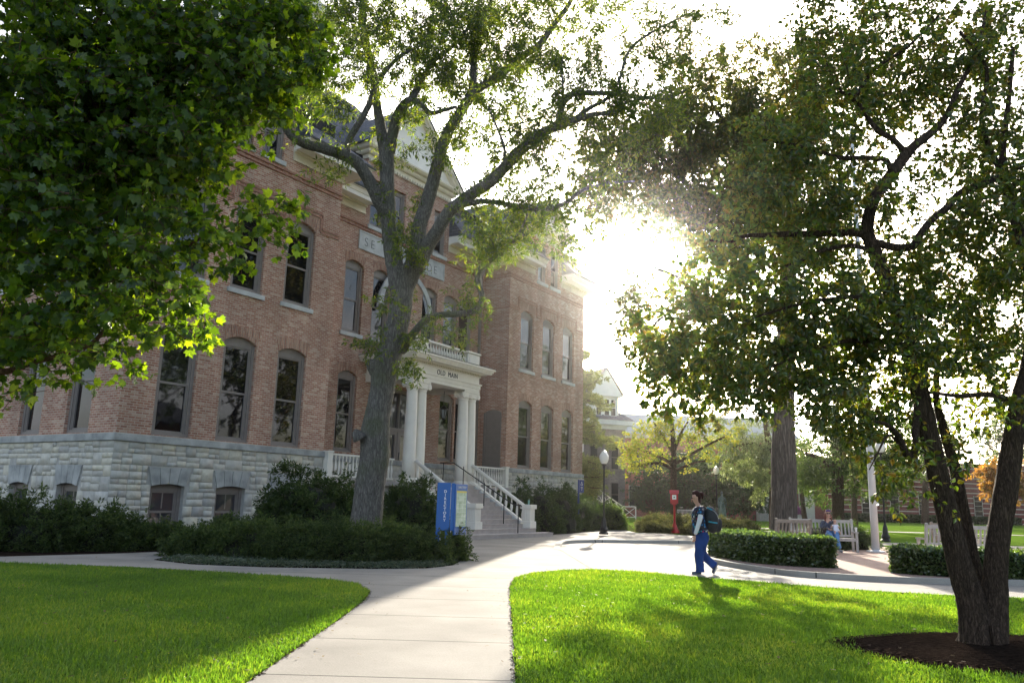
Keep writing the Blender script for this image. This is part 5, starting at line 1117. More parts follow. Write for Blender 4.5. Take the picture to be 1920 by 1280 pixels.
MB().tube([(-5.3,-.15,.5),(-5.3,-.15,9.3)], .09, 8).build('downpipe', M['white'], gh)
rb = empty('red_hall', Vector((at(1300,960,100).x, 100, 0)), R_(4), 'low red brick hall with blue grey roof glimpsed behind the young yellow tree', 'building')
mb = MB(); mb.box((-8.5,0,-.2),(13,10,9.4)); mb.build('wall', M['redbrick'], rb)
mb = MB(); mb.box((-8.8,-.3,9.401),(13.3,10.3,9.9)); mb.build('cornice', M['beige'], rb)
M['blueroof'] = pm('weathered_blue_grey_roof', (.25,.30,.34), .7, .12, 2)
mb = MB(); mb.add([(-9,-.5,9.91),(13.5,-.5,9.91),(13.5,10.5,9.91),(-9,10.5,9.91),(-9,5,12.9),(13.5,5,12.9)], [(0,1,5,4),(2,3,4,5),(1,2,5),(3,0,4)]); mb.build('roof', M['blueroof'], rb)
for z in (1.3, 5.4):
    for k in range(7): simple_window(rb, -7.2+k*2.9, -.02, z, 1.3, 2.3, M['beige'], 'glassfar')
bp = empty('entrance_wall', Vector((at(1470,960,92).x, 92, 0)), 0, 'dark red garden wall between two tall beige stone piers behind the oak', 'wall')
mb = MB(); mb.box((-8.2,.2,-.2),(5,.8,4.6)); mb.build('wall', M['maroon'], bp)
for x in (-2.3, 2.5): MB().box((x-.75,-.3,-.2),(x+.85,1.2,7.2)).build('pier', M['beige'], bp, bevel=.03)
sb = empty('striped_building', Vector((at(1530,980,112).x, 112, 0)), R_(9), 'modern maroon brick building with pale horizontal bands and slit windows at the right', 'building')
mb = MB(); mb.box((0,0,-.2),(70,14,8.4)); mb.build('wall', M['maroon'], sb)
mb = MB()
for k in range(12): mb.box((-.03,-.04,.1+k*.68),(70,.0,.22+k*.68))
mb.build('pale_bands', M['beige'], sb)
for k in range(14):
    w = MB(); x = 7.5+k*4.3; f = MB(); f.box((x-.66,-.12,.5),(x-.6,-.041,3.9)); f.box((x+.6,-.12,.5),(x+.66,-.041,3.9))
    for j in range(6): f.box((x-.6,-.10,.5+j*.655),(x+.6,-.041,.55+j*.655))
    o = f.build('window', M['beige'], sb); MB().quad((x-.6,-.05,.5),(x+.6,-.05,.5),(x+.6,-.05,3.9),(x-.6,-.05,3.9)).build('pane', M['glass'], o)
# things the windows mirror: brick hall and trees to the right, out of the picture
wb = empty('brick_house', Vector((60, 12, 0)), R_(80), 'orange brick house standing across the lawn out to the right', 'building')
M['orangebrick'] = brick('orange_brick', [(.42,.17,.08),(.5,.22,.1),(.36,.13,.07)], (.3,.22,.17))
MB().box((-16,0,0),(16,12,7.5)).build('wall', M['orangebrick'], wb); mb = MB(); mb.add([(-17,-1,7.51),(17,-1,7.51),(17,13,7.51),(-17,13,7.51),(-12,6,11),(12,6,11)], [(0,1,5,4),(1,2,5),(2,3,4,5),(3,0,4)]); mb.build('roof', M['slate'], wb)
for k in range(8): simple_window(wb, -14+k*4, -.02, 1.2, 1.3, 2.2, M['white'])
# white rail and stair at the grey hall
fe = empty('white_stair_rail', Vector((at(1192,970,80).x, 80, 0)), R_(10), 'white crisscross railing descending the stair of the grey hall', 'railing')
mb = MB()
def xrail(mb, a, b, h, n):
    a = Vector(a); b = Vector(b); up = Vector((0,0,h)); mb.bar(a+up, b+up, .09); mb.bar(a+up*.15, b+up*.15, .07)
    for i in range(n+1):
        p = a.lerp(b, i/n); mb.bar(p, p+up, .09)
        if i < n: q = a.lerp(b, (i+1)/n); mb.bar(p+up*.15, q+up*.97, .05); mb.bar(p+up*.97, q+up*.15, .05)
xrail(mb, (0,0,.05), (-1.3,0,.05), 1.15, 1); xrail(mb, (-1.3,0,.05), (-4.0,0,1.75), 1.15, 4); xrail(mb, (-4.0,0,1.75), (-7.5,0,1.75), 1.15, 5)
mb.build('railing_frame', M['white'], fe)
MB().box((-7.6,.2,-.1),(-4,3,1.7)).build('landing', M['beige'], fe)

# ---------------------------------------------------------------- middle-distance trees
def mtree(name, label, base, trunkpts, blist, leaf, size, mat, bk, ntw=8, nl=12, R=.7, dY=1.2, group=None, tw=.008, **kw):
    e_ = empty(name, Vector((base.x, base.y, 0)), 0, label, 'tree', group); o0 = e_.location.copy(); mb = OMB(o0); cr = Crown()
    for i, p in enumerate(trunkpts):
        L = limb(mb, p, 10 if i == 0 else 7, 4, .1)
        if i: cr.along(L, R*.6, R*.8, max(4, ntw-2), nl, skip=.35, spread=.5, **kw)
    mb.build('trunk', bk, e_, smooth=True)
    blobs(cr, blist, ntw, nl, dY, R=R, **kw)
    cr.P = [p-np.array(o0) for p in cr.P]; cr.S = [[q-np.array(o0) for q in s] for s in cr.S]
    cr.build('crown', leaf, size, mat, bk, e_, tw=tw, flat=.15); return e_
M['leaf_yellow'] = leafmat('yellow_green_leaves', [(.10,.14,.02),(.15,.19,.03),(.20,.22,.03),(.26,.24,.04)], .55, (2.0, 1.9, .8), .05)
M['leaf_pale'] = leafmat('pale_feathery_leaves', [(.07,.10,.035),(.10,.14,.05),(.14,.18,.07),(.20,.23,.10)], .5, (1.9,1.9,1.0), .12)
M['leaf_mid'] = leafmat('mid_green_leaves', [(.03,.055,.018),(.045,.08,.022),(.065,.11,.03),(.09,.14,.035)], .5, (2.2, 2.1, .9), .05)
M['leaf_dark'] = leafmat('dark_green_leaves', [(.018,.034,.014),(.028,.05,.018),(.04,.068,.022)], .4, (2, 2, 1), .05)
M['leaf_orange'] = leafmat('orange_autumn_leaves', [(.26,.13,.03),(.33,.19,.04),(.22,.12,.03),(.16,.13,.03)], .5, (1.8, 1.5, .8), .05)
M['needle'] = leafmat('pine_needles', [(.10,.13,.045),(.15,.175,.06),(.21,.23,.085)], .45, (1.7, 1.7, 1.0), .06)
Y = 50
mtree('young_tree', 'young tree with thin yellow green leaves spreading above the red call box', at(1263,990,Y), [
 [(1263,995,Y,8),(1263,960,Y,6.5),(1263,900,Y,6),(1263,860,Y,5.5),(1262,820,Y,4.5),(1258,780,Y,3)],
 [(1262,870,Y,3.5),(1240,858,Y,3),(1215,848,Y,2.5),(1185,835,Y,1.5)], [(1264,870,Y,3.5),(1290,855,Y,3),(1325,835,Y,2.5),(1360,818,Y,1.5)], [(1262,880,Y,3.5),(1235,868,Y,3),(1200,872,Y,2),(1180,868,Y,1)],
 [(1262,850,Y,3),(1245,820,Y,2.5),(1225,790,Y,1.5)], [(1263,850,Y,3),(1275,815,Y,2.5),(1290,790,Y,1.5)], [(1264,882,Y,3),(1300,868,Y,2),(1330,862,Y,1)]],
 [(1190,840,Y,30,10),(1205,815,Y,28,8),(1230,790,Y,30,8),(1185,865,Y,16,5),(1215,850,Y,24,8),(1270,790,Y,30,8),(1300,815,Y,28,6),(1340,830,Y,28,6),(1370,815,Y,24,5),(1240,830,Y,20,4)],
 'oval', .15, M['leaf_yellow'], M['bark_dark'], 6, 9, .75, 1.6, squash=.6, grav=.15)
Y = 58
mtree('feathery_tree', 'pale feathery tree drooping beside the left edge of the oak trunk', at(1455,990,Y), [
 [(1452,1000,Y,10),(1450,900,Y,8),(1440,820,Y,6),(1430,760,Y,4)], [(1446,850,Y,4),(1410,830,Y,3),(1370,840,Y,2)], [(1446,870,Y,4),(1480,840,Y,3),(1520,830,Y,2)]],
 [(1405,830,Y,46,20),(1370,850,Y,36,12),(1415,875,Y,36,15),(1442,895,Y,20,8),(1392,888,Y,20,5),(1350,825,Y,28,8),(1440,840,Y,34,14),(1400,790,Y,50,14),(1432,922,Y,12,3),(1340,800,Y,30,6)],
 'leaflet', .22, M['leaf_pale'], M['bark_dark'], 8, 14, .8, 2.5, squash=.7, grav=.7)
Y = 52
mtree('lawn_tree', 'dark trunked tree on the far lawn directly behind the seated woman', at(1571,995,Y), [
 [(1573,1003,Y,15),(1572,980,Y,11.5),(1571,930,Y,11),(1570,880,Y,10),(1568,820,Y,8),(1566,760,Y,6)], [(1570,880,Y,5),(1600,850,Y,4),(1640,830,Y,3)], [(1570,890,Y,5),(1540,860,Y,4),(1510,850,Y,3)]],
 [(1560,850,Y,55,26),(1620,850,Y,55,28),(1660,880,Y,40,14),(1520,870,Y,36,14),(1690,870,Y,36,10),(1600,900,Y,34,7),(1530,905,Y,26,6),(1650,915,Y,24,4),(1600,800,Y,60,20),(1700,830,Y,40,10)],
 'leaflet', .26, M['leaf_mid'], M['bark_dark'], 9, 13, 1.1, 2.5, squash=.6, grav=.35)
mtree('lawn_tree', 'slim tree on the far lawn just right of the thick one behind the bench', at(1602,986,66), [
 [(1603,992,66,7),(1602,960,66,5.5),(1601,900,66,5),(1600,850,66,4)], [(1601,900,66,3),(1620,880,66,2)]],
 [(1600,840,66,40,12),(1630,860,66,30,8)], 'leaflet', .3, M['leaf_mid'], M['bark_dark'], 8, 12, 1.2, 2, squash=.6, grav=.3)
mtree('lawn_tree', 'thin crooked tree close to the right side of the oak trunk', at(1507,985,70), [
 [(1512,992,70,6),(1506,950,70,4.5),(1502,910,70,4),(1498,860,70,3)], [(1503,930,70,2),(1520,915,70,1.5)]],
 [(1500,850,70,30,10),(1530,890,70,24,8),(1540,930,70,14,3),(1510,900,70,20,5)], 'leaflet', .3, M['leaf_mid'], M['bark_dark'], 8, 12, 1.2, 2, squash=.6, grav=.3)
mtree('autumn_tree', 'small orange leaved tree between the two stems of the forked tree', at(1880,985,62), [
 [(1885,990,62,6),(1883,940,62,5),(1880,880,62,3)], [(1883,930,62,2),(1860,905,62,1.5)]],
 [(1865,905,62,22,10),(1880,890,62,24,10),(1905,900,62,18,6),(1860,925,62,9,2),(1915,915,62,14,4),(1850,890,62,15,4)], 'lobed', .34, M['leaf_orange'], M['bark_dark'], 7, 10, .9, 1.5, squash=.6, grav=.4)
mtree('park_tree', 'green tree rising above the striped building at the right', at(1735,985,104), [
 [(1735,985,104,7),(1735,900,104,5),(1735,840,104,4)], [(1735,880,104,2),(1760,850,104,1.5)]],
 [(1700,830,104,40,14),(1760,820,104,45,16),(1730,780,104,40,10),(1680,860,104,24,6),(1800,840,104,30,8)], 'leaflet', .42, M['leaf_mid'], M['bark_dark'], 9, 14, 1.8, 3, squash=.6, grav=.3)
mtree('park_tree', 'green tree above the striped building near the right edge', at(1880,985,106), [
 [(1880,985,106,7),(1880,900,106,5),(1880,840,106,4)], [(1880,880,106,2),(1900,850,106,1.5)]],
 [(1860,830,106,45,14),(1910,820,106,45,14),(1960,830,106,45,12),(1880,790,106,40,8)], 'leaflet', .42, M['leaf_mid'], M['bark_dark'], 9, 14, 1.8, 3, squash=.6, grav=.3)
# dense dark trees against the far halls
for i, (px, Y, sc) in enumerate([(1225,82,1.0),(1290,80,1.1),(1345,78,1.0),(1400,84,1.0)]):
    k = Y/80
    mtree('shrubby_tree', ['dark bushy tree in front of the red hall left of the call box','dark bushy tree in front of the red hall right of the call box','dark bushy tree behind the bronze statue','dark bushy tree at the left of the beige pier'][i], at(px,975,Y), [
     [(px,975,Y,5),(px-6,930,Y,4),(px-10,890,Y,3)], [(px-3,950,Y,3),(px+18,915,Y,2)], [(px-3,955,Y,3),(px-24,925,Y,2)]],
     [(px,900,Y,32*sc,18),(px-15,930,Y,30,12),(px+18,925,Y,28,12),(px,870,Y,22,6 if i else 3)], 'leaflet', .34, M['leaf_dark'], M['bark_dark'], 9, 14, 1.5, 2, squash=.7, grav=.3, tw=.02)
# pine whose boughs show past the hall corner
Y = 62
pn = empty('pine_tree', Vector((at(1072,985,Y).x, Y, 0)), 0, 'pine with tiers of pale sunlit boughs showing past the right corner of the hall', 'tree'); o0 = pn.location.copy(); mb = OMB(o0)
limb(mb, [(1072,992,Y,8),(1073,900,Y,7),(1074,800,Y,5),(1075,700,Y,3.5),(1076,620,Y,2)], 10, 3); cr = Crown()
for (x0_, y0_, x1_, y1_) in ((1074,730,1122,712),(1074,740,1136,757),(1074,800,1118,797),(1074,815,1150,828),(1074,700,1112,700),(1074,850,1126,872),(1074,870,1104,868),(1074,890,1138,893),(1074,905,1128,915),(1074,920,1110,926),(1074,780,1106,772),(1074,660,1100,665)):
    for dy in (-2, 0, 2):
        L = limb(mb, [(x0_,y0_,Y,1.5),((x0_+x1_)/2,(y0_+y1_)/2+3,Y+dy,1.2),(x1_,y1_,Y+dy*1.6,.7)], 5, 3); cr.along(L, .36, .5, 5, 26, skip=.3, spread=.35, squash=.25, grav=-.1)
mb.build('trunk', M['bark_dark'], pn, smooth=True)
cr.P = [p-np.array(o0) for p in cr.P]; cr.S = [[q-np.array(o0) for q in s] for s in cr.S]
cr.build('crown', 'leaflet', .21, M['needle'], M['bark_dark'], pn, tw=.02, flat=.3)
# trees out to the right and behind, mirrored in the windows
def plain_tree(x, y, h, r, label, n=60):
    e_ = empty('park_tree', Vector((x, y, 0)), 0, label, 'tree', 'trees out to the right that the windows mirror'); mb = MB()
    mb.tube([(0,0,-.1),(.1,0,h*.2),(0,.1,h*.4),(.1,0,h*.7)], [.4,.3,.24,.08], 9); cr = Crown()
    for _ in range(7):
        a = random.random()*6.28; z = h*random.uniform(.28,.5); mb.tube([(0,0,z),(math.cos(a)*r*.4,math.sin(a)*r*.4,z+h*.12),(math.cos(a)*r*.8,math.sin(a)*r*.8,z+h*.25)], [.12,.08,.03], 6)
    for _ in range(n):
        d = rng.normal(size=3); d /= np.linalg.norm(d); cr.clump(np.array([0,0,h*.62])+d*np.array([r,r,h*.36])*random.uniform(.4,1), 1.2, 7, 12)
    mb.build('trunk', M['bark_dark'], e_, smooth=True); cr.build('crown', 'lobed', .32, M['leaf_mid'], M['bark_dark'], e_, tw=.02); return e_
plain_tree(30, 15, 19, 6.5, 'rounded park tree nearest the drive, out to the right', 110); plain_tree(33, 31, 23, 8, 'tall park tree out to the right by the patio end', 150); plain_tree(34, 3, 16, 6, 'broad park tree on the right lawn out of view', 80); plain_tree(44, 22, 24, 8, 'park tree standing before the orange brick house', 140); plain_tree(43, 52, 22, 8, 'park tree beyond the right edge of the far lawn', 130); plain_tree(58, 66, 24, 9, 'great park tree at the far end of the striped building lawn', 130); plain_tree(40, 41, 17, 6, 'park tree between the patio end and the far lawn', 90)

# ---------------------------------------------------------------- shrubs and hedges
M['yew'] = leafmat('yew_foliage', [(.026,.050,.016),(.038,.066,.02),(.054,.086,.026),(.075,.11,.032)], .35, (1.6, 1.8, .8), .05)
M['juniper'] = leafmat('juniper_foliage', [(.034,.058,.02),(.050,.080,.026),(.07,.105,.034),(.10,.135,.042)], .35, (1.6, 1.8, .8), .04)
M['boxwood'] = leafmat('boxwood_leaves', [(.020,.038,.010),(.035,.065,.014),(.055,.10,.020),(.09,.14,.03)], .4, (2, 2, .8), .12)
M['core'] = pm('dark_core_shade', (.010,.013,.007), .95, .3, 9)  # near-black solid core blocks see-through and stands in for inner shade
def shrub(label, c, r, n, mat, leaf='leaflet', size=.10, group=None, name='yew_shrub', spiky=.30, ntw=7, nl=16, cat='shrub', lumps=.22):
    e_ = empty(name, Vector(c), 0, label, cat, group); rx, ry, rz = r; cr = Crown()
    for _ in range(n):
        d = rng.normal(size=3); d[2] = abs(d[2])*.9; d /= np.linalg.norm(d); q = 1+lumps*math.sin(5*d[0]+c[0])*math.cos(4*d[1]+c[1])
        p = d*np.array(r)*q*random.uniform(.72, .98); p[2] = max(p[2], .05)
        cr.clump(p, spiky*random.uniform(.7,1.3), ntw, nl, out=d+np.array([0,0,.25]), squash=.8, grav=.02, lt=.35)
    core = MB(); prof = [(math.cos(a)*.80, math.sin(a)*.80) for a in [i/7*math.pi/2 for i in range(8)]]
    m = MB().lathe([(max(.02, a), b) for a, b in [(.80, 0)]+prof[1:]], n=14); core.add([(v[0]*rx, v[1]*ry, v[2]*rz) for v in m.v], m.f); core.build('dark_core', M['core'], e_)
    P = np.concatenate(cr.P); P[:, 2] = np.maximum(P[:, 2], .01); cr.P = [P]
    cr.build('foliage', leaf, size, mat, M['core'], e_, tw=.004, flat=.35, twigs=False); return e_
def gx(px, Y): return at(px, 1000, Y).x
def z_at(px, py, Y): return at(px, py, Y).z
M['olive_lit'] = leafmat('sunlit_olive_juniper', [(.06,.07,.03),(.09,.10,.04),(.13,.13,.055),(.17,.16,.075)], .4, (1.7,1.7,1.0), .05)  # olive juniper with its sunlit look put into the colour
Gy = 'dark yews against the hall'; Gj = 'low junipers round the big tree'
for px, Y, rx, rz, lab in [(575,22.8,1.35,2.1,'tall dark yew left of the big grey trunk, against the stone base'),(768,23.2,.95,2.0,'tall dark yew between the big grey trunk and the blue directory sign'),(640,23.5,1.0,1.75,'dark yew mostly hidden behind the big grey trunk'),(520,22.3,.8,1.5,'shorter dark yew at the left end of the tall pair')]:
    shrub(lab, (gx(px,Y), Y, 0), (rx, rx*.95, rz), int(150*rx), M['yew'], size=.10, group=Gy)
for px, Y, rx, rz, lab in [(395,18.9,.95,.62,'low juniper at the left tip of the planted island'),(480,18.7,1.1,.78,'low juniper second from the left tip of the planted island'),(575,18.5,1.15,.85,'low juniper below the tall yew at the left of the trunk'),(670,18.4,1.1,.82,'low juniper right in front of the big grey trunk'),(755,18.7,1.0,.80,'low juniper between the trunk and the directory sign'),(845,19.9,.45,.72,'narrow juniper under the map of the directory sign'),(445,20.4,1.1,.85,'juniper behind the others below the second basement window'),(700,20.6,1.1,.9,'juniper hugging the back of the big grey trunk')]:
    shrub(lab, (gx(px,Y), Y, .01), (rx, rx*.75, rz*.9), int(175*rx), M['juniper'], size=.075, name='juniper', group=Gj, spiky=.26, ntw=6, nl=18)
Gl = 'dark shrubs below the left windows'
for px, Y, rx, rz, lab in [(-40,19.4,1.3,1.1,'dark shrub cut by the left edge of the view'),(70,19.8,1.25,1.1,'dark shrub under the leftmost basement window'),(160,20.2,1.15,1.0,'dark shrub under the basement window by the stone corner'),(225,20.4,.75,.7,'smaller dark shrub in front of the stone corner'),(300,21.2,.8,.5,'lowest dark shrub, spreading under the first front basement window')]:
    shrub(lab, (gx(px,Y), Y, .01), (rx, rx*.85, rz), int(150*rx), M['juniper'], size=.085, name='dark_shrub', group=Gl, spiky=.3, ntw=6, nl=18)
Gr = 'yews along the right wing'
for i, (bx, by, rx, rz) in enumerate([(3.9,-2.0,1.15,2.0),(6.0,-2.0,1.3,2.15),(8.3,-1.7,1.3,2.2),(10.6,-1.3,1.3,2.1),(12.8,-.9,1.2,1.9)]):
    p = BW(bx, by, 0); shrub(['dark yew next to the right newel post of the steps','second dark yew to the right of the steps','third dark yew, under the right wing windows','fourth dark yew, below the last windows','dark yew at the far corner of the right wing'][i], (p.x, p.y, .01), (rx, rx, rz), int(120*rx), M['yew'], size=.11, group=Gr, ntw=6, nl=14)
p = BW(14.3, -1.6, 0); shrub('sunlit yellow green shrub at the far right corner of the hall', (p.x, p.y, .01), (.95, 1.0, 1.45), 150, M['leaf_mid'], size=.12, name='sunlit_shrub')
Gc = 'low sunlit junipers round the call box'
for i, (px, Y, rx, rz) in enumerate([(1224,43,.9,.62),(1252,44.5,1.0,.66),(1292,44,1.1,.66),(1325,46,1.1,.66),(1362,45,1.1,.62),(1398,44,1.0,.5),(1232,41.2,.6,.3),(1300,41.3,.6,.3)]):
    shrub(['leftmost low juniper beside the far walk','juniper just left of the call box post','juniper just right of the call box post','juniper behind the head of the walking woman','juniper behind the backpack of the walking woman','last low juniper before the box hedge','small ground juniper at the left of the call box foot','small ground juniper at the right of the call box foot'][i], (gx(px,Y), Y, .1), (rx, rx, rz), 90, M['olive_lit'], size=.11, name='low_juniper', group=Gc, spiky=.28, ntw=6, nl=14)
shrub('rounded shrub beside the right arm of the occupied bench', (gx(1592,29.2), 29.2, .1), (.75,.7,.75), 120, M['boxwood'], size=.08, name='round_shrub')
# clipped box hedges: a solid block of leaves following a line
def hedge(label, line, w, h, n, z0=.1, group=None, mat='boxwood', size=.05):
    P2 = [Vector((p[0], p[1], 0)) for p in line]; e_ = empty('box_hedge', P2[0]+Vector((0,0,z0)), 0, label, 'hedge', group); o0 = np.array(e_.location)
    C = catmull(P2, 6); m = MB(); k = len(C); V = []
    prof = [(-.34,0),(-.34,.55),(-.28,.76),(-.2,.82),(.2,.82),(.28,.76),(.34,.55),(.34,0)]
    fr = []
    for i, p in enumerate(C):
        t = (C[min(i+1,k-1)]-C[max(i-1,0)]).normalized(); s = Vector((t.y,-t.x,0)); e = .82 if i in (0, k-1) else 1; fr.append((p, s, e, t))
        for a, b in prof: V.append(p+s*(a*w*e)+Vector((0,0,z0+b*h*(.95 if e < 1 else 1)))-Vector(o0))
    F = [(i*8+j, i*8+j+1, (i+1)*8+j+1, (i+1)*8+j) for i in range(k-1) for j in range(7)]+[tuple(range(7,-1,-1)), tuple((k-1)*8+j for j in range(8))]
    m.add(V, F); m.build('dark_core', M['core'], e_)
    Pq = []; Dq = []
    per = [2*h*.9, w]
    for _ in range(n):
        u = random.random()*(k-1); i = int(u); f = u-i; p = fr[i][0].lerp(fr[min(i+1,k-1)][0], f); s = fr[i][1].lerp(fr[min(i+1,k-1)][1], f).normalized()
        q = random.random()*(2*h+w)
        if random.random() < .05: # ends
            en = random.choice((0, k-1)); p, s, _, t = fr[en]; tt = t*(1 if en else -1); a = random.uniform(-.48,.48); b = random.random(); pos = p+s*(a*w)+tt*random.uniform(-.02,.06)+Vector((0,0,z0+b*h)); nn = tt
        elif q < h: pos = p-s*(w*.5*(1-.16*max(0,q/h-.7)/.3)); pos.z = z0+q; nn = -s
        elif q < 2*h: q -= h; pos = p+s*(w*.5*(1-.16*max(0,q/h-.7)/.3)); pos.z = z0+q; nn = s
        else: a = (q-2*h)/w-.5; pos = p+s*(a*w*.96); pos.z = z0+h*(1-.25*abs(a)**3*2); nn = Vector((0,0,1))
        lump = .018*math.sin(pos.x*6)*math.sin(pos.y*5+pos.z*7); pos = pos+nn*(random.uniform(-.07,.03)+lump+(.05 if random.random() < .05 else 0))
        Pq.append(pos); Dq.append(nn+Vector((random.gauss(0,.6), random.gauss(0,.6), random.gauss(0,.5)+.2)))
    place_leaves('foliage', 'box', np.array(Pq)-o0, np.array(Dq), size, M[mat], e_, flat=.2); return e_
Gh = 'clipped box hedges inside the kerb'
hedge('clipped box hedge beside the walking woman, in front of the empty slatted bench', [(6.35,23.7),(6.3,22.2),(6.55,20.8),(7.0,20.1),(7.75,19.85)], 1.15, .66, 34000, group=Gh, size=.075)
hedge('long clipped box hedge passing behind the forked trunk', [(8.85,18.75),(9.6,18.1),(10.8,17.95),(13,18.0),(16,18.3)], 1.1, .55, 36000, group=Gh, size=.07)
hedge('low box hedge behind the first one, beside the bench back', [(7.3,25.3),(8.0,26.0),(9.0,26.8)], .8, .55, 8000, group=Gh, size=.08)
hedge('dark clipped hedge along the foot of the striped building', [(at(1535,980,108).x,108),(at(1750,985,110).x,112),(at(1950,985,112).x,117)], 1.6, 1.0, 9000, z0=0, mat='leaf_dark', size=.3)
# ivy-like ground cover at the front of the island
GP = []; 
fe_ = [(-7.3,17.62),(-6.29,16.82),(-4.72,16.62),(-2.66,16.92),(-1.68,17.40),(-1.22,18.38),(-1.08,20.6)]
fC = catmull([(a, b, 0) for a, b in fe_], 12)
for _ in range(15000):
    i = random.randrange(len(fC)-1); p = fC[i].lerp(fC[i+1], random.random()); t = (fC[i+1]-fC[i]).normalized(); s = Vector((-t.y, t.x, 0)); d = random.random()*1.25; q = p+s*d; q.z = .02+random.random()*.09*min(1, d*4+.3); GP.append(q)
M['ivy'] = leafmat('wintercreeper_leaves', [(.025,.05,.025),(.04,.075,.035),(.06,.10,.05),(.13,.15,.09)], .35, (1.7,1.8,.9), .12)
GP = np.array(GP); tag(place_leaves('ground_cover', 'oval', GP, rng.normal(size=GP.shape)*[1,1,.35], .055, M['ivy'], flat=.75), 'low leafy ground cover edging the planted island along the path', 'ground cover', kind='stuff')
# ---------------------------------------------------------------- signs, lamps, benches
M['blue'] = pm('blue_sign_paint', (.008,.115,.42), .35, .03, 3); M['bluedk'] = pm('dark_blue_paint', (.02,.045,.22), .4, .05, 3)
M['signwhite'] = pm('white_sign_vinyl', (.85,.86,.86), .5, .02); M['callred'] = pm('red_enamel', (.45,.012,.02), .35, .08, 5)
M['teak'] = pm('weathered_teak', (.28,.235,.195), .8, .2, 12, bump=.3); M['teakpale'] = pm('silvered_teak', (.42,.40,.38), .8, .15, 12, bump=.3)
M['bronze'] = pm('green_patina_bronze', (.09,.15,.13), .6, .3, 5); M['steel'] = pm('white_flagpole_paint', (.62,.64,.66), .35, .04, 2)
M['globe'] = pm('opal_lamp_glass', (.85,.85,.83), .25, .02)
Y = 19.6
dsn = empty('directory_sign', Vector((at(831,1045,Y).x, Y, 0)), R_(4), 'blue campus directory sign with a map panel standing at the right end of the junipers', 'sign')
bx = MB(); bx.box((-.205,-.06,.70),(.115,.06,1.81)); bl_ = bx.build('sign_blade', M['blue'], dsn, bevel=.008)
for k, ch in enumerate('DIRECTORY'): textmesh(ch, .088, M['signwhite'], bl_, (-.01, -.063, 1.575-k*.083), ext=.002, align='CENTER', offset=.002)
sp_ = MB(); sp_.box((.125,-.05,.70),(.205,.07,1.805)); sp_.build('side_blade', M['blue'], dsn, bevel=.006)
for x in (-.16, .06): MB().box((x-.045,-.045,-.05),(x+.045,.045,.70)).build('leg', M['blue'], dsn)
for x in (-.095, .15): MB().box((x-.012,-.03,.2 if x < 0 else .45),(x+.012,.03,.70)).build('strut', M['steel'], dsn)
mp_ = MB().box((0,-.02,.60),(.62,.03,1.79)).build('map_panel', M['blue'], dsn, bevel=.006); mp_.location = (.215,-.04,0); mp_.rotation_euler = (0,0,R_(62))
M['mapc'] = pm('printed_map', (.28,.42,.24), .4, 0, 7, col2=(.62,.72,.60), detail=2)
MB().box((.05,-.026,.79),(.57,-.0201,1.62)).build('map_print', M['mapc'], mp_); M['mapy'] = pm('yellow_map_header', (.62,.55,.10), .4, .05)
MB().box((.05,-.027,1.585),(.57,-.0262,1.63)).build('map_header', M['mapy'], mp_); M['mapl'] = pm('pale_map_footer', (.16,.24,.5), .4, .05)
MB().box((.01,-.024,.61),(.61,-.0201,.76)).build('map_footer', M['mapl'], mp_)
textmesh('DIRECTORY', .075, M['signwhite'], mp_, (.13,-.024,1.685), ext=.002)
mr = MB(); 
for k in range(6): mr.box((.08+k*.08,-.0285,.83),(.086+k*.08,-.0272,1.56))
for k in range(8): mr.box((.06,-.0285,.86+k*.09),(.56,-.0272,.865+k*.09))
mr.build('map_streets', M['signwhite'], mp_)
# slim blue post with a small flag-sign
Y = 42.5
ps = empty('pole_sign', Vector((at(1084,996,Y).x, Y, 0)), 0, 'thin blue post with a small dark blue sign near the far corner of the hall', 'sign')
MB().tube([(0,0,-.05),(.0,0,2.6)], .045, 8).build('post', M['bluedk'], ps)
pp = MB().box((.05,-.02,1.95),(.27,.02,2.6)).build('sign_panel', M['bluedk'], ps); MB().box((.04,-.03,2.6),(.28,.03,2.64)).build('cap', M['white'], ps)
ring_ = MB(); 
for k in range(14):
    a, b = k/14*6.283, (k+1)/14*6.283; ring_.bar((.16+math.cos(a)*.05,-.025,2.36+math.sin(a)*.05), (.16+math.cos(b)*.05,-.025,2.36+math.sin(b)*.05), .016)
ring_.box((.145,-.03,2.43),(.175,-.022,2.5)); ring_.box((.11,-.03,2.20),(.21,-.022,2.225)); ring_.box((.12,-.03,2.14),(.20,-.022,2.16)); ring_.box((.145,-.03,2.06),(.175,-.022,2.09)); ring_.build('symbol', M['signwhite'], pp)
# red emergency call box
Y = 41
cb = empty('call_box', Vector((at(1265,1003,Y).x, Y, .1)), R_(-12), 'red emergency call box on a flared red pedestal across the drive', 'call box')
MB().lathe([(.25,0),(.25,.05),(.20,.12),(.13,.30),(.08,.42),(.055,.55)], n=8).build('pedestal_foot', M['callred'], cb)
MB().tube([(0,0,.45),(0,0,1.4)], [.055,.05], 10).build('post', M['callred'], cb)
b_ = MB(); b_.box((-.19,-.16,1.42),(.19,.16,1.92)); b_.prism([(-.12,-.1),(.12,-.1),(.12,.1),(-.12,.1)], 1.36, 1.419); bo = b_.build('box', M['callred'], cb, bevel=.015)
rf = MB(); rf.add([(-.23,-.2,1.921),(.23,-.2,1.921),(.23,.2,1.921),(-.23,.2,1.921),(-.23,0,2.08),(.23,0,2.08)], [(0,1,5,4),(2,3,4,5),(1,2,5),(3,0,4),(3,2,1,0)]); rf.build('box_roof', M['callred'], cb)
MB().box((-.10,-.17,1.62),(.10,-.161,1.84)).build('label_plate', M['signwhite'], bo); MB().box((-.03,-.176,1.70),(.03,-.171,1.76)).build('call_button', M['blackmetal'], bo)
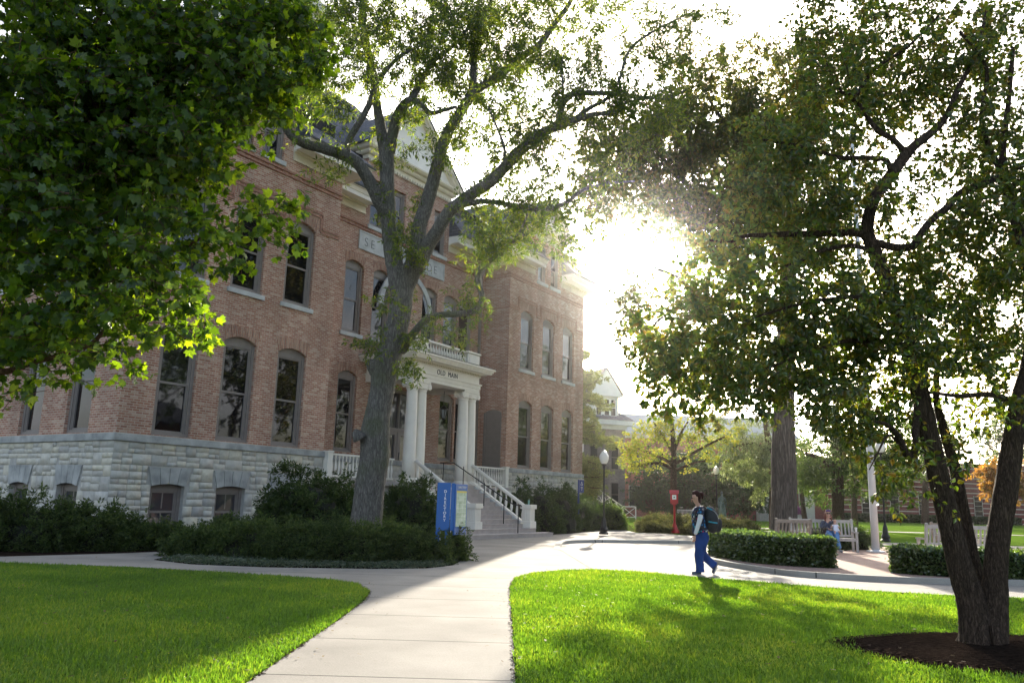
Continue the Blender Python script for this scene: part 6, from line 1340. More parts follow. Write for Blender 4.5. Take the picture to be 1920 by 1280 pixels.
# lamp posts
def lamp(name, label, loc, h, s=1.0):
    e_ = empty(name, Vector(loc), 0, label, 'lamp post', 'old style black lamp posts')
    MB().lathe([(.20,0),(.22,.06),(.16,.12),(.19,.22),(.13,.34),(.10,.62),(.07,.72)], n=10).build('base', M['blackmetal'], e_)
    MB().lathe([(.05,.7),(.04,1.2),(.034,h-.45),(.07,h-.42),(.05,h-.38),(.12,h-.28),(.10,h-.26)], n=10).build('pole', M['blackmetal'], e_)
    g = MB().lathe([(.10,h-.27),(.17,h-.18),(.215,h-.02),(.205,h+.10),(.15,h+.20),(.11,h+.24)], n=14).build('globe', M['globe'], e_, smooth=True)
    MB().lathe([(.12,h+.235),(.09,h+.29),(.03,h+.31),(.02,h+.36),(.01,h+.40)], n=10).build('finial', M['globe'], e_); return e_
Y = 36.5; lamp('lamp_post', 'black lamp post with pale acorn globe near the far corner of the hall', (at(1132,1003,Y).x, Y, .1), z_at(1129,858,Y)-.1)
Y = 58; lamp('lamp_post', 'black lamp post with pale globe seen left of the bronze statue', (at(1345,985,Y).x, Y, .05), z_at(1345,882,Y)-.05)
Y = 37; lamp('lamp_post', 'black lamp post rising right behind the white flagpole', (at(1661,1014,Y).x, Y, .1), 4.2)
# flagpole
Y = 27.5; fx = at(1642.5,1040,Y).x
fp = empty('flagpole', Vector((fx, Y, .1)), 0, 'tall white flagpole on the brick patio with a limp blue and white flag', 'flagpole')
MB().lathe([(.30,0),(.30,.03),(.16,.05),(.12,.07),(.12,.10)], n=18).build('base_plate', M['steel'], fp)
MB().tube([(0,0,.05),(0,0,4),(0,0,9),(0,0,15)], [.125,.11,.085,.05], 14).build('pole', M['steel'], fp, smooth=True)
fl = MB(); V = [(0.09+.035*math.sin(j*2.2+i)+j*.055, .05*math.cos(i*2+j), 9.15-i*.16-j*.03) for i in range(4) for j in range(5)]; fl.add(V, [(i*5+j, i*5+j+1, (i+1)*5+j+1, (i+1)*5+j) for i in range(3) for j in range(4)])
fl.m = [0 if f[0] % 5 in (0, 3) else 1 for f in fl.f]; fl.build('flag', [M['bluedk'], M['signwhite']], fp)
MB().tube([(-.13,-.03,1.0),(-.10,-.02,8.8)], .008, 5).build('halyard', M['signwhite'], fp); MB().tube([(.12,-.05,1.5),(.16,-.08,1.55),(.12,-.05,1.6)], .02, 6).build('cleat', M['steel'], fp)
# slatted benches: x along the seat, front towards -y
def bench(label, loc, rz, mat, L=1.55, group='slatted garden benches', name='garden_bench'):
    e_ = empty(name, Vector(loc), rz, label, 'bench', group); h = L/2
    for sx in (-1, 1):
        MB().box((sx*h-.035,-.27,0),(sx*h+.035,-.20,.60)).build('leg', M[mat], e_)
        m = MB(); m.bar((sx*h,.25,0),(sx*h,.24,.45),.07); m.bar((sx*h,.24,.44),(sx*h,.33,1.0),.07); m.tube([(sx*h,.33,.98),(sx*h,.337,1.03),(sx*h,.34,1.05)], [.045,.045,.02], 8); m.build('leg', M[mat], e_)
        a = MB(); a.box((sx*h-.05,-.31,.60),(sx*h+.05,.26,.64)); a.build('armrest', M[mat], e_)
    s = MB()
    for k in range(6): s.box((-h+.036,-.27+k*.085,.41),(h-.036,-.27+k*.085+.07,.435))
    s.box((-h+.036,-.25,.34),(h-.036,-.22,.409)); s.box((-h+.036,.2,.34),(h-.036,.23,.409)); s.build('seat', M[mat], e_)
    b = MB(); b.bar((-h+.036,.33,.955),(h-.036,.33,.955),.045,.10); b.bar((-h+.036,.245,.50),(h-.036,.245,.50),.04,.06)
    n = int(L/.115)
    for k in range(n): x = -h+.1+k*(L-.2)/(n-1); b.bar((x,.25,.52),(x,.325,.92),.05,.018)
    b.build('backrest', M[mat], e_); return e_
Y = 25.0; bench('empty slatted bench turned away, its back rail above the hedge before the oak', ((gx(1449,Y)+gx(1505,Y))/2, Y, .1), R_(180+14), 'teak', 1.15)
Y = 27.2; bx0, bx1 = gx(1486,Y+.5), gx(1597,Y-.2)
ben_w = bench('slatted bench on the brick patio where the woman holds a baby', ((bx0+bx1)/2, Y, .1), R_(-8), 'teakpale', 1.95)
Y = 22.6; bench('slatted bench seen from behind over the right hedge', ((gx(1729,Y)+gx(1842,Y))/2, Y, .1), R_(180-4), 'teakpale', 1.62)
Y = 25.2; bench('bench facing the other way beyond the right one', ((gx(1758,Y)+gx(1838,Y))/2, Y, .1), R_(4), 'teak', 1.3)
Y = 74; bench('far pale bench on the lawn right of the call box', (gx(1284,Y), Y, .1), R_(0), 'teakpale', 1.6)
# litter bin of flared black straps
Y = 25.6
bn = empty('litter_bin', Vector((gx(1532,Y), Y, .1)), 0, 'black ribbed litter bin with flared rim between hedge and occupied bench', 'litter bin')
m = MB()
for k in range(22):
    a = k/22*6.283; c, s = math.cos(a), math.sin(a); m.tube([(c*.19,s*.19,.02),(c*.21,s*.21,.35),(c*.23,s*.23,.62),(c*.31,s*.31,.78)], .014, 4)
m.build('strap_cage', M['blackmetal'], bn)
MB().lathe([(.17,.03),(.19,.60),(.18,.62),(.16,.1)], n=16).build('liner', M['core'], bn)
t_b = MB()
for zz, rr in ((.05,.20),(.4,.225),(.72,.27)):
    for k in range(16): a, b = k/16*6.283, (k+1)/16*6.283; t_b.bar((math.cos(a)*rr,math.sin(a)*rr,zz),(math.cos(b)*rr,math.sin(b)*rr,zz),.02)
t_b.build('rim', M['blackmetal'], bn)
# paper cup on the arm of the bench
M['paper'] = pm('white_paper', (.8,.8,.78), .6, .03)
am = ben_w.matrix_basis if False else None
ca = Vector((math.cos(R_(-8)), math.sin(R_(-8)), 0)); cn_ = Vector((-ca.y, ca.x, 0)); ap = ben_w.location+ca*.975-cn_*.18
pc = MB().lathe([(.03,0),(.042,.115),(.045,.12),(.045,.14),(.02,.145)], n=12).build('paper_cup', M['paper'], smooth=False, loc=(ap.x, ap.y, .1+.642)); tag(pc, 'white paper cup standing on the right armrest of the occupied bench', 'cup')
# planters with clipped cones before the piers
M['planter'] = pm('stone_planter', (.38,.36,.34), .8, .1); M['purple'] = leafmat('purple_flowers', [(.25,.04,.22),(.35,.08,.3)], .3, (1.4,1.2,1.4), .05)
for i, px in enumerate((1434, 1500)):
    Y = 88; e_ = empty('planter', Vector((gx(px,Y), Y, .1)), 0, ['low stone planter with clipped cone left of the oak trunk','low stone planter with purple flowers right of the oak trunk'][i], 'planter', 'stone planters')
    MB().prism([(-.6,-.4),(.6,-.4),(.6,.4),(-.6,.4)], 0, .75).build('pot', M['planter'], e_, bevel=.04)
    cr = Crown(); 
    for _ in range(26): zz = random.random(); a = random.random()*6.28; r = .5*(1-zz*.85); cr.clump(np.array([math.cos(a)*r, math.sin(a)*r, .9+zz*1.7*(1 if i == 0 else .4)]), .2, 4, 10)
    cr.build('plant', 'leaflet', .2, M['leaf_dark'] if i == 0 else M['purple'], M['bark_dark'], e_, twigs=False)
# bronze robed statue
Y = 76; sxx = gx(1355, Y)
stt = empty('statue', Vector((sxx, Y, 0)), 0, 'green bronze robed standing figure on a low plinth before the dark trees', 'statue')
# ---------------------------------------------------------------- figures
def skin(name, V, E, Rr, mat, parent=None, lv=2, root=0, loc=None):
    """one continuous tapered surface grown from a joint skeleton (Skin modifier), frozen to a mesh"""
    me = bpy.data.meshes.new(name); me.from_pydata(V, E, []); o = bpy.data.objects.new(name, me); COL.objects.link(o)
    bm = bmesh.new(); bm.from_mesh(me); ly = bm.verts.layers.skin.verify(); bm.verts.ensure_lookup_table()
    for i, v in enumerate(bm.verts):
        r = Rr[i]; v[ly].radius = (r, r) if not hasattr(r, '__len__') else tuple(r); v[ly].use_root = (i == root)
    bm.to_mesh(me); bm.free()
    sm = o.modifiers.new('skin', 'SKIN'); sm.use_smooth_shade = True; sm.branch_smoothing = .5
    sb_ = o.modifiers.new('sub', 'SUBSURF'); sb_.levels = sb_.render_levels = lv
    dg = bpy.context.evaluated_depsgraph_get(); m2 = bpy.data.meshes.new_from_object(o.evaluated_get(dg)); bpy.data.objects.remove(o); m2.materials.clear(); m2.materials.append(mat)
    r = bpy.data.objects.new(name, m2); COL.objects.link(r); r.parent = parent
    if loc is not None: r.location = loc
    return r
def chain(*chains):
    """chains of (x,y,z,r); a chain may start with an int index to attach to"""
    V = []; E = []; R = []
    for ch in chains:
        prev = None
        for it in ch:
            if isinstance(it, int): prev = it; continue
            V.append(it[:3]); R.append(it[3] if len(it) == 4 else (it[3], it[4])); 
            if prev is not None: E.append((prev, len(V)-1))
            prev = len(V)-1
    return V, E, R
M['skin'] = pm('fair_skin', (.56,.33,.25), .5, .05, 20); M['hair'] = pm('dark_auburn_hair', (.035,.011,.007), .6, .3, 40, bump=.6, bscale=60, stretch=(1,1,.3), spec=.2)
M['scrubs'] = pm('royal_blue_scrubs', (.009,.042,.19), .8, .3, 7, bump=.8, bscale=11, stretch=(1,1,.45)); M['undersh'] = pm('white_knit_sleeve', (.68,.70,.76), .8, .05, 12, bump=.2)
M['shoe'] = pm('grey_blue_shoe', (.06,.07,.11), .6, .2, 12); M['sole'] = pm('pale_grey_sole', (.32,.33,.36), .7, .1)
def floral():
    m, t, b = newmat('floral_print_scrub_top'); tc = N(t, 'ShaderNodeTexCoord'); v = N(t, 'ShaderNodeTexVoronoi'); v.inputs['Scale'].default_value = 17; t.links.new(tc.outputs['Object'], v.inputs[0])
    sp = N(t, 'ShaderNodeSeparateColor'); t.links.new(v.outputs['Color'], sp.inputs[0])
    c = ramp(t, sp.outputs[0], [(0,(.02,.18,.42)),(.22,(.35,.04,.12)),(.38,(.55,.58,.62)),(.52,(.03,.30,.38)),(.68,(.05,.12,.4)),(.84,(.35,.30,.25))], 'CONSTANT')
    k = mth(t, 'LESS_THAN', v.outputs['Distance'], .42); mx = N(t, 'ShaderNodeMix', data_type='RGBA'); mx.inputs[6].default_value = (.012,.02,.055,1)
    t.links.new(k, mx.inputs[0]); t.links.new(c.outputs[0], mx.inputs[7]); t.links.new(mx.outputs[2], b.inputs['Base Color']); b.inputs['Roughness'].default_value = .85; return m
M['floral'] = floral()
# walking woman; skeleton measured from her outline. local x to the right of the picture, she heads to -x
K = .00154
def q(zx, zy, y, *r): return ((zx-226)*K, y, (1190-zy)*K, *r)
wl0 = gp(1310, 1078)
wk = empty('person', Vector((wl0.x, wl0.y, .03)), 0, 'woman walking left in blue scrubs and floral top with dark hair in a bun', 'person')
# body: pelvis root, torso, neck, head; arms; legs
Vb, Eb, Rb = chain(
 [q(268,640,0,.095,.11), q(255,545,0,.10,.12), q(243,440,0,.118,.15), q(245,350,0,.105,.165), q(248,300,0,.055,.075), q(232,262,0,.048), q(212,232,0,.052,.055), q(200,200,0,.082,.068), q(196,160,0,.098,.075), q(205,118,0,.082,.068)],
 [3, q(252,325,-.15,.058), q(238,420,-.205,.047), q(205,520,-.215,.040), q(176,610,-.21,.033), q(152,676,-.20,.024)],
 [3, q(252,325,.15,.058), q(262,420,.20,.047), q(285,520,.21,.040), q(262,600,.20,.033), q(238,670,.19,.024)],
 [0, q(262,700,-.085,.07), q(240,790,-.092,.068), q(222,915,-.09,.052), q(222,1010,-.09,.048), q(224,1130,-.09,.038)],
 [0, q(280,700,.085,.07), q(282,800,.088,.066), q(285,900,.09,.052), q(355,990,.09,.045), q(425,1065,.09,.038)])
skin('body', Vb, Eb, Rb, M['skin'], wk)
# face: nose, chin, ear
fa = chain([q(140,205,0,.013), q(152,190,0,.016), q(160,175,0,.016)]); skin('nose', *fa, M['skin'], wk, 1)
skin('ear', *chain([q(207,205,-.066,.014), q(210,185,-.070,.018), q(214,172,-.066,.012)]), M['skin'], wk, 1); skin('ear', *chain([q(207,205,.066,.014), q(210,185,.070,.018), q(214,172,.066,.012)]), M['skin'], wk, 1)
M['lips'] = pm('lips', (.4,.14,.12), .5, .05); skin('mouth', *chain([q(150,224,-.022,.008), q(145,223,0,.011), q(150,224,.022,.008)]), M['lips'], wk, 1)
M['eye'] = pm('dark_eye', (.03,.02,.02), .2, .05)
for sy in (-1, 1): MB().lathe([(.002,-.012),(.010,-.008),(.012,0),(.010,.008),(.002,.012)], n=8).build('eye', M['eye'], wk, smooth=True, loc=q(150,180,sy*.032)[:3])
gl_ = MB()
for sy in (-1, 1):
    P = [(q(138,186,0)[0], sy*.035+math.cos(a/12*6.283)*.024, q(138,186,0)[2]+math.sin(a/12*6.283)*.018) for a in range(12)]
    for i in range(12): gl_.bar(P[i], P[(i+1) % 12], .005)
    gl_.bar((q(138,184,0)[0], sy*.058, q(138,184,0)[2]), (q(205,184,0)[0], sy*.072, q(205,184,0)[2]), .006)
gl_.bar((q(137,184,0)[0],-.011,q(138,184,0)[2]), (q(137,184,0)[0],.011,q(138,184,0)[2]), .005); gl_.build('glasses', M['blackmetal'], wk)
def ell(mb, c, r, fn=None, n=18, m=12):
    c = Vector(c); V = []; F = []
    for i in range(m+1):
        th = math.pi*i/m
        for j in range(n):
            ph = 2*math.pi*j/n; d = Vector((math.sin(th)*math.cos(ph), math.sin(th)*math.sin(ph), math.cos(th))); k_ = fn(d) if fn else 1
            V.append(c+Vector((d.x*r[0], d.y*r[1], d.z*r[2]))*k_)
    for i in range(m):
        for j in range(n): F.append((i*n+j, (i+1)*n+j, (i+1)*n+(j+1) % n, i*n+(j+1) % n))
    mb.add(V, F); return mb
def haircap(d):
    k_ = 1+.03*math.sin(14*d.z+9*d.y)+.02*math.sin(23*d.x)
    if d.x < -.25 and d.z < .52+.2*d.x: k_ *= .72
    elif d.x < .2 and d.z < -.25: k_ *= .78
    return k_
hm = ell(MB(), q(212,148,0)[:3], (.115,.094,.118), haircap)
ell(hm, q(278,126,.0)[:3], (.062,.066,.058), lambda d: 1+.10*math.sin(9*d.x+7*d.z)*math.cos(8*d.y)); ell(hm, q(250,212,0)[:3], (.04,.06,.055)); ell(hm, q(296,160,.0)[:3], (.022,.03,.04))
hm.build('hair', M['hair'], wk, smooth=True)
for k_ in range(7): hw_ = MB(); hw_.tube([q(285+k_*3,90+k_*9,(k_-3)*.012)[:3], q(303+k_*2,84+k_*11,(k_-3)*.018)[:3], q(309,96+k_*14,(k_-3)*.02)[:3]], [.008,.006,.002], 5); hw_.build('hair_wisp', M['hair'], wk, smooth=True)
# hands with fingers
def hand(parent, w, d, side, fl=.085, mat=None, name='hand'):
    """w wrist point, d pointing direction of the hand, side: palm-normal direction; relaxed curl"""
    w = Vector(w); d = Vector(d).normalized(); nrm_ = Vector(side).normalized(); ac = d.cross(nrm_).normalized()
    V = [tuple(w), tuple(w+d*.035), tuple(w+d*.072)]; E = [(0,1),(1,2)]; R = [(.019,.024),(.016,.034),(.014,.036)]
    for k, (o, L) in enumerate(((-.028,.072),(-.010,.082),(.009,.077),(.027,.060))):
        prev = 2; c = w+d*.07+ac*o
        for j in range(3):
            dd = (d+nrm_*(.25+.35*j)).normalized(); c = c+dd*(L/3 if j else L/2.6); V.append(tuple(c)); R.append(.0085-.0012*j); E.append((prev, len(V)-1)); prev = len(V)-1
    prev = 1; c = w+d*.028-ac*.026
    for j in range(3):
        dd = (d*.7-ac*(.75-.25*j)+nrm_*.45).normalized(); c = c+dd*.024; V.append(tuple(c)); R.append(.0105-.0015*j); E.append((prev, len(V)-1)); prev = len(V)-1
    return skin(name, V, E, R, mat or M['skin'], parent, 2)
hand(wk, q(152,676,-.20)[:3], (-.10,0,-1), (-.35,.9,0)); hand(wk, q(238,670,.19)[:3], (-.08,0,-1), (-.35,-.9,0))
skin('scrub_top', *chain(
 [q(262,672,0,.172,.20), q(255,610,0,.158,.185), q(240,520,0,.138,.16), q(222,420,0,.150,.175), q(236,345,0,.13,.185), q(250,300,0,.075,.10)],
 [4, q(250,318,-.155,.078), q(243,362,-.195,.076), q(232,408,-.208,.078)], [4, q(255,318,.155,.078), q(258,362,.19,.076), q(262,408,.20,.078)]), M['floral'], wk)
skin('long_sleeve', *chain([q(240,380,-.20,.058), q(230,440,-.212,.056), q(205,520,-.218,.050), q(178,605,-.212,.044), q(155,668,-.203,.037)]), M['undersh'], wk)
skin('long_sleeve', *chain([q(260,380,.20,.058), q(264,440,.205,.056), q(285,520,.213,.050), q(264,600,.202,.044), q(242,662,.193,.037)]), M['undersh'], wk)
skin('collar', *chain([q(232,275,-.02,.055,.05), q(240,288,0,.075,.08)]), M['undersh'], wk, 1)
def loft(mb, pts, n=28, sub=8):
    """pts (x,y,z, rx along the walking line, ry across): smooth elliptical loft with upright rings"""
    C4 = [Vector((*p[:3], p[3])) for p in pts]; S4 = catmull4(C4, sub); Ry = catmull4([Vector((p[4], 0, 0, 0)) for p in pts], sub); V = []
    for i, c in enumerate(S4):
        t = (Vector(S4[min(i+1, len(S4)-1)][:3])-Vector(S4[max(i-1, 0)][:3])).normalized(); yv = Vector((0,1,0)); xv = yv.cross(t).normalized()
        for j in range(n):
            a = 2*math.pi*j/n; q_ = 1+.035*math.sin(3*a+c[2]*22)+.022*math.sin(5*a-c[2]*47+c[0]*20)
            V.append(Vector(c[:3])+xv*(math.cos(a)*c[3]*q_)+yv*(math.sin(a)*Ry[i][0]*q_))
    k = len(S4); F = [(i*n+j, (i+1)*n+j, (i+1)*n+(j+1) % n, i*n+(j+1) % n) for i in range(k-1) for j in range(n)]+[tuple(range(n)), tuple((k-1)*n+j for j in range(n-1, -1, -1))]
    mb.add(V, F); return mb
tl = loft(MB(), [q(272,632,-.02,.11,.12), q(276,690,-.045,.140,.125), q(262,760,-.075,.135,.108), q(238,860,-.09,.112,.098), q(224,940,-.09,.098,.09), q(226,1030,-.092,.088,.084), q(231,1110,-.092,.086,.082), q(234,1162,-.092,.092,.086)])
loft(tl, [q(278,632,.02,.11,.12), q(286,690,.045,.138,.122), q(282,780,.075,.12,.105), q(280,860,.088,.105,.095), q(300,925,.09,.092,.09), q(350,985,.09,.083,.084), q(405,1035,.09,.080,.082), q(458,1080,.09,.088,.086)])
tl.build('scrub_trousers', M['scrubs'], wk, smooth=True)
skin('shoe', *chain([q(255,1170,-.092,.035,.042), q(215,1172,-.092,.035,.045), q(160,1176,-.092,.026,.042), q(118,1181,-.092,.016,.034)]), M['shoe'], wk)
skin('shoe', *chain([q(480,1060,.09,.032,.040), q(470,1100,.09,.035,.045), q(448,1150,.09,.028,.042), q(432,1183,.09,.016,.034)]), M['shoe'], wk)
MB().box((q(112,0,0)[0],-.130,.0),(q(268,0,0)[0],-.055,.012)).build('shoe_sole', M['sole'], wk, bevel=.006)
so_ = MB(); so_.bar(q(496,1062,.09)[:3], q(444,1190,.09)[:3], .072, .016); so_.build('shoe_sole', M['sole'], wk)
# backpack: its own thing
M['pack'] = pm('black_nylon', (.022,.022,.028), .6, .3, 10, bump=.3); M['packtrim'] = pm('turquoise_trim', (.03,.28,.42), .5, .1)
bk_ = empty('backpack', Vector((wl0.x, wl0.y, .03)), 0, 'bulging black backpack with turquoise trim on the back of the walking woman', 'backpack')
skin('pack_body', *chain([q(372,628,0,.075,.12), q(405,580,0,.135,.165), q(420,500,0,.165,.18), q(405,410,0,.155,.175), q(375,340,0,.115,.15), q(345,305,0,.06,.09)]), M['pack'], bk_)
skin('front_pocket', *chain([q(440,620,0,.06,.12), q(480,565,0,.085,.14), q(490,500,0,.08,.135), q(475,440,0,.05,.11)]), M['pack'], bk_)
for a, b in (((350,488),(400,496)),((405,498),(470,505)),((330,300),(400,330))): tb = MB(); tb.bar(q(*a,-.155)[:3], q(*b,-.175)[:3], .02, .028); tb.build('trim', M['packtrim'], bk_)
tb = MB(); tb.tube([q(395,322,-.10)[:3], q(440,350,-.11)[:3], q(478,390,-.10)[:3], q(500,450,-.10)[:3]], .008, 6); tb.build('piping', M['sole'], bk_)
for sy in (-1, 1): tb = MB(); tb.tube([q(340,330,sy*.10)[:3], q(290,286,sy*.10)[:3], q(235,300,sy*.105)[:3], q(175,370,sy*.12)[:3], q(170,450,sy*.14)[:3], q(215,560,sy*.16)[:3], q(320,600,sy*.13)[:3]], .016, 8, sq=1.6); tb.build('shoulder_strap', M['pack'], bk_, smooth=True)

# seated woman with a baby on her arm
M['jeans'] = pm('light_blue_jeans', (.10,.22,.45), .8, .25, 9, bump=.2); M['slate_top'] = pm('slate_blue_cardigan', (.075,.085,.13), .85, .2, 8); M['redhair'] = pm('auburn_hair', (.16,.035,.022), .5, .3, 30, bump=.5); M['purpleband'] = pm('purple_headband', (.09,.03,.20), .7, .1)
Ys = 27.1; sx0 = gx(1556, Ys)
swm = empty('person', Vector((sx0, Ys+.02, .1)), R_(-8), 'seated woman in jeans and purple headband holding a baby on the patio bench', 'person')
Vs, Es, Rs = chain(
 [(0,.05,.53,.10,.12),(0,.10,.66,.10,.13),(-.02,.12,.82,.11,.155),(-.02,.12,.95,.10,.17),(-.02,.10,1.02,.05,.07),(-.02,.07,1.08,.045),(-.02,.04,1.14,.065,.06),(-.02,.04,1.21,.09,.072),(-.02,.05,1.28,.075,.065)],
 [3,(-.18,.10,.94,.055),(-.26,.02,.74,.044),(-.16,-.14,.80,.038),(-.06,-.16,.96,.028),(-.03,-.14,1.05,.022)],
 [3,(.15,.10,.94,.055),(.23,.02,.72,.044),(.16,-.16,.66,.036),(.05,-.20,.68,.026)],
 [0,(-.09,-.05,.52,.07),(-.08,-.36,.54,.065),(.04,-.40,.34,.055),(.06,-.36,.14,.042)],
 [0,(.10,-.05,.52,.07),(.14,-.34,.56,.065),(.13,-.46,.34,.055),(.18,-.46,.10,.042)])
skin('body', Vs, Es, Rs, M['skin'], swm)
skin('cardigan', *chain([(0,.06,.52,.16,.20),(0,.11,.68,.14,.18),(-.02,.13,.84,.135,.185),(-.02,.12,.96,.115,.17)],[3,(-.18,.10,.94,.072),(-.26,.02,.74,.06),(-.16,-.13,.80,.052),(-.08,-.16,.92,.042)],[3,(.15,.10,.94,.072),(.23,.02,.72,.06),(.16,-.15,.66,.05),(.08,-.19,.67,.042)]), M['slate_top'], swm)
ell(MB(), (0,.03,.54), (.20,.17,.13)).build('jeans_seat', M['jeans'], swm, smooth=True)
skin('jeans', *chain([(0,.04,.50,.12,.15)],[0,(-.09,-.06,.52,.115),(-.08,-.36,.54,.09),(-.02,-.40,.40,.078),(.04,-.38,.24,.068),(.05,-.35,.15,.066)],[0,(.10,-.06,.52,.115),(.14,-.35,.57,.09),(.12,-.46,.36,.075),(.16,-.47,.20,.07),(.18,-.46,.09,.072)]), M['jeans'], swm)
skin('hair', *chain([(-.02,.06,1.30,.09,.085),(-.02,.11,1.24,.09,.10),(-.02,.13,1.14,.07,.11),(-.02,.12,1.04,.04,.09)],[1,(-.11,.07,1.16,.04),(-.12,.05,1.03,.03),(-.11,.03,.94,.015)],[1,(.07,.07,1.16,.04),(.09,.05,1.05,.03),(.09,.03,.96,.015)]), M['redhair'], swm)
skin('headband', *chain([(-.10,.0,1.28,.028),(-.02,-.045,1.30,.035),(.06,.0,1.28,.028)]), M['purpleband'], swm, 1)
g2 = MB(); g2.cbox((-.052,-.055,1.205), (.028,.006,.02)); g2.cbox((.012,-.055,1.205), (.028,.006,.02)); g2.bar((-.09,-.03,1.21),(.05,-.03,1.21),.008); g2.build('sunglasses', M['blackmetal'], swm)
skin('nose', *chain([(-.02,-.055,1.20,.008),(-.02,-.068,1.175,.012)]), M['skin'], swm, 1)
hand(swm, (-.03,-.14,1.05), (.1,.15,.9), (.3,1,0)); hand(swm, (.05,-.20,.68), (-1,-.1,.1), (0,.6,.8))
skin('shoe', *chain([(.06,-.34,.12,.035,.04),(.04,-.42,.10,.035,.042),(.01,-.52,.11,.02,.035)]), M['sole'], swm); skin('shoe', *chain([(.18,-.43,.045,.038,.04),(.20,-.52,.04,.035,.042),(.23,-.62,.03,.02,.035)]), M['sole'], swm)
by_ = empty('person', Vector((sx0, Ys+.02, .1)), R_(-8), 'baby in white leaning on the lap and arm of the seated woman', 'person')
M['babywhite'] = pm('white_baby_suit', (.72,.74,.85), .85, .04, 8, bump=.2)
skin('body', *chain([(.16,-.17,.68,.075),(.15,-.15,.78,.075),(.15,-.12,.86,.06),(.15,-.11,.91,.03),(.15,-.11,.97,.062),(.15,-.11,1.02,.055)],[2,(.08,-.18,.84,.026),(.02,-.24,.79,.022),(-.02,-.26,.77,.016)],[2,(.22,-.17,.83,.026),(.24,-.25,.78,.02),(.22,-.28,.76,.016)],[0,(.11,-.26,.66,.04),(.08,-.36,.62,.032),(.08,-.40,.56,.02)],[0,(.21,-.26,.66,.04),(.24,-.35,.62,.032),(.25,-.39,.56,.02)]), M['skin'], by_)
skin('romper', *chain([(.16,-.17,.67,.092),(.15,-.15,.78,.09),(.15,-.12,.86,.07)],[2,(.08,-.18,.84,.036),(.04,-.22,.80,.03)],[2,(.22,-.17,.83,.036),(.24,-.23,.79,.03)],[0,(.11,-.26,.66,.052),(.09,-.34,.63,.042)],[0,(.21,-.26,.66,.052),(.24,-.33,.63,.042)]), M['babywhite'], by_)
skin('hair', *chain([(.15,-.10,1.035,.05),(.15,-.075,1.0,.055)]), M['hair'], by_, 1)
# the statue's figure
sz = 1.55
skin('figure', *chain([(0,0,.35*sz,.26,.24),(0,0,.75*sz,.22,.2),(0,0,1.15*sz,.20,.2),(0,0,1.45*sz,.17,.24),(0,0,1.55*sz,.09,.1),(0,0,1.64*sz,.08,.08),(0,0,1.74*sz,.13,.12),(0,0,1.84*sz,.10,.10)],[3,(-.28,-.02,1.42*sz,.09),(-.36,-.04,1.1*sz,.075),(-.30,-.16,.85*sz,.06)],[3,(.28,-.02,1.42*sz,.09),(.36,-.04,1.1*sz,.075),(.30,-.16,.85*sz,.06)]), M['bronze'], stt)
mm = MB(); k = 18; mm.lathe([(.40,.42),(.36,.9),(.30,1.4),(.26,1.9)], n=k); mm.v = [(v[0]*(1+.07*math.sin(9*math.atan2(v[1], v[0]))), v[1]*(1+.07*math.sin(9*math.atan2(v[1], v[0]))), v[2]) for v in mm.v]; mm.build('robe', M['bronze'], stt, smooth=True)
MB().prism([(-.55,-.5),(.55,-.5),(.55,.5),(-.55,.5)], 0, .42).build('plinth', M['planter'], stt, bevel=.03)
# ---------------------------------------------------------------- mown grass near the camera: real blades
def inside(poly, X, Yv):
    c = np.zeros(len(X), bool); n = len(poly)
    for i in range(n):
        x1, y1 = poly[i]; x2, y2 = poly[(i+1) % n]; k = ((y1 > Yv) != (y2 > Yv)); 
        if y1 != y2: c ^= k & (X < (x2-x1)*(Yv-y1)/(y2-y1)+x1)
    return c
M['grass'] = leafmat('grass_blades', [(.029,.068,.012),(.043,.095,.016),(.066,.124,.02),(.12,.16,.035)], .58, (2.85, 2.75, .6), .04, .4)
def grass(label, poly, n, bb, hole=None):
    y = bb[2]+(bb[3]-bb[2])*rng.random(n)**1.5; x = bb[0]+(bb[1]-bb[0])*rng.random(n)
    k = inside(poly, x, y) & (np.abs(x) < y*.75+1.5)
    if hole is not None: k &= ~hole(x, y)
    x, y = x[k], y[k]; m = len(x); h = .037*(1+.35*rng.normal(size=m)).clip(.3, 2)*(1+.25*np.sin(x*1.3+1)*np.sin(y*1.7)); w = .0038+.0012*y/6
    a = rng.random(m)*6.283; ln = rng.random(m)*.026; la = rng.random(m)*6.283
    V = np.zeros((m, 4, 3)); cx, sy = np.cos(a)*w, np.sin(a)*w
    V[:,0] = np.stack([x-cx, y-sy, np.zeros(m)], 1); V[:,1] = np.stack([x+cx, y+sy, np.zeros(m)], 1)
    V[:,2] = np.stack([x+cx*.7+np.cos(la)*ln*.5, y+sy*.7+np.sin(la)*ln*.5, h*.6], 1); V[:,3] = np.stack([x+np.cos(la)*ln*1.3, y+np.sin(la)*ln*1.3, h], 1)
    i = np.arange(m)*4; F = np.concatenate([np.stack([i, i+1, i+2], 1), np.stack([i, i+2, i+3], 1)])
    rn = np.clip(rng.random(m)*.6+.16*np.sin(x*.9+np.sin(y*2))*np.sin(y*.8+.5)+.10*np.sin(x*4.1+y*1.7)*np.sin(y*3.3-x)+.2, 0, 1)
    return tag(bulk('grass', V.reshape(-1, 3), F, M['grass'], np.repeat(rn, 4)), label, 'grass', kind='stuff')
hole = lambda X, Yv: ((X-5.75)/2.05)**2+((Yv-8.75)/1.33)**2 < 1
grass('mown grass of the sunny right lawn', rl, 560000, (0, 14, 5, 18.3), hole)
grass('mown grass of the shaded left lawn', ll, 420000, (-12.5, -1.9, 5, 16.2))
M['fallen'] = attrmat('fallen_leaves', [(.07,.04,.018),(.11,.07,.03),(.16,.11,.04),(.22,.17,.08)], bump=.1, stain=.1)
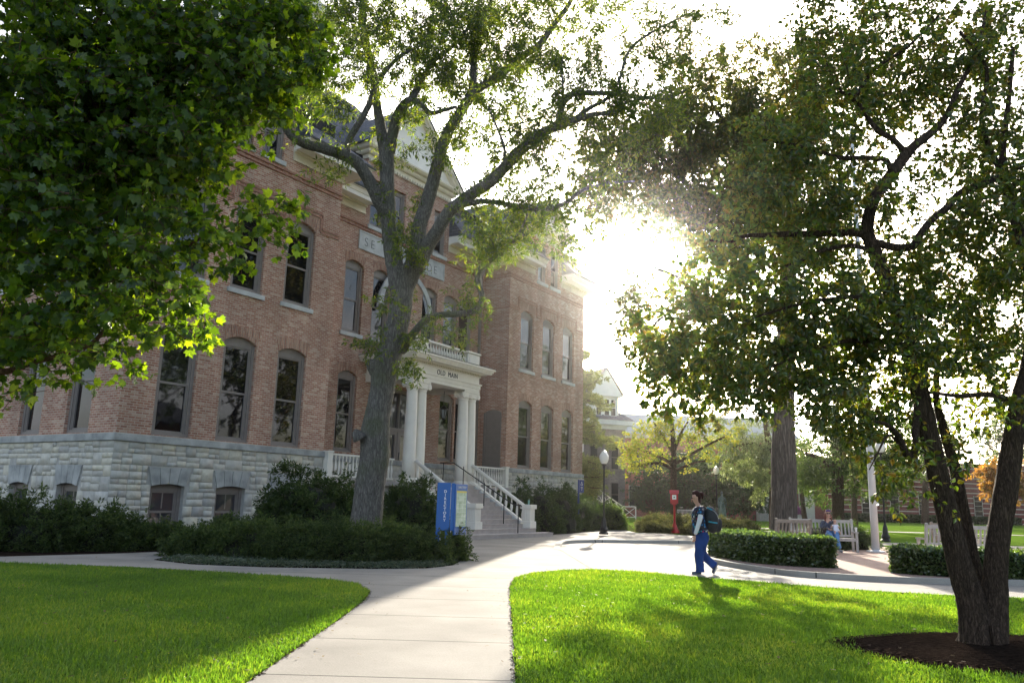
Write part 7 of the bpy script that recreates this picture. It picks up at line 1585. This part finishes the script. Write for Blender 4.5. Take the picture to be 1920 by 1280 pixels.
def lf():
    while True:
        x, y = random.uniform(-9, 9), random.uniform(6, 18)
        if inside(ll, np.array([x]), np.array([y]))[0] or inside(rl, np.array([x]), np.array([y]))[0]: return x, y, .05
tag(chips('fallen_leaves', 620, lf, M['fallen'], (.012,.026)), 'scattered brown fallen leaves lying in the grass', 'fallen leaves', kind='stuff')
def lp():
    while True:
        x, y = random.uniform(-9, 6), random.uniform(7, 26)
        if inside(pave, np.array([x]), np.array([y]))[0] and (random.random() < .12 or not inside(pave, np.array([x-.35]), np.array([y]))[0] or not inside(pave, np.array([x+.35]), np.array([y]))[0]): return x, y, .014
tag(chips('path_litter', 240, lp, M['fallen'], (.010,.026)), 'dry leaf bits lying along the edges of the pale path', 'fallen leaves', kind='stuff')
sm = []
for poly in (rl, ll):
    for i in range(len(poly)-1):
        a, b = poly[i], poly[i+1]
        if min(a[1], b[1]) < 4 and max(a[1], b[1]) < 7: continue
        if max(abs(a[0]), abs(b[0])) > 13: continue
        L = math.hypot(b[0]-a[0], b[1]-a[1]); n_ = int(L*70)
        for _ in range(n_): f = random.random(); sm.append((a[0]+(b[0]-a[0])*f+random.gauss(0,.018), a[1]+(b[1]-a[1])*f+random.gauss(0,.018), random.uniform(0,.01)))
it = iter(sm); tag(chips('edge_soil', len(sm), lambda: next(it), M['chip'], (.008,.022)), 'dark crumbs of soil along the cut lawn edges', 'soil', kind='stuff')
# ---------------------------------------------------------------- thin air volume added to imitate lens glare, one closed box of even density
m = bpy.data.materials.new('glare_air'); m.use_nodes = True; t = m.node_tree; t.nodes.clear()
o_ = N(t, 'ShaderNodeOutputMaterial'); pv = N(t, 'ShaderNodeVolumePrincipled'); pv.inputs['Density'].default_value = .0002; pv.inputs['Anisotropy'].default_value = .955
pv.inputs['Color'].default_value = (.98, .97, .95, 1); t.links.new(pv.outputs[0], o_.inputs['Volume'])
hz = MB().box((-75, -22, -1.5), (120, 175, 34)).build('glare_volume', m); tag(hz, 'thin air volume added over the whole campus to imitate glare round the sun', 'glare_volume', kind='stuff')
